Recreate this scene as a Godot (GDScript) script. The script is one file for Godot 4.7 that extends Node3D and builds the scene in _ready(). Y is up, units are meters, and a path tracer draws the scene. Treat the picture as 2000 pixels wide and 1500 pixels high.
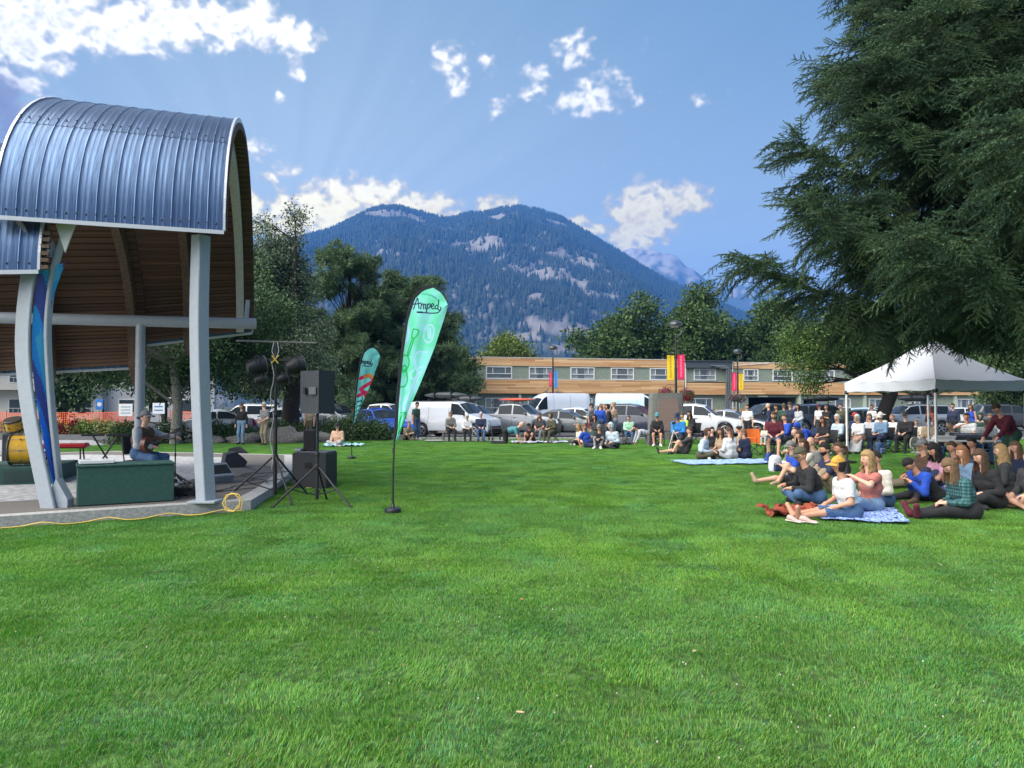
extends Node3D
# Evening concert on a park lawn: camera, sky and light first, then the setting, then the things.

var M := {}
var used := {}
var rng := RandomNumberGenerator.new()

# ---------- mesh building ----------
class B:
	var v := PackedVector3Array()
	var ix := PackedInt32Array()
	var uv := PackedVector2Array()
	var col := PackedColorArray()
	var c := Color(1, 1, 1)
	var tinted := false
	func p(a: Vector3, t := Vector2.ZERO) -> int:
		v.append(a)
		uv.append(t)
		col.append(c)
		return v.size() - 1
	func f(a: int, b: int, d: int) -> void:  # counter-clockwise seen from outside
		ix.append(a); ix.append(d); ix.append(b)
	func tri(a: Vector3, b: Vector3, d: Vector3) -> void:
		var n := v.size()
		p(a); p(b); p(d)
		f(n, n + 1, n + 2)
	func quad(a: Vector3, b: Vector3, d: Vector3, e: Vector3) -> void:
		var n := v.size()
		p(a, Vector2(0, 1)); p(b, Vector2(1, 1)); p(d, Vector2(1, 0)); p(e, Vector2(0, 0))
		f(n, n + 1, n + 2); f(n, n + 2, n + 3)
	func box(at: Vector3, s: Vector3, bs := Basis.IDENTITY) -> void:
		var h := s * 0.5
		var k: Array[Vector3] = []
		for i in 8:
			k.append(at + bs * Vector3(h.x if i & 1 else -h.x, h.y if i & 2 else -h.y, h.z if i & 4 else -h.z))
		quad(k[4], k[5], k[7], k[6]); quad(k[1], k[0], k[2], k[3]); quad(k[5], k[1], k[3], k[7])
		quad(k[0], k[4], k[6], k[2]); quad(k[6], k[7], k[3], k[2]); quad(k[0], k[1], k[5], k[4])
	func rbox(at: Vector3, s: Vector3, r: float, bs := Basis.IDENTITY) -> void:  # box with chamfered edges
		var h := s * 0.5
		r = minf(r, minf(h.x, minf(h.y, h.z)) * 0.95)
		var q := func(x: float, y: float, z: float) -> Vector3: return at + bs * Vector3(x, y, z)
		for ax in 3:
			for sg: float in [-1.0, 1.0]:
				var o: Array[Vector3] = []
				for cr in [[-1, -1], [1, -1], [1, 1], [-1, 1]]:
					var w := Vector3.ZERO
					w[ax] = h[ax] * sg
					w[(ax + 1) % 3] = (h[(ax + 1) % 3] - r) * cr[0]
					w[(ax + 2) % 3] = (h[(ax + 2) % 3] - r) * cr[1]
					o.append(at + bs * w)
				if sg > 0: quad(o[0], o[1], o[2], o[3])
				else: quad(o[3], o[2], o[1], o[0])
		for ax in 3:
			var b1 := (ax + 1) % 3
			var b2 := (ax + 2) % 3
			for s1: float in [-1.0, 1.0]:
				for s2: float in [-1.0, 1.0]:
					var o: Array[Vector3] = []
					for t in [[-1.0, 0], [1.0, 0], [1.0, 1], [-1.0, 1]]:
						var w := Vector3.ZERO
						w[ax] = (h[ax] - r) * t[0]
						w[b1] = (h[b1] - (0.0 if t[1] == 0 else r)) * s1
						w[b2] = (h[b2] - (r if t[1] == 0 else 0.0)) * s2
						o.append(at + bs * w)
					_eq(o, -s1 * s2)
		for s0: float in [-1.0, 1.0]:
			for s1: float in [-1.0, 1.0]:
				for s2: float in [-1.0, 1.0]:
					var a := at + bs * Vector3(h.x * s0, (h.y - r) * s1, (h.z - r) * s2)
					var b := at + bs * Vector3((h.x - r) * s0, h.y * s1, (h.z - r) * s2)
					var d := at + bs * Vector3((h.x - r) * s0, (h.y - r) * s1, h.z * s2)
					if s0 * s1 * s2 > 0: tri(a, b, d)
					else: tri(a, d, b)
	func _eq(o: Array[Vector3], sg: float) -> void:
		if sg > 0: quad(o[0], o[1], o[2], o[3])
		else: quad(o[3], o[2], o[1], o[0])
	func ring(rings: Array, closed := true, cap0 := true, cap1 := true) -> void:  # loft through rings of equal count, smooth
		var n: int = rings[0].size()
		var base := v.size()
		for k in rings.size():
			for j in n:
				p(rings[k][j], Vector2(float(j) / n, float(k) / maxf(1.0, rings.size() - 1)))
		for k in rings.size() - 1:
			for j in (n if closed else n - 1):
				var a := base + k * n + j
				var b := base + k * n + (j + 1) % n
				f(a, b, b + n); f(a, b + n, a + n)
		if closed and cap0: cap(rings[0], true)
		if closed and cap1: cap(rings[-1], false)
	func cap(r: PackedVector3Array, flip: bool) -> void:
		var m := Vector3.ZERO
		for q in r: m += q
		m /= r.size()
		var b := v.size()
		p(m)
		for q in r: p(q)
		for j in r.size():
			var a: int = b + 1 + j
			var d: int = b + 1 + (j + 1) % r.size()
			if flip: f(b, d, a)
			else: f(b, a, d)
	func tube(pts: Array, radii, seg := 8, caps := true) -> void:
		var rings := []
		var up := Vector3.UP
		var side := Vector3.ZERO
		for i in pts.size():
			var d: Vector3 = (pts[mini(i + 1, pts.size() - 1)] - pts[maxi(i - 1, 0)]).normalized()
			if side == Vector3.ZERO:
				side = d.cross(up if absf(d.y) < 0.9 else Vector3.RIGHT).normalized()
			side = (side - d * side.dot(d)).normalized()
			var other := d.cross(side)
			var r: float = radii if radii is float else radii[i]
			var o := PackedVector3Array()
			for j in seg:
				var a := TAU * j / seg
				o.append(pts[i] + (side * cos(a) + other * sin(a)) * r)
			rings.append(o)
		ring(rings, true, caps, caps)
	func lathe(prof: Array, seg := 16, at := Vector3.ZERO, bs := Basis.IDENTITY) -> void:  # profile of Vector2(radius, height), bottom to top
		var rings := []
		for q in prof:
			var o := PackedVector3Array()
			for j in seg:
				var a := -TAU * j / seg
				o.append(at + bs * Vector3(q.x * cos(a), q.y, q.x * sin(a)))
			rings.append(o)
		ring(rings)
	func prism(poly: PackedVector2Array, z0: float, z1: float, xf := Transform3D.IDENTITY) -> void:  # polygon (counter-clockwise) in x,y pulled along z, flat sides
		var t := Geometry2D.triangulate_polygon(poly)
		var b0 := v.size()
		for q in poly: p(xf * Vector3(q.x, q.y, z1))
		var b1 := v.size()
		for q in poly: p(xf * Vector3(q.x, q.y, z0))
		for i in range(0, t.size(), 3):
			var a := poly[t[i]]; var b := poly[t[i + 1]]; var d := poly[t[i + 2]]
			if (b - a).cross(d - a) > 0:
				f(b0 + t[i], b0 + t[i + 1], b0 + t[i + 2]); f(b1 + t[i], b1 + t[i + 2], b1 + t[i + 1])
			else:
				f(b0 + t[i], b0 + t[i + 2], b0 + t[i + 1]); f(b1 + t[i], b1 + t[i + 1], b1 + t[i + 2])
		for i in poly.size():
			var a := poly[i]; var b := poly[(i + 1) % poly.size()]
			quad(xf * Vector3(a.x, a.y, z1), xf * Vector3(a.x, a.y, z0), xf * Vector3(b.x, b.y, z0), xf * Vector3(b.x, b.y, z1))
	func grid(pts: Array) -> void:  # rows of equal length, counter-clockwise when columns run right and rows run up
		var n: int = pts[0].size()
		var base := v.size()
		for k in pts.size():
			for j in n: p(pts[k][j], Vector2(float(j) / (n - 1), float(k) / (pts.size() - 1)))
		for k in pts.size() - 1:
			for j in n - 1:
				var a := base + k * n + j
				f(a, a + 1, a + n + 1); f(a, a + n + 1, a + n)
	func slab(pts: Array, thick: Vector3) -> void:  # a grid with thickness
		grid(pts)
		var lo := []
		for r in pts:
			var o := []
			for q in r: o.push_front(q + thick)
			lo.append(o)
		grid(lo)
		var R := pts.size() - 1
		var C: int = pts[0].size() - 1
		for j in C:
			quad(pts[0][j] + thick, pts[0][j + 1] + thick, pts[0][j + 1], pts[0][j])
			quad(pts[R][j], pts[R][j + 1], pts[R][j + 1] + thick, pts[R][j] + thick)
		for k in R:
			quad(pts[k + 1][0], pts[k + 1][0] + thick, pts[k][0] + thick, pts[k][0])
			quad(pts[k][C], pts[k][C] + thick, pts[k + 1][C] + thick, pts[k + 1][C])
	func mesh() -> ArrayMesh:
		var nn := PackedVector3Array()
		nn.resize(v.size())
		for i in range(0, ix.size(), 3):
			var a := ix[i]; var b := ix[i + 2]; var d := ix[i + 1]
			var n := (v[b] - v[a]).cross(v[d] - v[a])
			nn[a] += n; nn[b] += n; nn[d] += n
		for i in nn.size(): nn[i] = nn[i].normalized() if nn[i].length_squared() > 0 else Vector3.UP
		var arr := []
		arr.resize(Mesh.ARRAY_MAX)
		arr[Mesh.ARRAY_VERTEX] = v
		arr[Mesh.ARRAY_NORMAL] = nn
		arr[Mesh.ARRAY_TEX_UV] = uv
		if tinted: arr[Mesh.ARRAY_COLOR] = col
		arr[Mesh.ARRAY_INDEX] = ix
		var m := ArrayMesh.new()
		m.add_surface_from_arrays(Mesh.PRIMITIVE_TRIANGLES, arr)
		return m

func numbered(called: String) -> String:
	var n: int = used.get(called, 0)
	used[called] = n + 1
	return called if n == 0 else "%s_%03d" % [called, n]

func part(parent: Node3D, called: String, b, m: Material, xf := Transform3D.IDENTITY) -> MeshInstance3D:
	var o := MeshInstance3D.new()
	o.name = called
	o.mesh = b.mesh() if b is B else b
	o.material_override = m
	o.transform = xf
	parent.add_child(o, true)
	return o

func thing(called: String, label: String, category: String, at := Vector3.ZERO, turn := 0.0, group := "") -> Node3D:
	var o := Node3D.new()
	o.name = numbered(called)
	add_child(o)
	o.position = at
	o.rotation.y = turn
	tag(o, label, category, group)
	return o

func tag(o: Node, label: String, category: String, group := "", kind := "") -> void:
	if label: o.set_meta("label", label)
	if category: o.set_meta("category", category)
	if group: o.set_meta("group", group)
	if kind: o.set_meta("kind", kind)

func single(called: String, label: String, category: String, b, m: Material, at := Vector3.ZERO, turn := 0.0, group := "") -> MeshInstance3D:
	var o := part(self, numbered(called), b, m)
	o.position = at
	o.rotation.y = turn
	tag(o, label, category, group)
	return o

func structure(called: String, b, m: Material, label := "") -> MeshInstance3D:
	var o := part(self, numbered(called), b, m)
	o.set_meta("kind", "structure")
	if label: o.set_meta("label", label)
	return o

func copy_of(o: Node3D, base: String, label: String, at: Vector3, turn: float) -> Node3D:
	var c: Node3D = o.duplicate()
	c.name = numbered(base)
	add_child(c)
	c.position = at
	c.rotation.y = turn
	c.set_meta("label", label)
	return c

# ---------- materials ----------
func mat(r: float, g: float, b: float, rough := 0.8, metal := 0.0) -> StandardMaterial3D:
	var k := "%.3f %.3f %.3f %.2f %.2f" % [r, g, b, rough, metal]
	if not M.has(k):
		var m := StandardMaterial3D.new()
		m.albedo_color = Color(r, g, b).linear_to_srgb()
		m.roughness = rough
		m.metallic = metal
		M[k] = m
	return M[k]

func noise(sd: int, freq: float, oct := 4, kind := FastNoiseLite.TYPE_SIMPLEX_SMOOTH) -> FastNoiseLite:
	var n := FastNoiseLite.new()
	n.seed = sd
	n.frequency = freq
	n.noise_type = kind
	n.fractal_octaves = oct
	return n

func noise_tex(sd: int, freq: float, lo: Color, hi: Color, size := 512, oct := 5, kind := FastNoiseLite.TYPE_SIMPLEX_SMOOTH) -> NoiseTexture2D:
	var t := NoiseTexture2D.new()
	t.width = size
	t.height = size
	t.seamless = true
	t.noise = noise(sd, freq, oct, kind)
	var g := Gradient.new()
	g.offsets = PackedFloat32Array([0.15, 0.85])
	g.colors = PackedColorArray([lo, hi])
	t.color_ramp = g
	return t

func grain(r: float, g: float, b: float, rough: float, vary: float, scale: float, sd := 1, relief := 0.0, metal := 0.0) -> StandardMaterial3D:  # a colour with mottled grain, laid in world space
	var m: StandardMaterial3D = mat(r, g, b, rough, metal).duplicate()
	var key := "grain %d %.2f" % [sd, vary]
	if not M.has(key):
		M[key] = noise_tex(sd, 0.02, Color(1.0 - vary, 1.0 - vary, 1.0 - vary), Color(1, 1, 1), 512, 6)
	m.albedo_texture = M[key]
	m.uv1_triplanar = true
	m.uv1_world_triplanar = true
	m.uv1_scale = Vector3.ONE * scale
	if relief > 0:
		m.heightmap_enabled = true
		m.heightmap_texture = M[key]
		m.heightmap_scale = relief
	return m

func tinted(rough := 0.8, metal := 0.0) -> StandardMaterial3D:
	var k := "tinted %.2f %.2f" % [rough, metal]
	if not M.has(k):
		var m := StandardMaterial3D.new()
		m.vertex_color_use_as_albedo = true
		m.roughness = rough
		m.metallic = metal
		M[k] = m
	return M[k]

func glass(r: float, g: float, b: float, alpha: float) -> StandardMaterial3D:
	var m := StandardMaterial3D.new()
	var c := Color(r, g, b).linear_to_srgb()
	m.albedo_color = Color(c.r, c.g, c.b, alpha)
	m.transparency = BaseMaterial3D.TRANSPARENCY_ALPHA
	m.roughness = 0.03
	return m

# ---------- sky ----------
# clouds in view: azimuth, elevation, half width, half height (degrees), weight
const CLOUDS := [
	[-35.0, 23.6, 4.6, 3.2, 1.3], [-31.6, 24.2, 3.6, 1.9, 1.2], [-28.0, 24.6, 3.4, 1.6, 1.1], [-24.6, 25.4, 3.2, 1.5, 1.2], [-22.0, 25.8, 2.4, 1.5, 1.2], [-19.2, 26.2, 1.7, 1.5, 1.15], [-16.6, 25.8, 2.0, 1.1, 1.1],
	[-37.0, 19.0, 4.6, 3.6, 1.2], [-42.0, 22.0, 6.0, 4.5, 1.2], [-16.2, 23.6, 0.6, 0.7, 0.9], [-17.6, 21.6, 0.5, 0.4, 0.8],
	[-4.8, 25.0, 1.5, 1.1, 0.76], [-4.2, 23.8, 0.9, 1.1, 0.68], [-2.2, 24.8, 0.9, 0.7, 0.64], [4.7, 25.8, 1.5, 1.1, 0.76], [1.9, 23.9, 0.9, 1.0, 0.64], [1.2, 22.9, 1.3, 0.6, 0.68], [6.1, 22.6, 2.5, 1.2, 0.8], [7.6, 23.2, 1.2, 1.3, 0.64], [-1.1, 21.9, 0.9, 0.6, 0.64], [14.2, 21.8, 0.8, 0.5, 0.72], [9.4, 22.3, 0.7, 0.5, 0.56],
	[10.0, 14.2, 2.4, 2.3, 1.3], [12.6, 15.2, 2.3, 1.2, 1.1], [9.3, 12.8, 1.9, 1.6, 1.1], [5.6, 13.4, 1.4, 0.9, 0.9],
	[-14.6, 14.4, 3.2, 1.6, 1.15], [-11.4, 15.5, 3.6, 1.4, 1.15], [-7.4, 15.0, 3.4, 1.1, 1.1], [-17.0, 13.2, 2.6, 1.5, 1.1], [-12.5, 13.0, 6.0, 1.6, 1.2], [-1.2, 15.2, 1.6, 0.6, 1.0], [-18.9, 18.2, 0.9, 0.8, 0.85], [-17.0, 17.0, 0.9, 0.5, 0.85], [-18.5, 16.2, 1.0, 0.5, 0.8], [-20.5, 13.6, 3.4, 1.8, 1.0],
]
const SUN_AZ := -17.0
const SUN_EL := 9.5
var n_a: FastNoiseLite
var n_b: FastNoiseLite

func sky_at(az: float, el: float) -> Color:
	var e := maxf(el, 0.0)
	var k := clampf(e / 90.0, 0.0, 1.0)
	var t := 1.0 - exp(-pow(e / 17.0, 2.0))
	var low := Color(0.86, 0.96, 0.82)
	var mid := Color(0.105, 0.245, 0.40)
	var c := low.lerp(mid, t).lerp(Color(0.08, 0.19, 0.40), clampf((e - 25.0) / 65.0, 0, 1))
	var da := wrapf(az - SUN_AZ, -180.0, 180.0) * cos(deg_to_rad(e))
	var de := el - SUN_EL
	var ds := sqrt(da * da + de * de)
	var glow := exp(-ds / 20.0)
	c = c.lerp(Color(0.82, 0.95, 0.86), glow * 0.85)
	# faint beams fanning out from the hidden sun
	var beam := n_a.get_noise_2d(rad_to_deg(atan2(de, da)) * 3.2, 11.0)
	c *= 1.0 + 0.10 * beam * exp(-ds / 24.0) * smoothstep(3.0, 9.0, ds)
	# clouds
	var x := az * cos(deg_to_rad(e * 0.6))
	var warp := n_b.get_noise_2d(x * 9.0 + 300.0, e * 9.0) * 0.9
	var fine := n_b.get_noise_2d(x * 22.0 + warp * 12.0, e * 30.0 + warp * 12.0)
	var d := -0.4
	for q in CLOUDS:
		var u: float = (wrapf(az - q[0], -180.0, 180.0) + warp * 0.5) / q[2]
		if absf(u) > 1.5: continue
		var w: float = (e - q[1] + warp * 0.4) / q[3]
		var r := u * u + w * w
		if r < 2.2: d = maxf(d, q[4] * (1.0 - r * 0.62))
	if absf(az) > 36.5 or e > 29.5:  # beyond the frame the same broken cloud goes on
		var wide := n_a.get_noise_2d(x * 1.6 + 70.0, e * 2.6 + 40.0) + 0.35 * n_a.get_noise_2d(x * 5.0, e * 7.0 + 90.0)
		var edge := clampf(maxf((absf(az) - 36.5) / 6.0, (e - 29.5) / 5.0), 0, 1)
		d = maxf(d, (wide * 2.6 - 0.05) * edge)
	var wisp := n_b.get_noise_2d(x * 60.0 + warp * 30.0, e * 75.0 - warp * 20.0)
	var dens := d * 0.85 + fine * 0.8 + wisp * 0.20 + warp * 0.15 - 0.05
	var a := smoothstep(0.0, 0.8, dens)
	if a > 0.0:
		var near := exp(-ds / 20.0)
		var thick := smoothstep(0.5, 1.3, dens + 0.35 * warp - 0.25 * wisp)
		var gold := smoothstep(20.0, 14.0, e)
		var rim := Color(1.0, 0.92, 0.76).lerp(Color(1.0, 0.74, 0.22), gold) * (0.95 + 0.35 * near)
		var core := Color(1.0, 0.96, 0.84).lerp(Color(1.0, 0.88, 0.42), gold) * (1.4 + 0.9 * near)
		var cc := rim.lerp(core, smoothstep(0.25, 0.9, dens))
		cc = cc.lerp(Color(0.62, 0.60, 0.62).lerp(Color(0.85, 0.62, 0.30), gold) * (0.95 + 0.3 * near), thick * clampf(ds / 30.0, 0.1, 0.7) * (0.6 + 0.6 * wisp + 0.4 * fine))
		if az < -33.0 and e < 21.5:  # the thick grey underside at the left
			cc = cc.lerp(Color(0.27, 0.26, 0.31), smoothstep(21.5, 19.6, e + fine * 1.6) * smoothstep(-32.5, -34.0, az) * 0.9)
		c = c.lerp(cc, a)
	return Color(c.r, c.g, c.b, 1.0)

func make_sky() -> ImageTexture:
	n_a = noise(3, 0.05, 3)
	n_b = noise(8, 0.03, 5)
	# the picture's left edge looks along -z, its columns run clockwise seen from above
	var lo := Image.create(720, 180, false, Image.FORMAT_RGBAF)
	for y in 180:
		for x in 720: lo.set_pixel(x, y, sky_at(wrapf((x + 0.5) / 2.0, -180.0, 180.0), 90.0 - (y + 0.5) / 2.0))
	lo.resize(4096, 1024, Image.INTERPOLATE_BILINEAR)
	var im := Image.create(4096, 2048, false, Image.FORMAT_RGBAF)
	im.fill(Color(0.30, 0.36, 0.36))
	im.blit_rect(lo, Rect2i(0, 0, 4096, 1024), Vector2i.ZERO)
	var s := 4096.0 / 360.0
	for y in range(int((90.0 - 33.0) * s), 1024):
		for x in range(int(-44.0 * s), int(44.0 * s)):
			im.set_pixel(posmod(x, 4096), y, sky_at((x + 0.5) / s, 90.0 - (y + 0.5) / s))
	return ImageTexture.create_from_image(im)

func _ready() -> void:
	rng.seed = 20
	# camera, sky, light, exposure
	var cam := Camera3D.new()
	cam.name = "camera"
	add_child(cam)
	cam.position = Vector3(0, 1.65, 0)
	cam.rotation.x = deg_to_rad(1.652)
	cam.fov = 54.51
	cam.near = 0.05
	cam.far = 12000.0
	cam.current = true
	var env := Environment.new()
	env.background_mode = Environment.BG_SKY
	var sky := Sky.new()
	var pano := PanoramaSkyMaterial.new()
	pano.panorama = make_sky()
	sky.sky_material = pano
	env.sky = sky
	env.background_energy_multiplier = 0.43
	env.tonemap_mode = Environment.TONE_MAPPER_LINEAR
	env.tonemap_exposure = 2.6
	env.sdfgi_enabled = true
	env.ssao_enabled = true
	env.ssil_enabled = true
	env.fog_enabled = true
	env.fog_density = 0.00017
	env.fog_light_color = Color(0.28, 0.58, 1.0)
	var we := WorldEnvironment.new()
	we.name = "world"
	we.environment = env
	add_child(we)
	var sun := DirectionalLight3D.new()
	sun.name = "sun"
	add_child(sun)
	sun.light_color = Color(1.0, 0.97, 0.92)
	sun.light_energy = 1.6
	sun.light_angular_distance = 85.0
	sun.shadow_enabled = true
	sun.look_at_from_position(Vector3(-6.6, 6.6, 3.8), Vector3.ZERO)
	# the setting, then the things
	var steps: Array[Callable] = [make_ground, make_mountains, make_lodge, make_trees, make_pavilion, make_gear, make_flags, make_park, make_vehicles, make_people]
	for s: Callable in steps:
		if has_method(s.get_method()):
			var t0 := Time.get_ticks_msec()
			s.call()
			print(s.get_method(), " ", Time.get_ticks_msec() - t0)

# ---------- ground ----------
func sheet(x0: float, z0: float, x1: float, z1: float, y: float) -> B:
	var b := B.new()
	b.quad(Vector3(x0, y, z1), Vector3(x1, y, z1), Vector3(x1, y, z0), Vector3(x0, y, z0))
	return b

func poly_sheet(pts: Array, y: float) -> B:  # points as x, z
	var b := B.new()
	var poly := PackedVector2Array()
	for q in pts: poly.append(Vector2(q[0], -q[1]))
	var t := Geometry2D.triangulate_polygon(poly)
	for q in poly: b.p(Vector3(q.x, y, -q.y))
	for i in range(0, t.size(), 3):
		var s := (poly[t[i + 1]] - poly[t[i]]).cross(poly[t[i + 2]] - poly[t[i]])
		if s > 0: b.f(t[i], t[i + 1], t[i + 2])
		else: b.f(t[i], t[i + 2], t[i + 1])
	return b

const LAWN := [[-60.0, 30.0], [70.0, 30.0], [70.0, -36.4], [-4.6, -36.4], [-9.0, -34.2], [-14.0, -33.0], [-18.0, -30.0], [-16.0, -26.0], [-12.0, -24.0], [-20.0, -21.0], [-60.0, -14.0]]
const SLAB := [[-14.0, -6.6], [-6.85, -10.02], [-4.1, -11.75], [-4.35, -13.6], [-5.2, -18.0], [-6.6, -22.6], [-13.0, -24.4], [-24.0, -19.0]]  # stage floor outline

func inside(pts: Array, x: float, z: float) -> bool:
	var poly := PackedVector2Array()
	for q in pts: poly.append(Vector2(q[0], q[1]))
	return Geometry2D.is_point_in_polygon(Vector2(x, z), poly)

func make_ground() -> void:
	structure("ground", sheet(-7000, -7000, 7000, 3000, -0.03), grain(0.045, 0.06, 0.035, 0.95, 0.4, 0.02, 2), "flat valley floor reaching to the mountains")
	var asphalt := grain(0.085, 0.088, 0.095, 0.85, 0.45, 0.35, 3, 0.3)
	structure("parking_lot", sheet(-40, -68, 90, -36.0, -0.012), asphalt, "grey asphalt car park behind the lawn")
	var pale := grain(0.36, 0.37, 0.39, 0.85, 0.3, 0.22, 4, 0.3)
	structure("street", poly_sheet([[-70, -16.5], [-20.5, -21.4], [-13.0, -26.5], [-17.5, -32.0], [-24.0, -41.5], [-70, -40.0]], -0.016), pale, "pale asphalt street passing behind the stage")
	var soil := grain(0.085, 0.185, 0.038, 0.95, 0.5, 0.8, 5)
	structure("lawn", poly_sheet(LAWN, 0.0), soil, "mown green lawn in front of the stage")
	# kerb along the car park
	var kb := B.new()
	var kp := [Vector3(70, 0, -36.6), Vector3(-4.7, 0, -36.6), Vector3(-9.1, 0, -34.4), Vector3(-14.1, 0, -33.2)]
	for i in kp.size() - 1:
		var a: Vector3 = kp[i]
		var d: Vector3 = kp[i + 1]
		var w := (d - a).cross(Vector3.UP).normalized() * 0.12
		kb.quad(a - w + Vector3.UP * 0.1, a + w + Vector3.UP * 0.1, d + w + Vector3.UP * 0.1, d - w + Vector3.UP * 0.1)
		kb.quad(a + w + Vector3.UP * 0.1, a - w + Vector3.UP * 0.1, a - w + Vector3.DOWN * 0.05, a + w + Vector3.DOWN * 0.05)
		for s: float in [-1.0, 1.0]:
			var e := w * s
			if s < 0: kb.quad(d + e + Vector3.DOWN * 0.05, a + e + Vector3.DOWN * 0.05, a + e + Vector3.UP * 0.1, d + e + Vector3.UP * 0.1)
			else: kb.quad(a + e + Vector3.DOWN * 0.05, d + e + Vector3.DOWN * 0.05, d + e + Vector3.UP * 0.1, a + e + Vector3.UP * 0.1)
	structure("kerb", kb, grain(0.42, 0.42, 0.41, 0.9, 0.35, 0.6, 6), "pale concrete kerb along the far lawn edge")
	# painted bay lines in the car park
	var bl := B.new()
	for i in 26:
		var x := -10.0 + i * 2.8
		bl.quad(Vector3(x, -0.006, -37.4), Vector3(x + 0.1, -0.006, -37.4), Vector3(x + 0.1, -0.006, -42.2), Vector3(x, -0.006, -42.2))
	var bay := structure("bay_markings", bl, grain(0.6, 0.6, 0.58, 0.8, 0.5, 0.9, 7), "white painted parking bay lines")
	bay.name = "road_marking"
	# grass blades: a few patch shapes, set over the lawn in view
	var g := rng
	var shapes: Array[ArrayMesh] = []
	var S := 0.36
	for k in 6:
		var b := B.new()
		b.tinted = true
		var lean := Vector3(g.randf_range(-1, 1), 0, g.randf_range(-1, 1)) * 0.35
		for i in 1000:
			var at := Vector3(g.randf_range(-S, S) * 0.58, 0, g.randf_range(-S, S) * 0.58)
			var h := g.randf_range(0.014, 0.036)
			var an := g.randf() * TAU
			var w := Vector3(cos(an), 0, sin(an)) * g.randf_range(0.0014, 0.0026)
			var out := (Vector3(cos(an + 1.57), 0, sin(an + 1.57)) * g.randf_range(-0.9, 0.9) + lean) * h
			var t := g.randf()
			b.c = Color(0.088, 0.250, 0.034).lerp(Color(0.190, 0.360, 0.075), t)
			if g.randf() < 0.05: b.c = Color(0.26, 0.27, 0.12)
			elif g.randf() < 0.14: b.c = Color(0.085, 0.28, 0.11)
			var n := b.v.size()
			b.p(at - w); b.p(at + w)
			var m := at + Vector3.UP * h * 0.6 + out * 0.4
			b.p(m + w * 0.8); b.p(m - w * 0.8)
			b.p(at + Vector3.UP * h * 0.95 + out)
			b.f(n, n + 1, n + 2); b.f(n, n + 2, n + 3); b.f(n + 3, n + 2, n + 4)
		shapes.append(b.mesh())
	var mt: StandardMaterial3D = tinted(0.55).duplicate()
	mt.metallic_specular = 0.35
	mt.backlight_enabled = true
	mt.backlight = Color(0.55, 0.75, 0.35)
	var lists := [[], [], [], [], [], []]
	var nz := noise(31, 0.22, 3)
	var nw := noise(33, 0.9, 3)
	var lawn := PackedVector2Array()
	for q in LAWN: lawn.append(Vector2(q[0], q[1]))
	var slab := PackedVector2Array()
	for q in SLAB: slab.append(Vector2(q[0], q[1]))
	var z := -1.6
	while z > -36.2:
		var half := -z * 0.72 + 2.2
		var step := 0.30
		var x := -half
		while x < half:
			var px := x + g.randf_range(-0.08, 0.08)
			var pz := z + g.randf_range(-0.08, 0.08)
			x += step
			var q := Vector2(px, pz)
			if not Geometry2D.is_point_in_polygon(q, lawn) or Geometry2D.is_point_in_polygon(q, slab): continue
			var a := nz.get_noise_2d(px * 1.1, pz * 1.1)
			var c := nw.get_noise_2d(px, pz)
			var s := 1.0 + 0.22 * c + g.randf_range(-0.12, 0.12)
			var tilt := Vector3(nw.get_noise_2d(px + 50, pz), 0, nw.get_noise_2d(px, pz + 50)) * 0.5
			var bs := Basis(Vector3.UP, g.randi_range(0, 3) * PI / 2 + g.randf_range(-0.3, 0.3))
			bs = bs.scaled(Vector3(1, s, 1))
			bs.y = bs.y + tilt * s
			var col := Color(1, 1, 1).lerp(Color(1.22, 1.12, 0.80), clampf(a * 1.2 + 0.35, 0, 1)).lerp(Color(0.80, 0.98, 1.40), clampf(-c * 1.8 - 0.14, 0, 0.8))
			col = col * (1.0 + 0.16 * g.randf_range(-1, 1) + 0.22 * nw.get_noise_2d(px * 2.3 + 90, pz * 3.1))
			lists[g.randi() % 6].append([Transform3D(bs, Vector3(px, 0.001, pz)), col])
		z -= 0.30
	var lawn_grass := Node3D.new()
	lawn_grass.name = "grass"
	add_child(lawn_grass)
	tag(lawn_grass, "short mown green grass covering the lawn", "grass", "", "stuff")
	for k in 6: scatter(lawn_grass, "grass_blades", shapes[k], lists[k], mt)
	# clover heads in the near grass
	var cb := B.new()
	cb.tinted = true
	cb.c = Color(0.46, 0.45, 0.36)
	cb.lathe([Vector2(0.001, 0.0), Vector2(0.006, 0.004), Vector2(0.0065, 0.010), Vector2(0.003, 0.015), Vector2(0.0005, 0.016)], 7, Vector3(0, 0.042, 0))
	cb.c = Color(0.08, 0.18, 0.04)
	cb.tube([Vector3.ZERO, Vector3(0, 0.045, 0)], 0.0012, 4, false)
	var cl := []
	for i in 420:
		var zz := -g.randf_range(2.6, 9.5)
		var xx := g.randf_range(-0.7, 0.75) * -zz
		var cluster := nz.get_noise_2d(xx * 3.0 + 200, zz * 3.0) + (0.5 if xx > 0.3 and xx < 2.6 and zz > -4.6 else 0.0)
		if cluster < 0.12: continue
		if inside(SLAB, xx, zz): continue
		cl.append([Transform3D(Basis(Vector3.RIGHT, g.randf_range(-0.4, 0.4)).scaled(Vector3.ONE * g.randf_range(0.45, 0.9)), Vector3(xx, 0, zz)), Color(1, 1, 1) * g.randf_range(0.75, 1.05)])
	var cn := scatter(self, "clover_flowers", cb.mesh(), cl, tinted(0.9))
	tag(cn, "tiny white clover heads scattered in the near grass", "clover", "", "stuff")
	# fallen leaves on the lawn
	var k := 0
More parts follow.
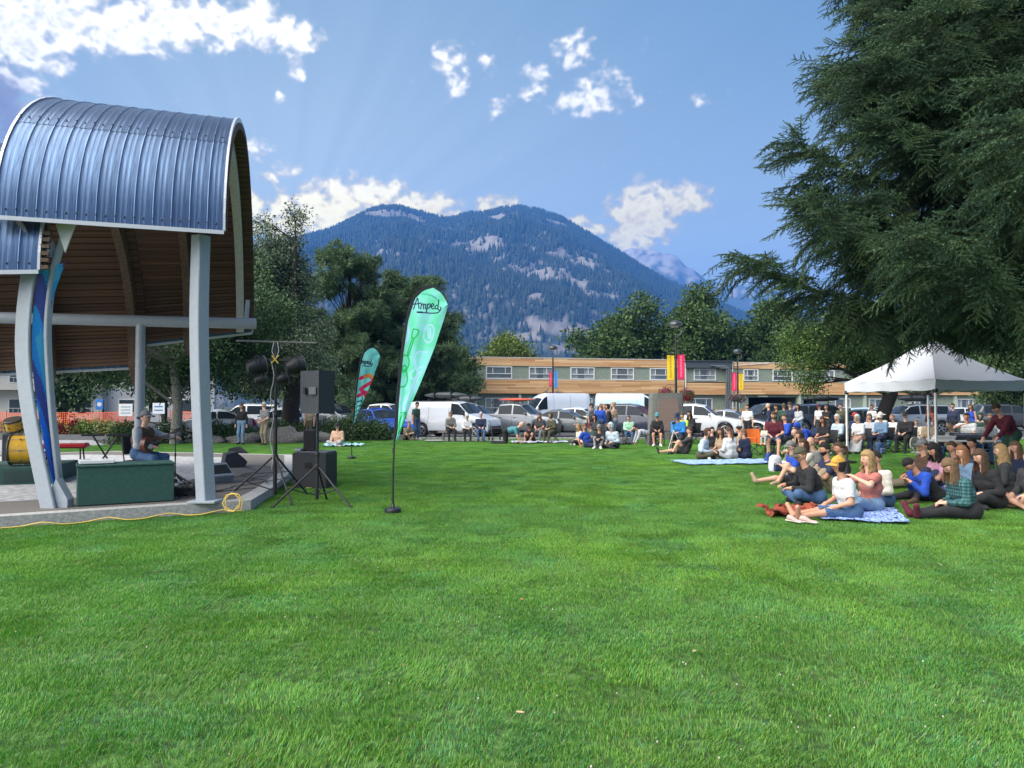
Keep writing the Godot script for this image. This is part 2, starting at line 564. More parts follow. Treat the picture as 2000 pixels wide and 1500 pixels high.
	for q in [[0.08, -6.25, "orange"], [0.02, -3.95, "tan"], [1.18, -4.9, "pale"]]:
		var lf := B.new()
		var rows := []
		for i in 4: rows.append([Vector3(-0.012 * sin(PI * (i + 0.4) / 4.0), 0.004, i * 0.014), Vector3(0, 0.0, i * 0.014), Vector3(0.012 * sin(PI * (i + 0.4) / 4.0), 0.005, i * 0.014)])
		lf.slab(rows, Vector3(0, -0.001, 0))
		single("fallen_leaf", "%s dry leaf lying on the grass, %s" % [q[2], ["farthest of the few leaves", "nearest to the bottom edge", "right of the other leaves"][k]], "leaf", lf, mat(0.45, 0.16, 0.05) if k == 0 else mat(0.42, 0.30, 0.18), Vector3(q[0], 0.046, q[1]), k * 1.3, "fallen leaves")
		k += 1

func scatter(parent: Node3D, called: String, mesh: Mesh, list: Array, m: Material) -> MultiMeshInstance3D:
	var mm := MultiMesh.new()
	mm.transform_format = MultiMesh.TRANSFORM_3D
	mm.use_colors = true
	mm.mesh = mesh
	mm.instance_count = list.size()
	for i in list.size():
		mm.set_instance_transform(i, list[i][0])
		mm.set_instance_color(i, list[i][1])
	var o := MultiMeshInstance3D.new()
	o.name = called
	o.multimesh = mm
	o.material_override = m
	o.set_meta("kind", "stuff")
	parent.add_child(o, true)
	return o

# ---------- mountains ----------
const RIDGE := [[-60.0, 5.0], [-40.0, 6.5], [-25.77, 8.2], [-22.49, 9.48], [-19.05, 11.15], [-16.91, 12.01], [-15.45, 12.54], [-13.97, 12.99], [-12.1, 13.93], [-10.96, 14.57], [-10.01, 14.88], [-8.65, 14.93], [-6.71, 14.51], [-5.14, 14.18], [-4.35, 14.27], [-3.56, 14.58], [-1.98, 14.68], [-0.59, 14.98], [0.59, 15.09], [1.98, 14.86], [3.96, 14.2], [5.92, 13.04], [7.86, 11.74], [9.79, 10.48], [11.69, 9.36], [13.2, 8.66], [15.41, 7.57], [17.94, 6.43], [24.0, 4.5], [40.0, 3.0], [60.0, 2.0]]
const RIDGE_FAR := [[-60.0, 2.0], [-20.0, 3.0], [0.0, 8.0], [4.73, 10.59], [6.3, 11.33], [7.86, 11.71], [9.22, 11.89], [11.33, 11.7], [12.46, 11.25], [13.58, 10.26], [14.69, 9.36], [16.16, 9.03], [17.96, 8.8], [20.42, 8.16], [30.0, 6.0], [60.0, 5.0]]
const ROCKS := [[-505.0, 800.0, 190.0, 40.0], [-31.0, 776.0, 95.0, 60.0], [180.0, 790.0, 60.0, 26.0], [-338.0, 548.0, 62.0, 30.0], [-105.0, 553.0, 110.0, 46.0], [92.0, 410.0, 170.0, 38.0], [160.0, 385.0, 120.0, 26.0], [295.0, 567.0, 80.0, 40.0], [215.0, 495.0, 110.0, 36.0], [122.0, 187.0, 110.0, 26.0], [35.0, 164.0, 70.0, 14.0], [-265.0, 699.0, 70.0, 26.0], [348.0, 441.0, 60.0, 24.0], [-420.0, 480.0, 40.0, 16.0], [260.0, 330.0, 60.0, 18.0]]

func along(t: Array, a: float) -> float:
	for i in t.size() - 1:
		if a <= t[i + 1][0]:
			var u: float = clampf((a - t[i][0]) / (t[i + 1][0] - t[i][0]), 0, 1)
			return lerpf(t[i][1], t[i + 1][1], u)
	return t[-1][1]

func mountain_height(az: float, d: float, table: Array, d0: float, d1: float, nz: FastNoiseLite) -> float:
	var s := (d - d0) / (d1 - d0)
	var top := tan(deg_to_rad(along(table, az))) * d1
	var x := sin(deg_to_rad(az)) * d
	var w := d * cos(deg_to_rad(az))
	if s <= 1.0:
		var k := maxf(s, 0.0)
		var bump := nz.get_noise_2d(x, w) * 150.0 + nz.get_noise_2d(x * 4.0, w * 2.0) * 60.0
		return top * pow(k, 0.8) + bump * k * (1.0 - k) * 2.2 * smoothstep(0.0, 0.1, top / d1)
	return top * maxf(0.0, 1.0 - (s - 1.0) * 1.5)

func rock_at(x: float, y: float, nz: FastNoiseLite) -> float:
	var m := 0.0
	for q in ROCKS:
		var u: float = (x - q[0]) / q[2]
		var w: float = (y - q[1] + 0.12 * (x - q[0])) / q[3]
		m = maxf(m, 1.25 - u * u - w * w)
	return m + nz.get_noise_2d(x * 8.0, y * 14.0) * 1.1 + nz.get_noise_2d(x * 30.0, y * 22.0) * 0.8 + 0.06

func make_mountains() -> void:
	var nz := noise(12, 0.0016, 5)
	var nr := noise(14, 0.0016, 4)
	var D0 := 1500.0
	var D1 := 3400.0
	var b := B.new()
	b.tinted = true
	var cols := 440
	var rows := 90
	var a0 := -46.0
	var a1 := 46.0
	for k in rows + 1:
		var d := lerpf(D0, D1 + 260.0, float(k) / rows)
		for j in cols + 1:
			var az := lerpf(a0, a1, float(j) / cols)
			var h := mountain_height(az, d, RIDGE, D0, D1, nz) - 4.0
			var x := sin(deg_to_rad(az)) * d
			var r := rock_at(x, h, nr)
			b.c = Color(0.014, 0.026, 0.016).lerp(Color(0.19, 0.18, 0.175) * (0.8 + 0.5 * nr.get_noise_2d(x * 20.0, h * 50.0)), smoothstep(0.2, 0.6, r))
			b.p(Vector3(x, h, -cos(deg_to_rad(az)) * d))
	for k in rows:
		for j in cols:
			var a := k * (cols + 1) + j
			b.f(a, a + 1, a + cols + 2); b.f(a, a + cols + 2, a + cols + 1)
	structure("mountain", b, tinted(0.95), "forested twin-peaked mountain with pale granite slabs")
	# the wood on its slopes
	var tree := B.new()
	tree.lathe([Vector2(0.17, 0.0), Vector2(0.14, 0.30), Vector2(0.09, 0.32), Vector2(0.105, 0.34), Vector2(0.05, 0.68), Vector2(0.002, 1.0)], 6)
	var list := []
	var g := RandomNumberGenerator.new()
	g.seed = 77
	while list.size() < 62000:
		var s := sqrt(g.randf())
		var d := lerpf(D0 + 60.0, D1 + 20.0, s)
		var az := g.randf_range(-34.0, 24.0)
		var h := mountain_height(az, d, RIDGE, D0, D1, nz)
		var x := sin(deg_to_rad(az)) * d
		var r := rock_at(x, h, nr)
		if r > 0.3 and g.randf() < smoothstep(0.25, 0.7, r) * 0.97: continue
		var t := g.randf_range(13.0, 30.0) * (0.75 if h > 700 else 1.0)
		var c := Color(0.012, 0.028, 0.018).lerp(Color(0.026, 0.046, 0.024), g.randf())
		list.append([Transform3D(Basis(Vector3.UP, g.randf() * TAU).scaled(Vector3(t * 1.25, t, t * 1.25)), Vector3(x, h - 5.0, -cos(deg_to_rad(az)) * d)), c])
	var w := scatter(self, "mountain_forest", tree.mesh(), list, tinted(0.9))
	tag(w, "dark conifer forest covering the mountain slopes", "forest", "", "stuff")
	# the farther peak
	var f := B.new()
	f.tinted = true
	D0 = 4200.0
	D1 = 6200.0
	cols = 200
	rows = 40
	var nf := noise(19, 0.0012, 5)
	for k in rows + 1:
		var d := lerpf(D0, D1 + 300.0, float(k) / rows)
		for j in cols + 1:
			var az := lerpf(-10.0, 50.0, float(j) / cols)
			var h := mountain_height(az, d, RIDGE_FAR, D0, D1, nf)
			h += nf.get_noise_2d(az * 900.0, 5.0) * 26.0
			f.c = Color(0.045, 0.06, 0.04).lerp(Color(0.26, 0.24, 0.22), smoothstep(0.0, 0.4, nf.get_noise_2d(az * 2500.0, h * 6.0) + (h - 900.0) / 900.0))
			f.p(Vector3(sin(deg_to_rad(az)) * d, h, -cos(deg_to_rad(az)) * d))
	for k in rows:
		for j in cols:
			var a := k * (cols + 1) + j
			f.f(a, a + 1, a + cols + 2); f.f(a, a + cols + 2, a + cols + 1)
	structure("distant_mountain", f, tinted(0.95), "hazy rocky peak behind the right shoulder of the mountain")

# ---------- the two-storey lodge ----------
func lodge_u(px: float) -> float:  # metres along the front from its left corner, for a sight line at that bearing
	var t := (px - 1000.0) / 1456.0
	# corner (-3.45, -69.7), direction (0.976, -0.216)
	return (t * 69.7 + 3.45) / (0.976 - t * 0.216)

func board_band(b: B, u0: float, u1: float, y0: float, y1: float, z: float, g: RandomNumberGenerator) -> void:  # rows of cedar boards, each its own length, tone and joint
	var n := int(round((y1 - y0) / 0.15))
	var hgt := (y1 - y0) / n
	for k in n:
		var u := u0
		while u < u1 - 0.01:
			var e := minf(u1, u + g.randf_range(2.0, 4.4))
			if u1 - e < 0.6: e = u1
			b.c = Color(0.54, 0.28, 0.12).lerp(Color(0.80, 0.52, 0.27), g.randf()) * g.randf_range(0.85, 1.12)
			b.box(Vector3((u + e) * 0.5, y0 + (k + 0.5) * hgt, z + g.randf_range(-0.003, 0.003)), Vector3(e - u - 0.006, hgt - 0.014, 0.04))
			u = e

func lodge_window(parent: Node3D, u0: float, u1: float, y0: float, y1: float, style: int, g: RandomNumberGenerator) -> void:
	var w := u1 - u0
	var h := y1 - y0
	var c := Vector3((u0 + u1) * 0.5, (y0 + y1) * 0.5, 0)
	var fr := B.new()
	var t := 0.085
	fr.box(Vector3(0, h / 2 - t / 2, 0.03), Vector3(w, t, 0.12)); fr.box(Vector3(0, -h / 2 + t / 2, 0.03), Vector3(w, t, 0.12))
	for s: float in [-1.0, 1.0]: fr.box(Vector3(s * (w / 2 - t / 2), 0, 0.03), Vector3(t, h - 2 * t, 0.12))
	var rail := -h * 0.08
	fr.box(Vector3(0, rail, 0.02), Vector3(w - 2 * t, 0.06, 0.08))
	var cuts := [-w / 2 + t, -w * 0.24, w * 0.24, w / 2 - t]
	for k in 2: fr.box(Vector3(cuts[k + 1], (rail + 0.03 + h / 2 - t) / 2, 0.02), Vector3(0.05, h / 2 - t - rail - 0.03, 0.07))
	var f := part(parent, "window", fr, mat(0.78, 0.79, 0.78, 0.5), Transform3D(Basis.IDENTITY, c))
	for k in 3:
		var a: float = cuts[k] + 0.025
		var d: float = cuts[k + 1] - 0.025
		var p := B.new()
		p.box(Vector3((a + d) / 2, (rail + 0.03 + h / 2 - t) / 2, 0.005), Vector3(d - a, h / 2 - t - rail - 0.03, 0.012))
		part(f, "pane", p, M.window_glass)
	var lp := B.new()
	lp.box(Vector3(0, (rail - 0.03 - h / 2 + t) / 2, 0.005), Vector3(w - 2 * t, rail - 0.03 + h / 2 - t, 0.012))
	part(f, "pane", lp, M.window_glass)
	# curtains behind the glass
	if style > 0:
		for s: float in [-1.0, 1.0]:
			var cw := w * (0.34 if style == 1 else 0.24) * g.randf_range(0.8, 1.15)
			var rows := []
			for r in 2:
				var o := []
				for j in 13: o.append(Vector3(s * (w / 2 - 0.06) - s * cw * j / 12.0, (-h / 2 + 0.06) + r * (h - 0.12), -0.12 + 0.03 * sin(j * 2.4)))
				if s > 0: o.reverse()
				rows.append(o)
			var cb := B.new()
			cb.slab(rows, Vector3(0, 0, -0.004))
			part(f, "curtain", cb, mat(0.60, 0.62, 0.60, 0.9))

func wall_with_holes(b: B, u0: float, u1: float, y0: float, y1: float, holes: Array, z: float) -> void:  # holes: u0, u1, y0, y1, sorted by u; wall 0.2 thick
	var u := u0
	for q in holes:
		if q[0] > u: b.box(Vector3((u + q[0]) / 2, (y0 + y1) / 2, z - 0.1), Vector3(q[0] - u, y1 - y0, 0.2))
		if q[2] > y0: b.box(Vector3((q[0] + q[1]) / 2, (y0 + q[2]) / 2, z - 0.1), Vector3(q[1] - q[0], q[2] - y0, 0.2))
		if q[3] < y1: b.box(Vector3((q[0] + q[1]) / 2, (q[3] + y1) / 2, z - 0.1), Vector3(q[1] - q[0], y1 - q[3], 0.2))
		u = q[1]
	if u < u1: b.box(Vector3((u + u1) / 2, (y0 + y1) / 2, z - 0.1), Vector3(u1 - u, y1 - y0, 0.2))

func make_lodge() -> void:
	M.window_glass = glass(0.25, 0.32, 0.36, 0.25)
	var g := RandomNumberGenerator.new()
	g.seed = 5
	var r := thing("motel_building", "long two-storey motel with cedar board bands and sage green walls", "building", Vector3(-3.45, 0, -69.7), deg_to_rad(12.5))
	var L := 58.0
	var sage := grain(0.31, 0.375, 0.30, 0.85, 0.18, 0.5, 8)
	var split := lodge_u(1336)
	var split2 := lodge_u(1426)
	# upper floor
	var up := [[949, 1000], [1033, 1080], [1114, 1161], [1193, 1238], [1269, 1311], [1355, 1398], [1452, 1481], [1509, 1548], [1590, 1630], [1672, 1712], [1750, 1790], [1826, 1864]]
	var uh := []
	for q in up: uh.append([lodge_u(q[0]), lodge_u(q[1]), 4.16, 5.34])
	var wb := B.new()
	wall_with_holes(wb, 0, L, 4.0, 5.45, uh, 0.0)
	part(r, "upper_wall", wb, sage)
	for i in uh.size(): lodge_window(r, uh[i][0] + 0.003, uh[i][1] - 0.003, 4.163, 5.337, [0, 1, 1, 2, 2, 1, 1, 0, 1, 2, 1, 1][i], g)
	# ground floor
	var dn := [[949, 996], [1032, 1079], [1112, 1159], [1189, 1235], [1268, 1312], [1349, 1394], [1428, 1447], [1465, 1560], [1573, 1600], [1625, 1665], [1701, 1748], [1790, 1830], [1873, 1905]]
	var dh := []
	for i in dn.size(): dh.append([lodge_u(dn[i][0]), lodge_u(dn[i][1]), 0.02 if i in [5, 7, 8] else 0.75, 2.5 if i == 7 else 2.38])
	var lb := B.new()
	wall_with_holes(lb, 0, L, 0.0, 2.78, dh, -0.35)
	part(r, "lower_wall", lb, sage)
	for i in dh.size():
		if i in [7, 8]: continue
		var node := Node3D.new()
		node.name = "window_bay"
		r.add_child(node, true)
		node.position.z = -0.35
		lodge_window(node, dh[i][0] + 0.003, dh[i][1] - 0.003, dh[i][2] + 0.003, dh[i][3] - 0.003, 1 if i != 5 else 0, g)
	# rooms behind the openings
	var rb := B.new()
	rb.box(Vector3(L / 2, 3.0, -8.9), Vector3(L - 0.4, 5.8, 0.2))
	rb.box(Vector3(L / 2, 2.79, -4.7), Vector3(L - 0.4, 0.16, 8.2))
	rb.box(Vector3(L / 2, 0.03, -4.9), Vector3(L - 0.4, 0.06, 8.2))
	for q in [1016, 1096, 1176, 1252, 1336, 1424, 1455, 1566, 1612, 1680, 1770, 1850]:
		rb.box(Vector3(lodge_u(q), 1.4, -4.7), Vector3(0.15, 2.6, 8.0)); rb.box(Vector3(lodge_u(q), 4.2, -4.7), Vector3(0.15, 2.6, 8.0))
	part(r, "interior", rb, mat(0.16, 0.16, 0.15))
	# cedar bands
	var cb := B.new()
	cb.tinted = true
	board_band(cb, 0.0, split, 2.78, 4.10, 0.06, g)
	board_band(cb, split2, L, 2.78, 4.02, 0.06, g)
	board_band(cb, split + 0.02, split2 - 0.5, 2.74, 3.92, 0.16, g)
	var c1 := part(r, "cedar_band", cb, tinted(0.7))
	c1.set_meta("kind", "stuff")
	var ct := B.new()
	ct.tinted = true
	board_band(ct, 0.0, split, 5.40, 6.16, 0.10, g)
	board_band(ct, split2, L, 5.40, 6.0, 0.10, g)
	for k in 5:
		ct.c = Color(0.66, 0.50, 0.33) * g.randf_range(0.85, 1.1)
		ct.box(Vector3(-0.03, 5.48 + k * 0.152, -4.4), Vector3(0.04, 0.136, 8.9))
	var c2 := part(r, "cedar_parapet", ct, tinted(0.7))
	c2.set_meta("kind", "stuff")
	var tr := B.new()
	tr.box(Vector3(split / 2, 6.19, -0.02), Vector3(split + 0.14, 0.06, 0.34))
	tr.box(Vector3((split2 + L) / 2, 6.03, -0.02), Vector3(L - split2, 0.06, 0.34))
	tr.box(Vector3(-0.03, 6.19, -4.6), Vector3(0.2, 0.06, 8.8))
	tr.box(Vector3(split / 2, 4.125, 0.03), Vector3(split, 0.04, 0.09))
	part(r, "parapet_cap", tr, mat(0.62, 0.62, 0.58, 0.6))
	# roof, side and back
	var rf := B.new()
	rf.box(Vector3(L / 2, 5.62, -4.6), Vector3(L, 0.3, 8.9))
	part(r, "roof", rf, mat(0.12, 0.12, 0.13))
	var sw := B.new()
	sw.box(Vector3(0.1, 2.7, -4.7), Vector3(0.2, 5.4, 8.6)); sw.box(Vector3(L - 0.1, 2.7, -4.7), Vector3(0.2, 5.4, 8.6)); sw.box(Vector3(L / 2, 2.7, -9.1), Vector3(L, 5.4, 0.2))
	part(r, "side_wall", sw, grain(0.10, 0.125, 0.14, 0.8, 0.2, 0.5, 8))
	# pilasters of the ground floor
	for q in [931, 1016, 1096, 1177, 1253, 1330, 1440, 1563, 1691, 1780, 1868]:
		var pb := B.new()
		pb.box(Vector3(lodge_u(q), 1.38, -0.2), Vector3(0.24, 2.76, 0.3))
		part(r, "pilaster", pb, mat(0.46, 0.53, 0.45))
	# the darker stair section with its fascia and pipes
	var fs := B.new()
	fs.box(Vector3((split + split2) / 2, 5.72, 0.2), Vector3(split2 - split, 0.62, 0.5))
	fs.box(Vector3((split + split2) / 2, 6.1, 0.0), Vector3(split2 - split + 0.3, 0.07, 1.2))
	part(r, "fascia", fs, mat(0.075, 0.09, 0.105, 0.5))
	for k in 3:
		var db := B.new()
		var u := split2 - 0.62 + k * 0.2
		db.tube([Vector3(u - 1.8 + k * 0.3, 5.62 - k * 0.12, 0.55), Vector3(u - 0.2, 5.62 - k * 0.12, 0.55), Vector3(u, 5.45 - k * 0.12, 0.5), Vector3(u, 2.0, 0.3), Vector3(u, 0.05, 0.3)], 0.075, 8)
		part(r, "duct", db, mat(0.13, 0.15, 0.165, 0.5))
	for q in [split + 0.03, split2 + 0.12]:
		var dp := B.new()
		dp.box(Vector3(q, 3.0, 0.3), Vector3(0.09, 5.8, 0.08))
		part(r, "downpipe", dp, mat(0.7, 0.7, 0.68))
	var wr := B.new()
	wr.tube([Vector3(split2 + 0.2, 5.65, 0.18), Vector3(lodge_u(1500), 5.98, 0.18)], 0.035, 6)
	part(r, "cable_conduit", wr, mat(0.7, 0.7, 0.7))
	# carport sign board and low cedar fence
	var gs := B.new()
	gs.box(Vector3(lodge_u(1492), 2.6, -0.22), Vector3(1.1, 0.16, 0.06))
	part(r, "carport_sign", gs, mat(0.72, 0.70, 0.50))
	var fn := thing("cedar_fence", "low cedar board fence in front of the motel, beside the silver sedan", "fence", Vector3(lodge_u(1384) * 0.976 - 3.45, 0, -69.7 - lodge_u(1384) * 0.216 + 2.4), deg_to_rad(12.5))
	for k in 8:
		var pb := B.new()
		pb.box(Vector3(2.2, 0.07 + k * 0.165, 0), Vector3(4.4, 0.155, 0.03))
		part(fn, "board", pb, mat(0.50 + 0.03 * (k % 3), 0.30 + 0.02 * (k % 2), 0.14))
	for k in 3:
		var pb := B.new()
		pb.box(Vector3(0.1 + k * 2.1, 0.68, -0.065), Vector3(0.1, 1.36, 0.1))
		part(fn, "post", pb, mat(0.40, 0.25, 0.13))
	# pale buildings far left, beyond the street
	var specs := [
		[-46.5, -68.0, 16.0, 8.5, 8.0, "cream apartment block with balconies far left beyond the street", Color(0.62, 0.60, 0.54), 0.5],
		[-36.0, -74.0, 12.0, 5.0, 8.0, "grey low building with red trim behind the orange fence", Color(0.45, 0.47, 0.50), 0.35]]
	for s in specs:
		var t := thing("town_building", s[5], "building", Vector3(s[0], 0, s[1]), s[7])
		var w: float = s[2]; var h: float = s[3]; var d: float = s[4]
		var bb := B.new()
		bb.box(Vector3(0, h / 2, -d / 2), Vector3(w, h, d))
		part(t, "wall", bb, mat(s[6].r, s[6].g, s[6].b))
		var rr := B.new()
		rr.box(Vector3(0, h + 0.1, -d / 2), Vector3(w + 0.6, 0.2, d + 0.6))
		part(t, "roof", rr, mat(0.25, 0.09, 0.07) if s[3] < 6 else mat(0.2, 0.2, 0.2))
		for fl in int(h / 2.8):
			for k in int(w / 2.6):
				var x := -w / 2 + 1.4 + k * 2.6
				var fb := B.new()
				fb.box(Vector3(x, 1.6 + fl * 2.8, 0.03), Vector3(1.5, 1.4, 0.06))
				var wf := part(t, "window", fb, mat(0.7, 0.7, 0.68))
				var pb := B.new()
				pb.box(Vector3(x, 1.6 + fl * 2.8, 0.065), Vector3(1.3, 1.2, 0.02))
				part(wf, "pane", pb, mat(0.05, 0.07, 0.08, 0.08))
			if h > 6:
				var bl := B.new()
				bl.box(Vector3(0, 0.35 + fl * 2.8, 0.6), Vector3(w * 0.94, 0.16, 1.1))
				for k in 40: bl.box(Vector3(-w * 0.46 + k * w * 0.92 / 39.0, 0.9 + fl * 2.8, 1.1), Vector3(0.03, 0.95, 0.03))
				bl.box(Vector3(0, 1.4 + fl * 2.8, 1.1), Vector3(w * 0.94, 0.05, 0.05))
				part(t, "balcony", bl, mat(0.55, 0.55, 0.52))

# ---------- trees and plants ----------
func leaf_cluster(n: int, size: float, spread: float, sd: int, wide := 0.55) -> ArrayMesh:  # a sprig of n leaves
	var g := RandomNumberGenerator.new()
	g.seed = sd
	var b := B.new()
	b.tinted = true
	for i in n:
		var at := Vector3(g.randf_range(-1, 1), g.randf_range(-1, 1), g.randf_range(-1, 1)) * spread
		var d := (at.normalized() + Vector3(g.randf_range(-1, 1), g.randf_range(-1.2, 0.5), g.randf_range(-1, 1))).normalized()
		var s := d.cross(Vector3(g.randf_range(-1, 1), g.randf_range(-1, 1), g.randf_range(-1, 1))).normalized() * size * wide * 0.5
		var l := size * g.randf_range(0.7, 1.2)
		var k := g.randf_range(0.75, 1.25)
		b.c = Color(k, k, k * g.randf_range(0.8, 1.1))
		var up := d.cross(s).normalized() * l * 0.08
		var q := b.v.size()
		b.p(at); b.p(at + d * l * 0.45 + s + up); b.p(at + d * l); b.p(at + d * l * 0.45 - s + up)
		b.f(q, q + 1, q + 2); b.f(q, q + 2, q + 3)
	return b.mesh()

func needle_tuft(n: int, size: float, sd: int) -> ArrayMesh:
	var g := RandomNumberGenerator.new()
	g.seed = sd
	var b := B.new()
	b.tinted = true
	for i in n:
		var d := Vector3(g.randf_range(-1, 1), g.randf_range(-0.35, 1.0), g.randf_range(-1, 1)).normalized()
		var s := d.cross(Vector3(g.randf_range(-1, 1), g.randf_range(-1, 1), 0.3)).normalized() * size * 0.055
		var k := g.randf_range(0.7, 1.3)
		b.c = Color(k, k, k)
		var at := Vector3(g.randf_range(-1, 1), g.randf_range(-0.4, 0.4), g.randf_range(-1, 1)) * size * 0.6
		b.tri(at - s, at + s, at + d * size * g.randf_range(0.7, 1.2))
	return b.mesh()

func leaf_mat(back := 0.45) -> StandardMaterial3D:
	var k := "leaf %.2f" % back
	if not M.has(k):
		var m: StandardMaterial3D = tinted(0.55).duplicate()
		m.metallic_specular = 0.35
		m.backlight_enabled = true
		m.backlight = Color(back, back, back * 0.6)
		M[k] = m
	return M[k]

# blobs: centre x, y, z (from the tree's foot), half widths x, y; a crown of sprigs fills them unevenly
func tree(called: String, label: String, at: Vector3, trunk: Array, radii: Array, bark: Material, blobs: Array, sprigs: Array, per_m3: float, lo: Color, hi: Color, sd: int, group := "", sag := 0.0) -> Node3D:
	var g := RandomNumberGenerator.new()
	g.seed = sd
	var t := thing(called, label, "tree", at, 0.0, group)
	var tb := B.new()
	tb.tube(trunk, radii, 9)
	part(t, "trunk", tb, bark)
	var nz := noise(sd + 100, 0.55, 3)
	var lists := []
	for s in sprigs: lists.append([])
	var lb := B.new()
	for q in blobs:
		var c := Vector3(q[0], q[1], q[2])
		var from: Vector3 = trunk[-1]
		for p: Vector3 in trunk:
			if p.y < c.y - q[4] * 0.4: from = p
		var mid := from.lerp(c, 0.55) + Vector3(0, 0.12 * (c - from).length(), 0)
		var r0: float = radii[-1] * 0.85
		lb.tube([from, from.lerp(mid, 0.6), mid, c], [r0, r0 * 0.75, r0 * 0.5, r0 * 0.15], 5)
		for k in 3:
			var e := c + Vector3(g.randf_range(-1, 1) * q[3], g.randf_range(-0.5, 0.9) * q[4], g.randf_range(-1, 1) * q[3]) * 0.75
			lb.tube([mid, mid.lerp(e, 0.5) + Vector3(0, 0.1, 0), e], [r0 * 0.4, r0 * 0.25, r0 * 0.05], 4)
		var vol: float = 4.19 * q[3] * q[3] * q[4]
		for i in int(vol * per_m3):
			var d := Vector3(g.randfn(), g.randfn(), g.randfn()).normalized()
			var rr := pow(g.randf(), 0.38)
			var p := c + Vector3(d.x * q[3], d.y * q[4], d.z * q[3]) * rr * g.randf_range(0.85, 1.15)
			if nz.get_noise_3dv(p + at) < -0.16: continue
			if p.y < 0.15: continue
			p.y -= sag * rr * rr * g.randf()
			var bs := Basis(Vector3(g.randfn(), g.randfn(), g.randfn()).normalized(), g.randf() * TAU) if sag == 0.0 else Basis(Vector3.UP, g.randf() * TAU) * Basis(Vector3.RIGHT, g.randf_range(-0.5, 0.5))
			bs = bs.scaled(Vector3.ONE * g.randf_range(0.7, 1.3))
			lists[g.randi() % sprigs.size()].append([Transform3D(bs, p), lo.lerp(hi, clampf(g.randf() * 0.7 + 0.5 * nz.get_noise_3dv(p * 0.7 + at), 0, 1))])
	part(t, "limbs", lb, bark)
	var crown := Node3D.new()
	crown.name = "crown"
	t.add_child(crown)
	for k in sprigs.size(): scatter(crown, "foliage", sprigs[k], lists[k], leaf_mat())
	return t

func random_blobs(sd: int, n: int, c: Vector3, rx: float, ry: float, r0: float, r1: float, flat := 0.75) -> Array:
	var g := RandomNumberGenerator.new()
	g.seed = sd
	var out := []
	for i in n:
		var d := Vector3(g.randfn(), g.randfn() * 0.9, g.randfn()).normalized() * pow(g.randf(), 0.45)
		var r := g.randf_range(r0, r1)
		out.append([c.x + d.x * rx, c.y + d.y * ry, c.z + d.z * rx, r, r * flat])
	return out

func conifer_frond(sd: int) -> ArrayMesh:  # a drooping spruce spray: a stem, side shoots, needles
	var g := RandomNumberGenerator.new()
	g.seed = sd
	var b := B.new()
	b.tinted = true
	var shoots := [[Vector3.ZERO, Vector3(0, -0.10, 0.48)]]
	for i in 8:
		var u := 0.10 + 0.8 * i / 8.0
		var s := 1.0 if i % 2 else -1.0
		var at := Vector3(0, -0.10, 0.48) * u
		shoots.append([at, at + Vector3(s * g.randf_range(0.11, 0.19) * (1.15 - 0.6 * u), g.randf_range(-0.10, -0.02), g.randf_range(0.07, 0.15))])
	for q in shoots:
		var a: Vector3 = q[0]
		var e: Vector3 = q[1]
		var d := (e - a).normalized()
		b.c = Color(0.9, 0.62, 0.42)
		b.tube([a, e], [0.005, 0.002], 3, false)
		var n := int((e - a).length() / 0.0085)
		for i in n:
			var p := a.lerp(e, (i + g.randf()) / n)
			var out := Basis(d, g.randf() * TAU) * d.cross(Vector3.UP).normalized()
			var tip := p + (out * 0.85 + d * 0.8).normalized() * g.randf_range(0.026, 0.042)
			var w := d.cross(out).normalized() * 0.0066
			var k := g.randf_range(0.75, 1.25)
			b.c = Color(k, k, k)
			b.tri(p - w, p + w, tip)
	return b.mesh()

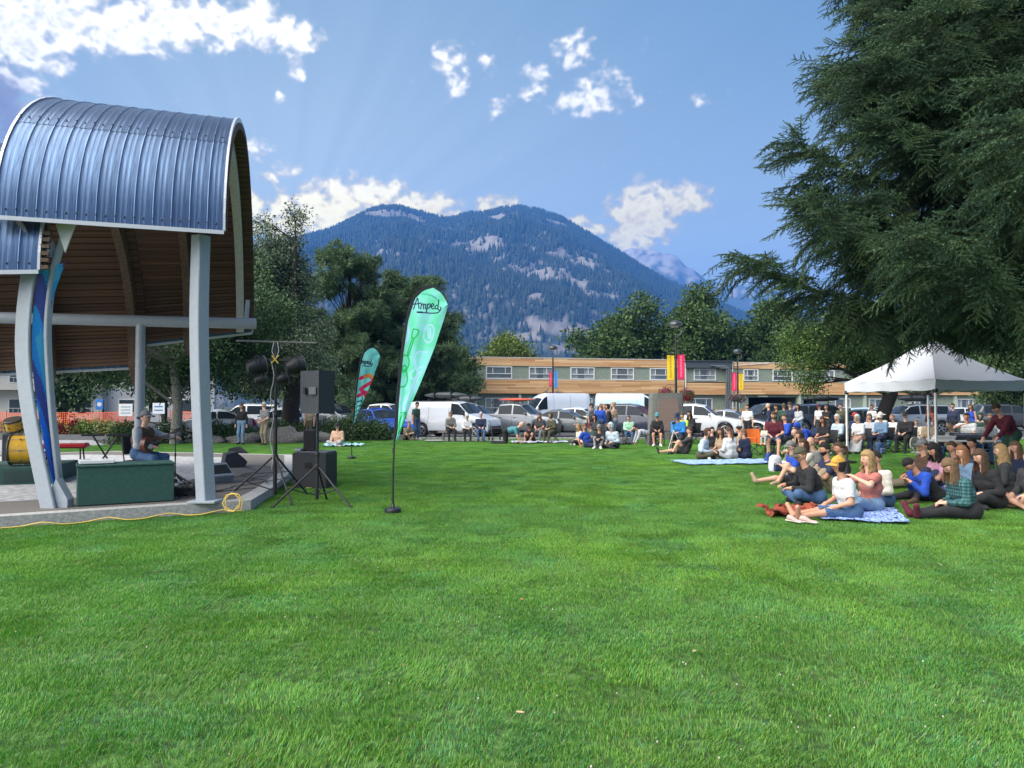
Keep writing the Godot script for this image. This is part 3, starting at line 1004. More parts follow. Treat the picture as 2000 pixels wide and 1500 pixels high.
func make_spruce() -> void:
	var g := RandomNumberGenerator.new()
	g.seed = 41
	var foot := Vector3(11.15, 0, -15.2)
	var t := thing("spruce_tree", "huge dark spruce with drooping boughs hanging over the white canopy tent", "tree", foot)
	var bark := grain(0.10, 0.075, 0.055, 0.95, 0.6, 2.5, 9)
	var tb := B.new()
	tb.tube([Vector3.ZERO, Vector3(0.05, 1.0, 0), Vector3(0.1, 6.0, 0.05), Vector3(0.0, 13.0, 0), Vector3(0.05, 19.5, 0)], [0.52, 0.42, 0.34, 0.19, 0.03], 12)
	part(t, "trunk", tb, bark)
	var kinds: Array[ArrayMesh] = [conifer_frond(1), conifer_frond(2), conifer_frond(3), conifer_frond(4)]
	var lists := [[], [], [], []]
	var h := 3.5
	while h < 19.0:
		var n := 6 if h < 14.0 else 4
		var a0 := g.randf() * TAU
		for i in n:
			var an := a0 + TAU * i / n + g.randf_range(-0.3, 0.3)
			var L := 7.7 * pow(clampf(1.0 - (h - 1.0) / 19.0, 0.03, 1.0), 0.85) * g.randf_range(0.74, 1.08)
			L *= 0.93
			if sin(an) < -0.25 and h < 9.0: L *= 0.62
			if g.randf() < 0.10: continue
			var out := Vector3(cos(an), 0, sin(an))
			var side := out.cross(Vector3.UP)
			var droop := g.randf_range(0.10, 0.24) + 0.16 * clampf(1.0 - h / 9.0, 0, 1)
			if h < 5.5: droop *= 0.25 + 0.35 * (h - 3.5) / 2.0
			var pts := []
			var rad := []
			var m := 9
			for k in m + 1:
				var s := float(k) / m
				pts.append(Vector3(0, h, 0) + out * (L * s) + Vector3.UP * (-L * droop * sin(s * 2.0) + L * 0.20 * s * s * s) + side * 0.25 * sin(s * 3.0 + an))
				rad.append(lerpf(0.055, 0.006, s) * (0.5 + L / 9.0))
			var lb := B.new()
			lb.tube(pts, rad, 5)
			var bough := part(t, "bough", lb, bark)
			bough.name = "bough"
			var steps := int(L / 0.095)
			for k in steps:
				var s := lerpf(0.16, 1.0, pow(float(k) / steps, 0.85))
				var fk := s * m
				var k0 := mini(int(fk), m - 1)
				var p: Vector3 = pts[k0].lerp(pts[k0 + 1], fk - k0)
				var along_: Vector3 = (pts[k0 + 1] - pts[k0]).normalized()
				for sd: float in [-1.0, 1.0]:
					# a side branchlet of a few sprays, hanging lower toward the middle of the bough
					var reach := (0.25 + 1.15 * sin(clampf(s, 0, 1) * PI * 0.86)) * g.randf_range(0.35, 1.0) * minf(1.0, L / 4.0)
					var nn := 1 + int(reach / 0.32)
					var dir := (along_ * g.randf_range(0.3, 1.0) + side * sd * g.randf_range(0.25, 1.0) + Vector3.DOWN * g.randf_range(-0.25, 0.55)).normalized()
					var q := p
					for r in nn:
						var fx := dir
						var fy := Vector3.UP - fx * fx.y
						if fy.length() < 0.05: fy = out
						fy = fy.normalized().rotated(fx, g.randf_range(-0.6, 0.6))
						var bs := Basis(fy.cross(fx).normalized(), fy, fx).scaled(Vector3.ONE * g.randf_range(0.85, 1.4))
						if q.y < 2.95 + 0.35 * sin(q.x * 2.1 + q.z): break
						var tone := g.randf()
						var c := Color(0.036, 0.084, 0.048).lerp(Color(0.090, 0.165, 0.075), tone * tone)
						lists[g.randi() % 4].append([Transform3D(bs, q), c])
						q += dir * 0.30
						dir = (dir + Vector3.DOWN * g.randf_range(0.0, 0.55)).normalized()
			for e in 3:
				lists[e].append([Transform3D(Basis.looking_at(-(pts[m] - pts[m - 1]).normalized() + side * (e - 1) * 0.4, Vector3.UP), pts[m] - (pts[m] - pts[m - 1]).normalized() * 0.15), Color(0.050, 0.105, 0.055)])
		h += 0.34 if h < 12.0 else 0.42
	var crown := Node3D.new()
	crown.name = "crown"
	t.add_child(crown)
	for k in 4: scatter(crown, "needle_sprays", kinds[k], lists[k], leaf_mat(0.2))
	print("spruce sprays ", lists[0].size() * 4)

func make_trees() -> void:
	make_spruce()
	var brown := grain(0.09, 0.07, 0.055, 0.95, 0.55, 1.6, 9)
	var birch := grain(0.50, 0.47, 0.41, 0.9, 0.75, 2.2, 10)
	var small: Array = [leaf_cluster(16, 0.13, 0.26, 1), leaf_cluster(16, 0.12, 0.28, 2), leaf_cluster(14, 0.14, 0.24, 3)]
	var big: Array = [leaf_cluster(14, 0.30, 0.5, 4), leaf_cluster(14, 0.32, 0.55, 5), leaf_cluster(12, 0.28, 0.5, 6)]
	var tuft: Array = [needle_tuft(34, 0.30, 7), needle_tuft(34, 0.34, 8)]
	var far: Array = [leaf_cluster(16, 0.42, 0.7, 9), leaf_cluster(16, 0.45, 0.75, 10)]
	# birches behind the stage
	tree("birch_tree", "leafy birch with pale trunk seen under the stage roof", Vector3(-14.3, 0, -31.7), [Vector3.ZERO, Vector3(0.1, 1.6, 0), Vector3(-0.1, 3.4, 0), Vector3(0.1, 6.5, 0)], [0.24, 0.20, 0.17, 0.08], birch,
		random_blobs(1, 30, Vector3(-0.8, 5.4, 0), 4.6, 2.6, 1.2, 1.9), small, 26.0, Color(0.05, 0.10, 0.045), Color(0.11, 0.18, 0.08), 51, "", 0.7)
	tree("birch_tree", "tall grey-green weeping birch rising beside the stage roof edge", Vector3(-11.2, 0, -37.6), [Vector3.ZERO, Vector3(0.05, 1.5, 0), Vector3(0.25, 3.2, 0), Vector3(0.1, 6.0, 0), Vector3(0.2, 10.0, 0)], [0.52, 0.42, 0.36, 0.22, 0.07], brown,
		random_blobs(2, 22, Vector3(-0.5, 6.9, 0), 2.0, 4.2, 0.9, 1.4) + [[0.2, 11.2, 0, 0.9, 0.9], [-1.2, 10.6, 0.4, 1.0, 0.8], [1.5, 4.0, 0.3, 1.2, 1.0], [-2.2, 4.0, 0.0, 1.4, 1.0]], small, 34.0, Color(0.075, 0.12, 0.075), Color(0.20, 0.26, 0.17), 52, "", 1.0)
	# pines
	var pn := [[-11.0, -50.0, 12.4, 4.8, 61, "dark pine with tiered boughs, leftmost of the two behind the flags"], [-7.2, -55.0, 11.6, 4.6, 62, "dark pine with twin tops right behind the large flag"]]
	for q in pn:
		var bl := []
		var g := RandomNumberGenerator.new()
		g.seed = q[4]
		for k in 60:
			var hh: float = lerpf(1.6, q[2] - 0.6, k / 59.0)
			var rr: float = q[3] * (1.05 - 0.62 * pow(k / 59.0, 1.5)) * g.randf_range(0.5, 1.2)
			var an := g.randf() * TAU
			bl.append([cos(an) * rr * 0.75, hh, sin(an) * rr * 0.75, g.randf_range(0.9, 1.5) * (1.2 - 0.4 * k / 59.0), g.randf_range(0.45, 0.7)])
		tree("pine_tree", q[5], Vector3(q[0], 0, q[1]), [Vector3.ZERO, Vector3(0.1, 3, 0), Vector3(0, 7, 0), Vector3(0.1, q[2] - 0.5, 0)], [0.38, 0.3, 0.2, 0.05], brown, bl, tuft, 34.0, Color(0.060, 0.115, 0.058), Color(0.13, 0.20, 0.085), q[4])
	tree("round_tree", "dark rounded evergreen left of the motel roof", Vector3(-5.6, 0, -66.5), [Vector3.ZERO, Vector3(0, 3, 0), Vector3(0, 7, 0)], [0.3, 0.25, 0.1], brown, random_blobs(3, 24, Vector3(-0.4, 5.4, 0), 2.3, 3.6, 1.2, 1.8), big, 9.0, Color(0.055, 0.105, 0.045), Color(0.11, 0.18, 0.065), 63)
	tree("round_tree", "dark tree filling the gap behind the second flag", Vector3(-13.5, 0, -57.0), [Vector3.ZERO, Vector3(0, 3, 0), Vector3(0, 6, 0)], [0.3, 0.25, 0.1], brown, random_blobs(33, 34, Vector3(0.6, 5.0, 0), 6.0, 3.6, 1.4, 2.1), big, 9.0, Color(0.05, 0.10, 0.05), Color(0.10, 0.16, 0.07), 163)
	# clipped cedar columns beside the motel
	var names := ["leftmost", "second", "third", "rightmost"]
	for k in 4:
		var bl := []
		for j in 9: bl.append([0, 0.55 + j * 0.56, 0, 0.62 - 0.028 * j * (1.0 if j > 4 else 0.2), 0.6])
		tree("cedar_column", "narrow green cedar column by the motel end wall, %s of four" % names[k], Vector3(-6.6 + k * 0.82, 0, -61.4 - k * 0.3), [Vector3.ZERO, Vector3(0, 2.5, 0), Vector3(0, 5.2, 0)], [0.1, 0.08, 0.03], brown, bl, small, 60.0, Color(0.045, 0.095, 0.026), Color(0.085, 0.15, 0.04), 70 + k, "clipped cedar columns")
	# behind the motel
	tree("maple_tree", "sunny yellow-green tree behind the left half of the motel roof", Vector3(-0.6, 0, -86.0), [Vector3.ZERO, Vector3(0, 4, 0), Vector3(0, 8, 0)], [0.3, 0.25, 0.1], brown, random_blobs(4, 18, Vector3(0, 7.2, 0), 3.0, 2.2, 1.1, 1.7), big, 10.0, Color(0.09, 0.14, 0.03), Color(0.17, 0.23, 0.05), 81)
	var bk := [[14.0, -96.0, 17.4, 5.8, 82, "broad green tree behind the motel, leftmost of the big row"], [23.6, -94.0, 18.0, 5.4, 83, "tall full tree behind the lamp with pink and yellow banners"], [33.5, -93.0, 15.0, 5.6, 84, "shaded tree behind the motel, right of the tall full tree"], [43.0, -92.0, 14.5, 5.8, 85, "dark tree behind the motel, half hidden by the big spruce"], [55.0, -90.0, 13.0, 5.6, 86, "tree at the far right end of the row behind the motel"]]
	for q in bk:
		tree("maple_tree", q[5], Vector3(q[0], 0, q[1]), [Vector3.ZERO, Vector3(0, 4, 0), Vector3(0.3, 9, 0)], [0.45, 0.38, 0.15], brown, random_blobs(q[4], 26, Vector3(0, q[2] * 0.55, 0), q[3], q[2] * 0.36, 1.5, 2.5), far, 4.2, Color(0.035, 0.078, 0.026), Color(0.095, 0.155, 0.045), q[4], "big trees behind the motel")
	# the leaning broadleaf by the tent, and the greenery at the right edge
	tree("plane_tree", "leafy green tree with dark leaning trunk behind the canopy tent", Vector3(18.9, 0, -38.2), [Vector3.ZERO, Vector3(0.05, 1.1, 0), Vector3(0.5, 2.2, 0), Vector3(1.0, 3.6, 0)], [0.42, 0.34, 0.33, 0.16], grain(0.035, 0.03, 0.026, 0.95, 0.5, 1.6, 9),
		random_blobs(6, 26, Vector3(-0.3, 4.9, 0), 3.9, 1.5, 0.9, 1.5) + [[-4.0, 3.6, 0, 1.2, 1.0], [-3.6, 2.7, 0.2, 0.8, 0.6], [-3.2, 4.8, 0, 1.3, 1.0]], small, 42.0, Color(0.05, 0.10, 0.025), Color(0.12, 0.20, 0.05), 91)
	tree("hedge_tree", "dark green tree at the right edge beyond the tent", Vector3(41.0, 0, -60.0), [Vector3.ZERO, Vector3(0, 2, 0), Vector3(0, 5, 0)], [0.3, 0.25, 0.1], brown, random_blobs(7, 20, Vector3(0, 4.2, 0), 3.2, 3.0, 1.2, 1.9), big, 9.0, Color(0.04, 0.08, 0.03), Color(0.10, 0.16, 0.05), 92)
	# left background greenery
	for q in [[-27.0, -58.0, 93, "bushy tree behind the stage drums beyond the orange fence"], [-36.0, -60.0, 94, "small tree in front of the cream apartment block"], [-20.0, -60.0, 95, "dark tree beyond the street, seen past the slim round post"]]:
		tree("street_tree", q[3], Vector3(q[0], 0, q[1]), [Vector3.ZERO, Vector3(0, 2, 0), Vector3(0, 4, 0)], [0.22, 0.18, 0.08], brown, random_blobs(q[2], 16, Vector3(0, 4.2, 0), 3.2, 2.2, 1.0, 1.7), big, 8.0, Color(0.035, 0.075, 0.03), Color(0.08, 0.13, 0.045), q[2])
	# shrubs and boulders in the bed behind the stage
	var sh := [[-13.4, -33.4, 0.8], [-12.4, -33.8, 0.7], [-10.6, -33.4, 0.9], [-9.4, -34.4, 0.8], [-8.2, -34.6, 1.0], [-7.3, -34.9, 1.2], [-6.4, -35.2, 0.9], [-14.8, -32.4, 0.9], [-16.2, -31.5, 0.8]]
	var where := ["left of the standing pair", "behind the woman in the black jacket", "behind the man in grey", "right of the man in grey", "behind the seated person in peach", "tallest, behind the second flag", "left of the blue car", "beside the pale birch trunk", "by the street corner"]
	for k in sh.size():
		var q = sh[k]
		var s := thing("shrub", "low dark leafy shrub in the bed, %s" % where[k], "shrub", Vector3(q[0], 0, q[1]), 0.0, "shrubs in the bed")
		var g := RandomNumberGenerator.new()
		g.seed = 200 + k
		var st := B.new()
		for j in 6:
			var an := g.randf() * TAU
			st.tube([Vector3.ZERO, Vector3(cos(an) * 0.2, q[2] * 0.5, sin(an) * 0.2), Vector3(cos(an) * 0.4, q[2] * 0.85, sin(an) * 0.4)], [0.02, 0.014, 0.006], 4)
		part(s, "stems", st, brown)
		var list := []
		for j in 240:
			var d := Vector3(g.randfn(), absf(g.randfn()), g.randfn()).normalized() * pow(g.randf(), 0.4)
			list.append([Transform3D(Basis(Vector3(g.randfn(), g.randfn(), g.randfn()).normalized(), g.randf() * TAU).scaled(Vector3.ONE * 0.8), Vector3(d.x * 0.75, 0.1 + d.y * q[2], d.z * 0.6)), Color(0.035, 0.08, 0.03).lerp(Color(0.10, 0.16, 0.06), g.randf())])
		scatter(s, "foliage", small[k % 3], list, leaf_mat())
	var bo := [[-11.6, -32.6, 0.55, "rough grey boulder, right of the black jacket woman"], [-13.0, -32.4, 0.4, "small grey boulder left of the standing pair"], [-9.9, -33.0, 0.9, "long flat grey boulder behind the light stand"], [-8.6, -33.4, 0.6, "grey boulder left of the seated person in peach"]]
	for q in bo:
		var b := B.new()
		var nz := noise(int(q[0] * -10), 1.2, 3)
		var rings := []
		for k in 9:
			var o := PackedVector3Array()
			var f := PI * (k + 0.02) / 8.04
			for j in 14:
				var a := TAU * -j / 14.0
				var d := Vector3(cos(a) * sin(f), -cos(f), sin(a) * sin(f))
				var r: float = q[2] * (1.0 + 0.55 * nz.get_noise_3dv(d * 1.2))
				o.append(Vector3(d.x * r * 1.4, maxf(-0.05, d.y * r * 0.62 + 0.1), d.z * r * 0.8))
			rings.append(o)
		b.ring(rings)
		single("boulder", q[3], "boulder", b, grain(0.24, 0.235, 0.22, 0.95, 0.5, 1.2, 11), Vector3(q[0], 0, q[1]), 0.0, "boulders in the bed")

# ---------- the stage pavilion ----------
const AX := Vector3(0.951, 0, -0.309)  # along the shells

func arch_point(n: Vector3, a: Vector3, e: Vector3, t: float) -> Vector3:  # near eave, crown, far eave
	if t < 0.5:
		var th := t * PI
		var q := n.lerp(a, 1.0 - cos(th))
		q.y = n.y + (a.y - n.y) * sin(th)
		return q
	var ph := (t - 0.5) * PI
	var q := a.lerp(e, sin(ph))
	q.y = e.y + (a.y - e.y) * cos(ph)
	return q

func shell_point(s: Dictionary, u: float, t: float, inward := 0.0) -> Vector3:  # u from 0 (right end) to 1 (left end)
	var p: Vector3 = arch_point(s.n, s.a, s.e, t).lerp(arch_point(s.n2, s.a2, s.e2, t), u)
	if inward == 0.0: return p
	var d: Vector3 = shell_point(s, u, minf(t + 0.004, 1.0)) - shell_point(s, u, maxf(t - 0.004, 0.0))
	return p - AX.cross(d).normalized() * inward

func arch_box(b: B, s: Dictionary, u: float, t0: float, t1: float, depth: float, width: float, inward: float, n := 26) -> void:  # a curved beam under the shell
	var rings := []
	for k in n + 1:
		var t := lerpf(t0, t1, float(k) / n)
		var p := shell_point(s, u, t, inward)
		var q := shell_point(s, u, t, inward + depth)
		var w := AX * width * 0.5
		rings.append(PackedVector3Array([p - w, p + w, q + w, q - w]))
	for k in n:
		var A: PackedVector3Array = rings[k]
		var C: PackedVector3Array = rings[k + 1]
		for j in 4:
			var j2 := (j + 1) % 4
			b.quad(A[j2], A[j], C[j], C[j2])
	b.quad(rings[0][0], rings[0][1], rings[0][2], rings[0][3])
	b.quad(rings[n][3], rings[n][2], rings[n][1], rings[n][0])

func make_shell(r: Node3D, s: Dictionary, rows: Array, panels: int, metal: Material, trim: Material, wood: Material, g: RandomNumberGenerator) -> void:
	# corrugated sheets, each lapped over the one below it
	for row in rows.size() - 1:
		var lift := 0.004 * row if row < 2 else 0.004 * (rows.size() - 2 - row)
		for i in panels:
			var b := B.new()
			b.tinted = true
			var k0 := g.randf_range(0.88, 1.06)
			b.c = Color(k0, k0, k0)
			var grid := []
			var prof := [0.0, 0.012, 0.012, 0.0, 0.0, 0.005, 0.0, 0.0, 0.005, 0.0, 0.0]
			var at := [0.0, 0.03, 0.09, 0.12, 0.34, 0.38, 0.42, 0.62, 0.66, 0.70, 0.998]
			for k in 11:
				var t: float = lerpf(rows[row] - (0.006 if row > 0 and row < 2 else 0.0), rows[row + 1] + (0.006 if row >= 2 and row < rows.size() - 2 else 0.0), k / 10.0)
				var o := []
				for j in at.size(): o.append(shell_point(s, 1.0 - (i + at[j]) / panels, t, -prof[j] - lift - 0.003))
				grid.append(o)
			b.grid(grid)
			var under := []
			for rr in grid:
				var o: Array = rr.duplicate()
				o.reverse()
				for j in o.size(): o[j] = o[j] + Vector3(0, -0.0015, -0.001)
				under.append(o)
			b.grid(under)
			part(r, "roof_sheet", b, metal)
	# screws along the laps
	var sc := B.new()
	for row in [0, 1, rows.size() - 1]:
		for i in panels:
			for q in [0.06, 0.52]:
				var t: float = rows[row] + (0.012 if row < rows.size() - 1 else -0.012)
				var p := shell_point(s, 1.0 - (i + q) / panels, t, -0.03 if q < 0.1 else -0.012)
				var nrm := (p - shell_point(s, 1.0 - (i + q) / panels, t, 0.1)).normalized()
				sc.lathe([Vector2(0.014, -0.004), Vector2(0.014, 0.006), Vector2(0.007, 0.012)], 7, p, Basis(Quaternion(Vector3.UP, nrm)))
	part(r, "roof_screws", sc, mat(0.10, 0.11, 0.13, 0.5, 0.6)).set_meta("kind", "stuff")
	# plank ceiling under the sheets
	var pl := B.new()
	pl.tinted = true
	var n := 132
	for k in n:
		var t0 := lerpf(0.004, 0.996, float(k) / n)
		var t1 := lerpf(0.004, 0.996, (k + 1.0) / n) - 0.0009
		var dip := 0.0 if k % 2 else 0.014
		var tone := g.randf_range(0.8, 1.2)
		pl.c = Color(0.115 * tone, 0.060 * tone, 0.033 * tone)
		var c := []
		for u in [-0.012, 1.0]:
			for t in [t0, t1]:
				for w in [0.05, 0.16 + dip]: c.append(shell_point(s, u, t, w))
		# c: u0: t0 in/out, t1 in/out; u1 the same
		pl.quad(c[1], c[5], c[7], c[3]); pl.quad(c[0], c[2], c[6], c[4])
		pl.quad(c[0], c[1], c[3], c[2]); pl.quad(c[4], c[6], c[7], c[5])
		pl.quad(c[0], c[4], c[5], c[1]); pl.quad(c[2], c[3], c[7], c[6])
	part(r, "plank_ceiling", pl, wood).set_meta("kind", "stuff")
	# edge flashings
	for e in [0.0, 1.0]:
		var fb := B.new()
		arch_box(fb, s, e, 0.0, 1.0, 0.09, 0.035, -0.035, 34)
		part(r, "edge_flashing", fb, trim)
	for e in [0.0, 1.0]:
		var eb := B.new()
		for k in 12:
			var a := shell_point(s, k / 12.0, e, -0.01)
			var d := shell_point(s, (k + 1) / 12.0, e, -0.01)
			var dn := Vector3(0, -0.06 if e == 0.0 else -0.06, 0)
			var ou := Vector3(0.004, 0, 0.02) if e == 0.0 else Vector3(-0.004, 0, -0.02)
			eb.quad(d + ou, a + ou, a + ou + dn, d + ou + dn); eb.quad(a, d, d + dn, a + dn); eb.quad(a + ou + dn, a + dn, d + dn, d + ou + dn)
		part(r, "eave_flashing", eb, trim)

func flat_column(b: B, pts: Array, w: float, d: float, side: Vector3) -> void:  # a bowed box column with chamfered corners
	var rings := []
	var back := side.cross(Vector3.UP).normalized()
	for p: Vector3 in pts:
		var o := PackedVector3Array()
		var c := 0.012
		for q in [[-w / 2 + c, d / 2], [-w / 2, d / 2 - c], [-w / 2, -d / 2 + c], [-w / 2 + c, -d / 2], [w / 2 - c, -d / 2], [w / 2, -d / 2 + c], [w / 2, d / 2 - c], [w / 2 - c, d / 2]]:
			o.append(p + side * q[0] + back * q[1])
		rings.append(o)
	for k in rings.size() - 1:
		for j in 8:
			var j2 := (j + 1) % 8
			b.quad(rings[k][j2], rings[k][j], rings[k + 1][j], rings[k + 1][j2])
	b.cap(rings[0], false)
	b.cap(rings[-1], true)

func smooth_path(pts: Array, n: int) -> Array:
	var c := Curve3D.new()
	for i in pts.size():
		var t: Vector3 = (pts[mini(i + 1, pts.size() - 1)] - pts[maxi(i - 1, 0)]) / 6.0
		c.add_point(pts[i], -t, t)
	var out := []
	for k in n + 1: out.append(c.sample_baked(c.get_baked_length() * k / n))
	return out

func make_pavilion() -> void:
	var g := RandomNumberGenerator.new()
	g.seed = 9
	# stage floor
	var slab := PackedVector2Array()
	for q in SLAB: slab.append(Vector2(q[0], -q[1]))
	if Geometry2D.is_polygon_clockwise(slab): slab.reverse()
	var up := Transform3D(Basis(Vector3.RIGHT, -PI / 2), Vector3.ZERO)
	var sb := B.new()
	sb.prism(slab, -0.1, 0.165, up)
	structure("stage_floor", sb, grain(0.46, 0.46, 0.45, 0.95, 0.22, 1.6, 12), "raised concrete stage floor")
	var ag := B.new()
	var ring := Geometry2D.offset_polygon(slab, -0.28)[0]
	ag.prism(ring, 0.160, 0.170, up)
	var am := grain(0.40, 0.39, 0.37, 0.9, 0.85, 2.6, 13)
	am.albedo_texture = noise_tex(77, 0.09, Color(0.25, 0.24, 0.24), Color(1, 0.98, 0.95), 512, 3, FastNoiseLite.TYPE_CELLULAR)
	structure("aggregate_paving", ag, am, "speckled exposed aggregate border of the stage floor")
	var inn := Geometry2D.offset_polygon(slab, -1.75)[0]
	var ib := B.new()
	ib.prism(inn, 0.165, 0.176, up)
	structure("stage_concrete", ib, grain(0.46, 0.47, 0.48, 0.9, 0.25, 0.5, 12), "smooth pale concrete in the middle of the stage floor")
	# shells
	var r := thing("stage_pavilion", "arched open-air stage roof of ribbed metal shells on grey columns", "pavilion")
	var metal: StandardMaterial3D = tinted(0.40, 0.92).duplicate()
	metal.albedo_color = Color(0.37, 0.46, 0.58)
	metal.albedo_texture = noise_tex(21, 0.02, Color(0.72, 0.73, 0.76), Color(1, 1, 1), 512, 5)
	metal.uv1_scale = Vector3(2.2, 0.25, 1)
	metal.roughness_texture = noise_tex(22, 0.03, Color(0.75, 0.75, 0.75), Color(1.25, 1.25, 1.25), 512, 4)
	metal.vertex_color_use_as_albedo = true
	var trim := mat(0.55, 0.57, 0.60, 0.4, 0.5)
	var wood := tinted(0.75)
	var s1 := {"n": Vector3(-4.45, 4.35, -11.45), "a": Vector3(-5.4, 7.12, -14.9), "e": Vector3(-6.7, 3.55, -19.2)}
	for k in ["n", "a", "e"]: s1[k + "2"] = s1[k] - AX * [3.05, 2.85, 2.9][["n", "a", "e"].find(k)] + Vector3(0, -0.45 if k == "e" else 0.0, 0)
	var off := -AX * 2.55 + Vector3(0, -0.73, -0.12)
	var s2 := {"n": s1.n + off, "a": s1.a + off, "e": s1.e + off + Vector3(0, -0.2, 0)}
	for k in ["n", "a", "e"]: s2[k + "2"] = s2[k] - AX * 3.6 + Vector3(0, -0.25, 0)
	make_shell(r, s1, [0.0, 0.20, 0.5, 0.78, 1.0], 12, metal, trim, wood, g)
	make_shell(r, s2, [0.0, 0.20, 0.5, 0.78, 1.0], 13, metal, trim, wood, g)
	# laminated ribs
	var glu := grain(0.20, 0.125, 0.075, 0.7, 0.45, 1.4, 14)
	var pale := grain(0.52, 0.52, 0.47, 0.7, 0.15, 1.0, 14)
	for q in [[s1, 0.10, 0.03, 1.0, 0], [s1, 0.52, 0.10, 1.035, 1], [s2, 0.06, 0.10, 1.045, 1], [s2, 0.55, 0.10, 1.04, 1], [s2, 0.96, 0.06, 1.0, 1]]:
		var b := B.new()
		arch_box(b, q[0], q[1], q[2], minf(q[3], 0.999), 0.34, 0.17, 0.19)
		part(r, "laminated_rib", b, pale if q[4] == 0 else glu)
		if q[4] == 1:  # the rib's tapered tail below the eave
			var tb := B.new()
			var a := shell_point(q[0], q[1], 0.999, 0.19)
			var c := shell_point(q[0], q[1], 0.999, 0.53)
			var d := shell_point(q[0], q[1], 0.97, 0.19) - a
			var tip := a.lerp(c, 0.2) - d.normalized() * 0.42
			var w := AX * 0.085
			tb.tri(a + w, c + w, tip + w * 0.6); tb.tri(c - w, a - w, tip - w * 0.6)
			tb.quad(a - w, a + w, tip + w * 0.6, tip - w * 0.6); tb.quad(c + w, c - w, tip - w * 0.6, tip + w * 0.6)
			part(r, "rib_tail", tb, glu)
			var bolts := B.new()
			for k in 14:
				var t := lerpf(0.62, 0.94, k / 13.0)
				var p := shell_point(q[0], q[1], t, 0.25) + AX * 0.087
				bolts.box(p, Vector3(0.03, 0.03, 0.03))
			part(r, "rib_bolts", bolts, mat(0.08, 0.07, 0.06, 0.5, 0.5)).set_meta("kind", "stuff")
	# purlin ends in the gap between the shells
	for k in 6:
		var b := B.new()
		var p := shell_point(s2, 0.0, 0.005 + 0.012 * k, 0.02)
		b.box(p + AX * 0.06 + Vector3(0, -0.0, 0), Vector3(0.12, 0.055, 0.10), Basis(Vector3.UP, 0.31))
		part(r, "purlin_end", b, glu)
	var fl := B.new()
	fl.quad(Vector3(-7.20, 4.34, -10.62), Vector3(-6.98, 4.05, -10.86), Vector3(-6.90, 4.08, -11.2), Vector3(-7.1, 4.38, -11.2))
	fl.quad(Vector3(-6.98, 4.05, -10.86), Vector3(-6.98, 3.86, -10.86), Vector3(-6.84, 3.86, -11.1), Vector3(-6.84, 4.05, -11.1))
	part(r, "flashing_plate", fl, trim)
	# steel: near columns
	var steel := grain(0.33, 0.375, 0.43, 0.45, 0.05, 0.8, 15)
	var c1 := B.new()
	var side := Vector3(0.86, 0, 0.2).normalized()
	flat_column(c1, smooth_path([Vector3(-4.92, 4.33, -11.72), Vector3(-4.90, 3.0, -11.64), Vector3(-4.83, 1.7, -11.58), Vector3(-4.70, 0.165, -11.5)], 14), 0.20, 0.22, Vector3(0.90, 0, 0.43).normalized())
	part(r, "column", c1, steel)
	var b1 := B.new()
	b1.rbox(Vector3(-4.70, 0.185, -11.5), Vector3(0.42, 0.035, 0.42), 0.006)
	part(r, "base_plate", b1, steel)
	# the split column: two bowed flanges with a painted web between them
	var fa := smooth_path([Vector3(-7.13, 3.66, -10.95), Vector3(-7.18, 2.9, -10.92), Vector3(-7.15, 2.2, -10.9), Vector3(-6.99, 1.35, -10.85), Vector3(-6.69, 0.165, -10.8)], 20)
	var fb := smooth_path([Vector3(-6.70, 4.36, -11.16), Vector3(-6.86, 3.7, -11.12), Vector3(-6.93, 2.9, -11.1), Vector3(-6.90, 2.2, -11.1), Vector3(-6.79, 1.35, -11.05), Vector3(-6.62, 0.165, -11.02)], 20)
	var ca := B.new()
	flat_column(ca, fa, 0.23, 0.05, Vector3(1, 0, 0.12).normalized())
	part(r, "column_flange", ca, steel)
	var cbn := B.new()
	flat_column(cbn, fb, 0.05, 0.20, Vector3(1, 0, -0.25).normalized())
	part(r, "column_flange", cbn, grain(0.40, 0.43, 0.46, 0.5, 0.05, 0.8, 15))
	var web := B.new()
	web.tinted = true
	var wave := noise(44, 0.7, 2)
	for k in 150:
		var t0 := k / 150.0 * 19.6
		var t1 := (k + 1) / 150.0 * 19.6
		var pa: Vector3 = fa[int(t0)].lerp(fa[mini(int(t0) + 1, 20)], fmod(t0, 1.0)) + Vector3(0.115, 0, -0.03)
		var pb: Vector3 = fb[int(t0)].lerp(fb[mini(int(t0) + 1, 20)], fmod(t0, 1.0)) + Vector3(-0.02, 0, 0.0)
		var qa: Vector3 = fa[int(t1)].lerp(fa[mini(int(t1) + 1, 20)], fmod(t1, 1.0)) + Vector3(0.115, 0, -0.03)
		var qb: Vector3 = fb[int(t1)].lerp(fb[mini(int(t1) + 1, 20)], fmod(t1, 1.0)) + Vector3(-0.02, 0, 0.0)
		pb.y = lerpf(pb.y, pa.y, 0.8)
		qb.y = lerpf(qb.y, qa.y, 0.8)
		for j in 12:
			var m := wave.get_noise_2d(j * 0.12 - k * 0.030, k * 0.022)
			web.c = Color(0.02, 0.36, 0.70).lerp(Color(0.01, 0.17, 0.80), clampf(k / 100.0, 0, 1))
			if m > 0.18: web.c = Color(0.05, 0.07, 0.32)
			elif m < -0.25: web.c = Color(0.06, 0.42, 0.72)
			web.quad(qa.lerp(qb, j / 12.0), qa.lerp(qb, (j + 1) / 12.0), pa.lerp(pb, (j + 1) / 12.0), pa.lerp(pb, j / 12.0))
	part(r, "painted_web", web, tinted(0.45))
	var gs := B.new()
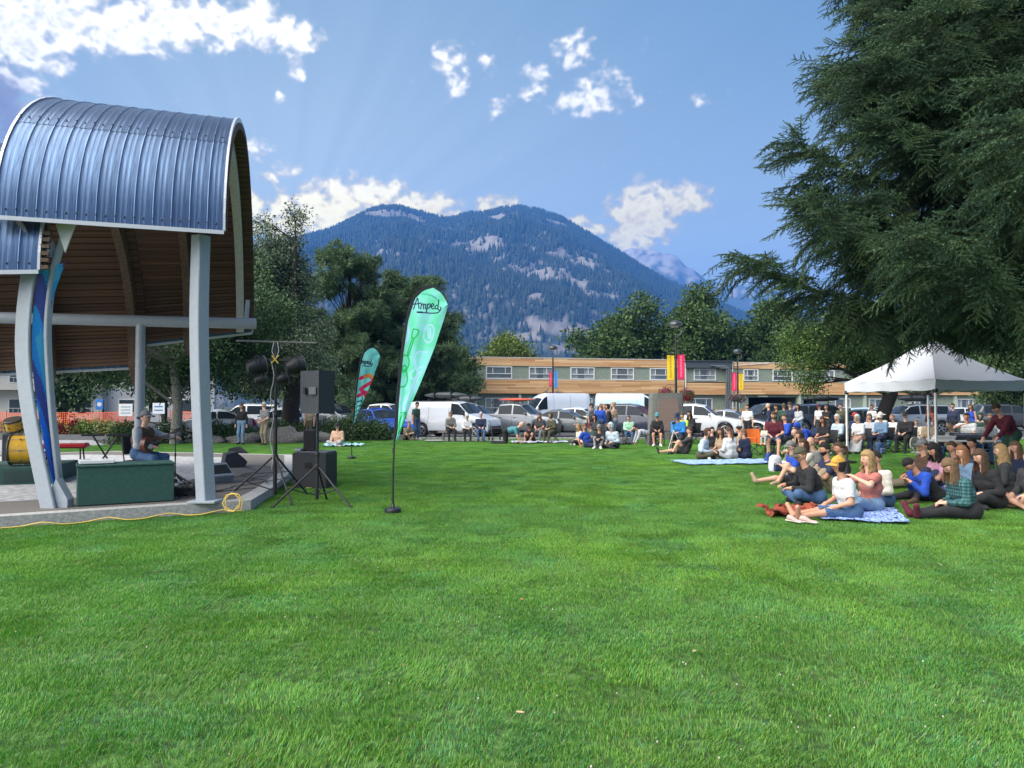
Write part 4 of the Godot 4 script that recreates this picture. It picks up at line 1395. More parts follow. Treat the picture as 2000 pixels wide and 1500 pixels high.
	gs.prism(PackedVector2Array([Vector2(-0.12, 0.34), Vector2(0.02, -0.08), Vector2(0.16, 0.36)]), -0.015, 0.015, Transform3D(Basis(Vector3.UP, 0.1), Vector3(-6.66, 4.0, -11.02)))
	part(r, "gusset_plate", gs, mat(0.62, 0.62, 0.60, 0.5))
	var ft := B.new()
	ft.prism(PackedVector2Array([Vector2(-0.16, 0.0), Vector2(0.2, 0.0), Vector2(0.2, 0.12), Vector2(0.03, 0.42)]), -0.16, 0.0, Transform3D(Basis.IDENTITY, Vector3(-6.64, 0.17, -10.84)))
	part(r, "column_foot", ft, steel)
	# steel: far beam, post, stub
	var bm := B.new()
	bm.tube([Vector3(-14.0, 3.63, -16.2), Vector3(-6.2, 3.63, -18.0)], 0.13, 18)
	part(r, "tube_beam", bm, steel)
	var po := B.new()
	po.tube([Vector3(-8.7, 0.165, -17.42), Vector3(-8.7, 3.56, -17.42)], 0.105, 16)
	part(r, "round_post", po, steel)
	var po2 := B.new()
	po2.tube([Vector3(-13.0, 0.165, -16.43), Vector3(-13.0, 3.56, -16.43)], 0.15, 16)
	part(r, "round_post", po2, steel)
	var stub := B.new()
	stub.tube([Vector3(-6.42, 3.7, -17.95), Vector3(-6.42, 4.2, -18.05)], 0.05, 10)
	part(r, "beam_stub", stub, steel)

# ---------- stage gear ----------
const FLOOR := 0.176

func tripod(r: Node3D, h: float, spread: float, pole_r: float, m: Material, turn: float, hub := 0.62) -> void:
	var pb := B.new()
	pb.tube([Vector3(0, 0.10, 0), Vector3(0, h * 0.55, 0)], pole_r, 12)
	part(r, "pole", pb, m)
	var p2 := B.new()
	p2.tube([Vector3(0, h * 0.55, 0), Vector3(0, h, 0)], pole_r * 0.78, 12)
	part(r, "upper_pole", p2, m)
	var cb := B.new()
	cb.lathe([Vector2(pole_r * 1.25, 0.0), Vector2(pole_r * 1.6, 0.01), Vector2(pole_r * 1.6, 0.07), Vector2(pole_r * 1.2, 0.08)], 12, Vector3(0, hub, 0))
	cb.lathe([Vector2(pole_r * 1.1, 0.0), Vector2(pole_r * 1.45, 0.01), Vector2(pole_r * 1.45, 0.06), Vector2(pole_r, 0.07)], 12, Vector3(0, h * 0.55 - 0.04, 0))
	part(r, "collar", cb, m)
	for k in 3:
		var a := turn + TAU * k / 3.0
		var d := Vector3(cos(a), 0, sin(a))
		var lb := B.new()
		lb.tube([d * pole_r * 1.3 + Vector3(0, hub + 0.03, 0), d * spread + Vector3(0, 0.02, 0)], 0.018, 8)
		var leg := part(r, "leg", lb, m)
		var fb := B.new()
		fb.tube([d * (spread - 0.03) + Vector3(0, 0.035, 0), d * (spread + 0.02) + Vector3(0, 0.012, 0)], 0.023, 8)
		part(leg, "rubber_foot", fb, mat(0.02, 0.02, 0.02))
		var bb := B.new()
		bb.tube([d * pole_r + Vector3(0, 0.18, 0), d * spread * 0.55 + Vector3(0, hub * 0.46, 0)], 0.011, 6)
		part(r, "brace", bb, m)

func cable(called: String, label: String, pts: Array, rad: float, m: Material, group: String) -> void:
	var b := B.new()
	b.tube(smooth_path(pts, pts.size() * 6), rad, 6)
	single(called, label, "cable", b, m, Vector3.ZERO, 0.0, group)

func make_gear() -> void:
	var g := RandomNumberGenerator.new()
	g.seed = 15
	var black := grain(0.018, 0.020, 0.024, 0.5, 0.3, 2.0, 16)
	var dark := grain(0.028, 0.032, 0.040, 0.65, 0.3, 2.0, 16)
	var chrome := mat(0.55, 0.55, 0.56, 0.2, 1.0)
	# painted risers
	var green := grain(0.022, 0.085, 0.070, 0.75, 0.14, 1.2, 17)
	var t := thing("stage_riser", "dark green painted wooden box at the front of the stage", "riser", Vector3(-5.95, FLOOR - 0.006, -11.52), deg_to_rad(33.0) * 0.94)
	var b := B.new()
	b.rbox(Vector3(0, 0.29, 0), Vector3(1.30, 0.56, 0.62), 0.008)
	part(t, "body", b, green)
	b = B.new()
	b.rbox(Vector3(0, 0.585, 0), Vector3(1.33, 0.03, 0.65), 0.006)
	part(t, "top", b, grain(0.03, 0.11, 0.09, 0.7, 0.3, 1.2, 17))
	t = thing("equipment_case", "flat white case lying on the left end of the green box", "case", Vector3(-6.28, 0.776, -11.30), deg_to_rad(31.0))
	b = B.new()
	b.rbox(Vector3(0, 0.032, 0), Vector3(0.46, 0.055, 0.34), 0.008)
	part(t, "lid", b, mat(0.68, 0.69, 0.70, 0.5))
	for s: float in [-1.0, 1.0]:
		b = B.new()
		b.box(Vector3(s * 0.12, 0.061, 0.05), Vector3(0.09, 0.006, 0.03))
		part(t, "latch", b, mat(0.2, 0.2, 0.2))
	t = thing("drum_riser", "low dark green platform under the yellow drums", "riser", Vector3(-10.35, FLOOR - 0.002, -14.6), 0.31)
	b = B.new()
	b.rbox(Vector3(0, 0.16, 0), Vector3(2.9, 0.32, 1.9), 0.008)
	part(t, "platform", b, green)
	b = B.new()
	b.box(Vector3(1.0, 0.15, 0.955), Vector3(0.7, 0.2, 0.012))
	part(t, "dark_panel", b, mat(0.02, 0.045, 0.045))
	# drums on the riser
	var top := FLOOR + 0.322
	var yellow := grain(0.78, 0.44, 0.015, 0.25, 0.12, 1.0, 18)
	yellow.clearcoat_enabled = true
	yellow.clearcoat = 0.7
	var drum := func(called: String, label: String, at: Vector3, rad: float, len: float, tilt: Basis) -> Node3D:
		var d := thing(called, label, "drum", at)
		var sb := B.new()
		sb.lathe([Vector2(rad, 0.0), Vector2(rad, len)], 28, Vector3.ZERO, tilt)
		part(d, "shell", sb, yellow)
		for e in 2:
			var hb := B.new()
			var y: float = -0.02 if e == 0 else len - 0.02
			hb.lathe([Vector2(rad + 0.004, y), Vector2(rad + 0.018, y + 0.005), Vector2(rad + 0.018, y + 0.035), Vector2(rad + 0.004, y + 0.04)], 28, Vector3.ZERO, tilt)
			part(d, "hoop", hb, mat(0.05, 0.04, 0.03, 0.3))
			var hd := B.new()
			hd.lathe([Vector2(rad, y + 0.012), Vector2(rad, y + 0.022)], 28, Vector3.ZERO, tilt)
			part(d, "drum_head", hd, mat(0.7, 0.7, 0.68, 0.5))
		for k in 8:
			var a := TAU * k / 8.0
			var lb := B.new()
			lb.box(tilt * Vector3(cos(a) * (rad + 0.014), len * 0.5, sin(a) * (rad + 0.014)), Vector3(0.03, 0.03, 0.03), tilt * Basis(Vector3.UP, -a))
			lb.tube([tilt * Vector3(cos(a) * (rad + 0.022), 0.0, sin(a) * (rad + 0.022)), tilt * Vector3(cos(a) * (rad + 0.022), len, sin(a) * (rad + 0.022))], 0.005, 5)
			part(d, "lug", lb, chrome)
		return d
	var side := Basis(Vector3.UP, 0.35) * Basis(Vector3.BACK, -PI / 2)
	drum.call("bass_drum", "yellow bass drum lying on its side on the low platform", Vector3(-9.62, top + 0.30, -14.35), 0.275, 0.40, side)
	drum.call("floor_tom", "yellow floor tom standing on thin legs at the left edge", Vector3(-10.22, top + 0.22, -14.15), 0.20, 0.40, Basis.IDENTITY)
	drum.call("rack_tom", "small yellow rack tom mounted above the bass drum", Vector3(-9.75, top + 0.68, -14.65), 0.15, 0.2, Basis(Vector3.RIGHT, 0.4))
	for q in [[-9.98, -13.95, 0.95, "dark cymbal on a chrome stand above the floor tom"], [-10.5, -14.5, 1.1, "dark cymbal on a chrome stand at the left picture edge"], [-9.35, -14.75, 0.75, "low cymbal pair on a chrome stand beside the bass drum"]]:
		t = thing("cymbal_stand", q[3], "cymbal stand", Vector3(q[0], top, q[1]), 0.0, "cymbal stands")
		tripod(t, q[2], 0.28, 0.012, chrome, q[0], 0.32)
		b = B.new()
		b.lathe([Vector2(0.005, -0.002), Vector2(0.21, -0.004), Vector2(0.21, 0.0), Vector2(0.06, 0.012), Vector2(0.045, 0.028), Vector2(0.005, 0.032)], 28, Vector3(0, q[2], 0), Basis(Vector3.BACK, 0.08))
		part(t, "cymbal", b, mat(0.10, 0.085, 0.05, 0.3, 0.9))
	t = thing("guitar_amplifier", "dark grey amplifier box standing behind the drums", "amplifier", Vector3(-11.3, FLOOR, -17.2), 0.4)
	b = B.new()
	b.rbox(Vector3(0, 0.42, 0), Vector3(0.7, 0.82, 0.32), 0.02)
	part(t, "cabinet", b, dark)
	b = B.new()
	b.box(Vector3(0, 0.36, 0.164), Vector3(0.6, 0.6, 0.012))
	part(t, "grille", b, grain(0.09, 0.09, 0.095, 0.9, 0.5, 9.0, 16))
	for k in 5:
		b = B.new()
		b.lathe([Vector2(0.014, 0), Vector2(0.012, 0.02)], 8, Vector3(-0.2 + k * 0.1, 0.74, 0.16), Basis(Vector3.RIGHT, PI / 2))
		part(t, "knob", b, mat(0.5, 0.5, 0.5, 0.4))
	# keyboard on its stand
	t = thing("keyboard_stand", "black folding keyboard stand with empty arms, beside the red keyboard", "stand", Vector3(-8.55, FLOOR, -15.6), 0.25)
	for s: float in [-1.0, 1.0]:
		b = B.new()
		b.tube([Vector3(-0.28 * s, 0.02, -0.2), Vector3(0.0, 0.42, -0.2), Vector3(0.24 * s, 0.84, -0.2)], 0.018, 8)
		part(t, "leg", b, black)
		b = B.new()
		b.tube([Vector3(0.24 * s - 0.22, 0.85, -0.2), Vector3(0.24 * s + 0.22, 0.85, -0.2)], 0.022, 8)
		part(t, "arm", b, black)
		b = B.new()
		b.tube([Vector3(-0.28 * s, 0.02, -0.42), Vector3(-0.28 * s, 0.02, 0.1)], 0.018, 8)
		part(t, "foot", b, black)
	t = thing("keyboard", "red stage keyboard standing behind the split column", "keyboard", Vector3(-9.55, FLOOR + 0.56, -15.9), 0.25)
	b = B.new()
	b.rbox(Vector3(0, 0.06, 0), Vector3(0.95, 0.11, 0.30), 0.03)
	part(t, "case", b, mat(0.42, 0.018, 0.035, 0.35))
	for k in 22:
		b = B.new()
		b.box(Vector3(-0.42 + k * 0.04, 0.118, 0.06), Vector3(0.037, 0.008, 0.14))
		part(t, "key", b, mat(0.75, 0.75, 0.72, 0.4))
	for q in [[-0.35, -0.1], [0.35, -0.1], [-0.35, 0.1], [0.35, 0.1]]:
		b = B.new()
		b.tube([Vector3(q[0], 0.01, q[1]), Vector3(q[0] * 1.1, -0.555, q[1] * 1.8)], 0.016, 8)
		part(t, "leg", b, black)
	# singer's chair, boom stand and guitar stand
	t = thing("boom_stand", "black boom microphone stand in front of the seated guitarist", "microphone stand", Vector3(-6.42, FLOOR, -14.25), 0.0)
	tripod(t, 0.98, 0.36, 0.012, black, 0.4, 0.14)
	b = B.new()
	b.tube([Vector3(0.30, 0.93, 0), Vector3(0.0, 1.0, 0.0), Vector3(-0.62, 1.20, -0.02)], 0.009, 8)
	part(t, "boom_arm", b, black)
	b = B.new()
	b.lathe([Vector2(0.010, 0), Vector2(0.016, 0.10), Vector2(0.026, 0.12), Vector2(0.026, 0.15), Vector2(0.012, 0.17)], 12, Vector3(-0.60, 1.195, -0.02), Basis(Vector3.BACK, 1.25))
	part(t, "microphone", b, mat(0.05, 0.05, 0.05, 0.5))
	b = B.new()
	b.tube([Vector3(0.0, 0.86, 0.02), Vector3(-0.34, 0.72, 0.04), Vector3(-0.44, 0.68, 0.04)], 0.008, 8)
	part(t, "lower_boom", b, black)
	# wedges
	for q in [[-6.75, -18.1, 0.62, 0.36, "black wedge floor monitor on the far stage edge", 0.5, dark], [-5.75, -14.5, 0.44, 0.36, "silver-grey wedge floor monitor beside the right column", -0.6, grain(0.30, 0.34, 0.38, 0.5, 0.2, 1.0, 16)], [-8.9, -24.2, 0.5, 0.32, "small black box on the grass behind the stage", 0.1, black]]:
		var y := FLOOR if q[1] > -20.0 else 0.0
		t = thing("floor_monitor", q[4], "speaker", Vector3(q[0], y, q[1]), q[5], "floor monitors")
		b = B.new()
		var w: float = q[2]
		var h: float = q[3]
		b.prism(PackedVector2Array([Vector2(-0.26, 0), Vector2(0.22, 0), Vector2(0.28, h * 0.35), Vector2(0.02, h), Vector2(-0.2, h * 0.86)]), -w / 2, w / 2)
		part(t, "cabinet", b, q[6])
		b = B.new()
		var n := Vector2(0.65 * h, 0.26).normalized()
		b.box(Vector3(0.15 + n.x * 0.006, h * 0.675 + n.y * 0.006, 0), Vector3(0.008, h * 0.62, w * 0.86), Basis(Vector3.BACK, atan2(0.26, 0.65 * h)))
		part(t, "grille", b, grain(0.03, 0.03, 0.035, 0.9, 0.5, 9.0, 16))
	# cable box and coils
	t = thing("stage_box", "black stage cable box bristling with loops of cable", "cable box", Vector3(-5.35, FLOOR, -12.3), 0.35)
	b = B.new()
	b.rbox(Vector3(0, 0.07, 0), Vector3(0.42, 0.13, 0.22), 0.012)
	part(t, "box", b, black)
	for k in 12:
		var x := -0.18 + k * 0.033
		b = B.new()
		b.tube(smooth_path([Vector3(x, 0.10, 0.11), Vector3(x + g.randf_range(-0.08, 0.08), 0.16 + g.randf() * 0.16, 0.18), Vector3(x + g.randf_range(-0.22, 0.22), 0.08 + g.randf() * 0.14, 0.27), Vector3(x + g.randf_range(-0.3, 0.3), 0.01, 0.30 + g.randf() * 0.15)], 16), 0.005, 5)
		part(t, "cable_loop", b, black)
	var rope := mat(0.015, 0.015, 0.017, 0.6)
	var ends := [[-5.3, -12.2, -4.5, -15.2], [-5.2, -12.4, -4.6, -13.4], [-5.9, -14.2, -4.9, -16.8], [-6.4, -17.8, -4.6, -14.0], [-5.5, -12.5, -5.1, -15.6], [-7.4, -15.6, -5.6, -12.7], [-6.2, -18.6, -5.0, -16.2]]
	var cn := ["from the cable box to the subwoofer", "nearest the stage corner", "behind the silver wedge", "running from the black wedge", "beside the right column", "leading from the boom stand", "along the far stage edge"]
	for k in ends.size():
		var q = ends[k]
		var pts := []
		for i in 7:
			var u := i / 6.0
			pts.append(Vector3(lerpf(q[0], q[2], u) + g.randf_range(-0.3, 0.3) * sin(u * PI), FLOOR + 0.006 + 0.012 * k / 7.0, lerpf(q[1], q[3], u) + g.randf_range(-0.3, 0.3) * sin(u * PI)))
		cable("stage_cable", "black cable on the stage floor, %s" % cn[k], pts, 0.007, rope, "cables on the stage floor")
	var yl := mat(0.72, 0.50, 0.10, 0.6)
	var pts := []
	for i in 15:
		var u := i / 14.0
		pts.append(Vector3(lerpf(-7.2, -4.15, u), 0.035 + 0.05 * maxf(0, sin(i * 2.1)), lerpf(-9.75, -11.58, u) + 0.16 + 0.05 * sin(i * 1.7)))
	for i in 14:
		var a := i * 0.95
		pts.append(Vector3(-4.25 + 0.13 * cos(a), 0.05 + 0.13 + 0.14 * sin(a), -11.45 + 0.012 * i))
	cable("extension_cord", "yellow extension cord lying along the front stage edge, looped at the corner", pts, 0.009, yl, "")
	pts = []
	for i in 10: pts.append(Vector3(-4.55 + i * 0.09, 0.03, -15.0 + 0.3 * sin(i * 1.3)))
	cable("extension_cord", "short yellow cord coiled on the grass by the subwoofer", pts, 0.009, yl, "")
	# light stand with its lamps
	t = thing("light_stand", "black tripod light stand with crossbar beside the stage", "stand", Vector3(-4.12, 0.0, -13.0), 0.0)
	tripod(t, 2.72, 0.86, 0.035, black, 0.95, 0.72)
	b = B.new()
	b.tube([Vector3(-0.70, 2.78, 0.0), Vector3(0.70, 2.74, 0.0)], 0.018, 8)
	part(t, "crossbar", b, grain(0.16, 0.17, 0.16, 0.6, 0.3, 2.0, 16))
	b = B.new()
	b.box(Vector3(0, 2.45, 0.0), Vector3(0.72, 0.04, 0.04))
	part(t, "lamp_bar", b, black)
	for s: float in [-1.0, 1.0]:
		b = B.new()
		b.tube([Vector3(0.03 * s, 2.76, 0.03), Vector3(0.06 * s, 2.60, 0.04), Vector3(0.02 * s, 2.5, 0.03)], 0.008, 6)
		part(t, "safety_cord", b, mat(0.45, 0.45, 0.47, 0.6))
		b = B.new()
		b.tube([Vector3(-0.06 * s, 2.52, 0.05), Vector3(0.06 * s, 2.38, 0.06)], 0.012, 6)
		part(t, "yellow_tie", b, mat(0.60, 0.42, 0.06, 0.7))
	var wd := B.new()
	var wp := []
	for i in 16: wp.append(Vector3(-0.05 + 0.03 * sin(i * 1.1), 0.55 + i * 0.125, 0.045))
	wd.tube(wp, 0.008, 5)
	part(t, "hanging_wire", wd, mat(0.4, 0.4, 0.4, 0.6))
	var lamps := [[-0.33, 2.34, 0.15, 0.30, "large black stage lamp, left on the light stand"], [0.34, 2.34, 0.15, 0.30, "large black stage lamp, right on the light stand"], [-0.26, 2.10, 0.085, 0.18, "small black stage lamp hanging low at the stand's left"], [0.12, 2.12, 0.085, 0.18, "small black stage lamp hanging low near the pole"]]
	for q in lamps:
		t = thing("stage_lamp", q[4], "stage lamp", Vector3(-4.12 + q[0], q[1], -12.98), 0.55, "stage lamps on the light stand")
		var tilt := Basis(Vector3.BACK, -1.35)
		b = B.new()
		b.lathe([Vector2(q[2] * 0.55, -q[3] * 0.55), Vector2(q[2] * 0.9, -q[3] * 0.3), Vector2(q[2], 0), Vector2(q[2], q[3] * 0.45)], 18, Vector3.ZERO, tilt)
		part(t, "can", b, black)
		b = B.new()
		b.lathe([Vector2(q[2] * 0.62, q[3] * 0.46), Vector2(q[2] * 1.08, q[3] * 0.46), Vector2(q[2] * 1.08, q[3] * 0.50), Vector2(q[2] * 0.62, q[3] * 0.50)], 18, Vector3.ZERO, tilt)
		part(t, "rim", b, mat(0.22, 0.24, 0.27, 0.35, 0.7))
		b = B.new()
		b.lathe([Vector2(q[2] * 0.6, q[3] * 0.40), Vector2(q[2] * 0.6, q[3] * 0.43)], 18, Vector3.ZERO, tilt)
		part(t, "lens", b, mat(0.03, 0.035, 0.045, 0.05))
		b = B.new()
		b.tube([Vector3(0, 0, q[2] * 1.15), Vector3(0, q[2] * 1.1, q[2] * 1.1), Vector3(0, q[2] * 1.25, 0), Vector3(0, q[2] * 1.1, -q[2] * 1.1), Vector3(0, 0, -q[2] * 1.15)], 0.010, 6)
		part(t, "yoke", b, black)
	# loudspeaker on its tripod
	t = thing("speaker_stand", "black tripod speaker stand on the grass right of the light stand", "stand", Vector3(-3.22, 0, -12.35))
	tripod(t, 1.55, 0.72, 0.030, black, 0.5, 0.60)
	t = thing("loudspeaker", "tall black loudspeaker on a tripod, turned away from the camera", "speaker", Vector3(-3.22, 1.52, -12.35), -0.5)
	b = B.new()
	b.prism(PackedVector2Array([Vector2(-0.20, -0.19), Vector2(-0.08, -0.24), Vector2(0.16, -0.17), Vector2(0.20, -0.08), Vector2(0.20, 0.19), Vector2(-0.20, 0.19)]), 0.0, 0.70, Transform3D(Basis(Vector3.UP, PI) * Basis(Vector3.RIGHT, -PI / 2), Vector3.ZERO))
	part(t, "cabinet", b, grain(0.036, 0.045, 0.060, 0.55, 0.25, 2.0, 16))
	b = B.new()
	b.box(Vector3(0, 0.35, -0.194), Vector3(0.36, 0.64, 0.01))
	part(t, "grille", b, mat(0.02, 0.02, 0.022, 0.8))
	b = B.new()
	b.box(Vector3(0.10, 0.37, 0.226), Vector3(0.12, 0.12, 0.03), Basis(Vector3.UP, 0.4))
	part(t, "handle", b, mat(0.10, 0.11, 0.13, 0.6))
	b = B.new()
	b.box(Vector3(-0.06, 0.37, 0.236), Vector3(0.07, 0.11, 0.03), Basis(Vector3.UP, -0.3))
	part(t, "connector_panel", b, mat(0.008, 0.009, 0.012, 0.6))
	t = thing("subwoofer", "large black subwoofer cabinet on the grass at the stage corner", "speaker", Vector3(-3.98, 0, -15.1), -0.12)
	b = B.new()
	b.rbox(Vector3(0, 0.36, 0), Vector3(0.72, 0.70, 0.60), 0.02)
	part(t, "cabinet", b, dark)
	b = B.new()
	b.box(Vector3(-0.02, 0.46, 0.302), Vector3(0.14, 0.11, 0.012))
	part(t, "handle_recess", b, mat(0.006, 0.006, 0.007, 0.8))
	b = B.new()
	b.rbox(Vector3(0.02, 0.723, 0.0), Vector3(0.66, 0.022, 0.5), 0.006)
	part(t, "top_panel", b, mat(0.14, 0.15, 0.17, 0.6))
	t = thing("small_speaker", "small black speaker box standing on top of the subwoofer", "speaker", Vector3(-4.06, 0.735, -15.1), -0.1)
	b = B.new()
	b.rbox(Vector3(0, 0.22, 0), Vector3(0.25, 0.43, 0.24), 0.015)
	part(t, "cabinet", b, dark)
	b = B.new()
	b.box(Vector3(0, 0.22, 0.122), Vector3(0.2, 0.36, 0.01))
	part(t, "grille", b, mat(0.015, 0.015, 0.017, 0.9))
	t = thing("mixer", "small silver mixer with knobs on the subwoofer beside the small speaker", "mixer", Vector3(-4.26, 0.735, -15.0), -0.1)
	b = B.new()
	b.rbox(Vector3(0, 0.03, 0), Vector3(0.13, 0.05, 0.24), 0.008)
	part(t, "case", b, mat(0.3, 0.31, 0.33, 0.5))
	for k in 6:
		b = B.new()
		b.lathe([Vector2(0.009, 0), Vector2(0.007, 0.014)], 7, Vector3(-0.045 + 0.03 * (k % 4), 0.055, -0.06 + 0.1 * (k / 4)))
		part(t, "knob", b, mat(0.05, 0.05, 0.05))

# ---------- feather flags ----------
func stroke(im: Image, pts: Array, r: float, c: Color) -> void:  # a printed line, points in image pixels
	var cv := Curve2D.new()
	for i in pts.size():
		var a := Vector2(pts[maxi(i - 1, 0)][0], pts[maxi(i - 1, 0)][1])
		var d := Vector2(pts[mini(i + 1, pts.size() - 1)][0], pts[mini(i + 1, pts.size() - 1)][1])
		var t := (d - a) / 6.0
		cv.add_point(Vector2(pts[i][0], pts[i][1]), -t, t)
	var L := cv.get_baked_length()
	for k in int(L / 1.5) + 1:
		var q := cv.sample_baked(minf(L, k * 1.5))
		var R := int(ceil(r))
		for y in range(-R, R + 1):
			for x in range(-R, R + 1):
				if x * x + y * y <= r * r:
					var u := int(q.x) + x
					var w := int(q.y) + y
					if u >= 0 and w >= 0 and u < im.get_width() and w < im.get_height(): im.set_pixel(u, w, c)

func flag_print(second: bool) -> ImageTexture:
	# print laid out on a grid of 600 by 1700 units, drawn at 0.6
	var im := Image.create(360, 1020, false, Image.FORMAT_RGB8)
	var nz := noise(5, 0.006, 3)
	for y in 1020:
		for x in 360:
			var m := nz.get_noise_2d(x * 1.4, y)
			var c := Color(0.40, 0.86, 0.70).lerp(Color(0.52, 0.86, 0.84), clampf(0.5 + m * 1.6, 0, 1))
			if second: c = Color(0.42, 0.80, 0.80).lerp(Color(0.52, 0.86, 0.85), clampf(0.5 + m * 1.6, 0, 1))
			im.set_pixel(x, y, c)
	var S := func(p: Array, ox: float, oy: float, k: float) -> Array:
		var o := []
		for q in p: o.append([(q[0] - ox) * k, (q[1] - oy) * k])
		return o
	var navy := Color(0.05, 0.08, 0.27)
	var word := [
		[[1068, 292], [1085, 240], [1105, 190], [1112, 235], [1121, 288]], [[1042, 243], [1085, 246], [1142, 236]],
		[[1136, 292], [1143, 246]], [[1142, 262], [1155, 244], [1164, 254], [1160, 290]], [[1162, 262], [1176, 246], [1185, 256], [1180, 286], [1190, 290]],
		[[1202, 246], [1190, 322]], [[1200, 256], [1216, 243], [1227, 256], [1218, 280], [1200, 285]],
		[[1235, 268], [1256, 262], [1258, 248], [1246, 242], [1236, 258], [1238, 280], [1252, 290], [1267, 282]],
		[[1298, 262], [1284, 256], [1272, 272], [1276, 290], [1290, 290], [1300, 270], [1306, 205]], [[1300, 262], [1300, 293], [1310, 302], [1325, 296], [1328, 280], [1318, 274]],
		[[1150, 324], [1200, 328], [1260, 330], [1300, 324], [1318, 308], [1323, 292]]]
	if not second:
		for w in 5: stroke(im, S.call([[1100 + w * 30, 120 + w * 10], [1150 + w * 25, 155 + w * 4], [1210 + w * 18, 150 + w * 12], [1290, 190 + w * 6]], 880.0, 60.0, 0.68), 1.2, Color(0.22, 0.66, 0.54))
		for p in word: stroke(im, S.call(p, 880.0, 60.0, 0.68), 3.6, navy)
		stroke(im, S.call([[1104, 321], [1150, 323]], 880.0, 60.0, 0.68), 5.2, navy)
		var gr := Color(0.10, 0.72, 0.36)
		var li := Color(0.66, 0.84, 0.95)
		for p in [[[1065, 478], [1118, 490], [1090, 550], [1052, 556], [1065, 478]], [[1060, 556], [1030, 640], [1008, 720]], [[1075, 560], [1045, 650], [1020, 725]], [[985, 715], [940, 760], [950, 850], [985, 870], [1025, 800], [1015, 735], [985, 715]], [[965, 825], [985, 812], [1000, 835], [985, 858], [966, 850], [965, 825]], [[1000, 860], [1010, 950], [985, 1005], [925, 1010]], [[985, 1260], [950, 1300], [920, 1400], [885, 1480]], [[1000, 1270], [980, 1340], [930, 1440]], [[960, 1250], [1000, 1250], [1010, 1290]]]:
			stroke(im, S.call(p, 880.0, 60.0, 0.68), 4.2, gr)
		for p in [[[1190, 450], [1240, 440], [1262, 490], [1240, 580], [1200, 600], [1165, 560], [1170, 490], [1190, 450]], [[985, 420], [1020, 460], [1015, 560], [985, 600], [955, 580]], [[1195, 690], [1110, 690], [1080, 750], [1090, 830], [1040, 890], [1060, 940], [1090, 920]], [[1150, 830], [1120, 830], [1100, 860], [1120, 880], [1150, 870]], [[1110, 880], [1060, 1000], [1000, 1140]], [[1130, 890], [1080, 1010], [1020, 1150]], [[990, 1150], [970, 1190], [1000, 1220], [1020, 1170]], [[920, 1060], [940, 1120], [910, 1200]], [[1200, 470], [1215, 560]], [[1225, 470], [1232, 560]]]:
			stroke(im, S.call(p, 880.0, 60.0, 0.68), 5.0, li)
	else:
		for p in word: stroke(im, S.call(p, 1000.0, -20.0, 0.75), 5.0, navy)
		var pk := Color(0.80, 0.14, 0.34)
		for p in [[[90, 420], [200, 380], [260, 440], [180, 500], [100, 560], [190, 600], [240, 560]], [[70, 640], [150, 600], [170, 650]]]: stroke(im, p, 22.0, pk)
		stroke(im, [[150, 400], [210, 370], [250, 400]], 20.0, Color(0.85, 0.55, 0.25))
		for k in 6: stroke(im, [[40 + k * 10, 660 + k * 55], [110, 640 + k * 58], [120, 700 + k * 54], [60, 720 + k * 52], [30, 760 + k * 45]], 4.0, Color(0.04, 0.22, 0.30))
		for p in [[[60, 300], [80, 260]], [[280, 330], [310, 300]], [[300, 520], [320, 600]]]: stroke(im, p, 4.0, Color(0.04, 0.22, 0.30))
	return ImageTexture.create_from_image(im)

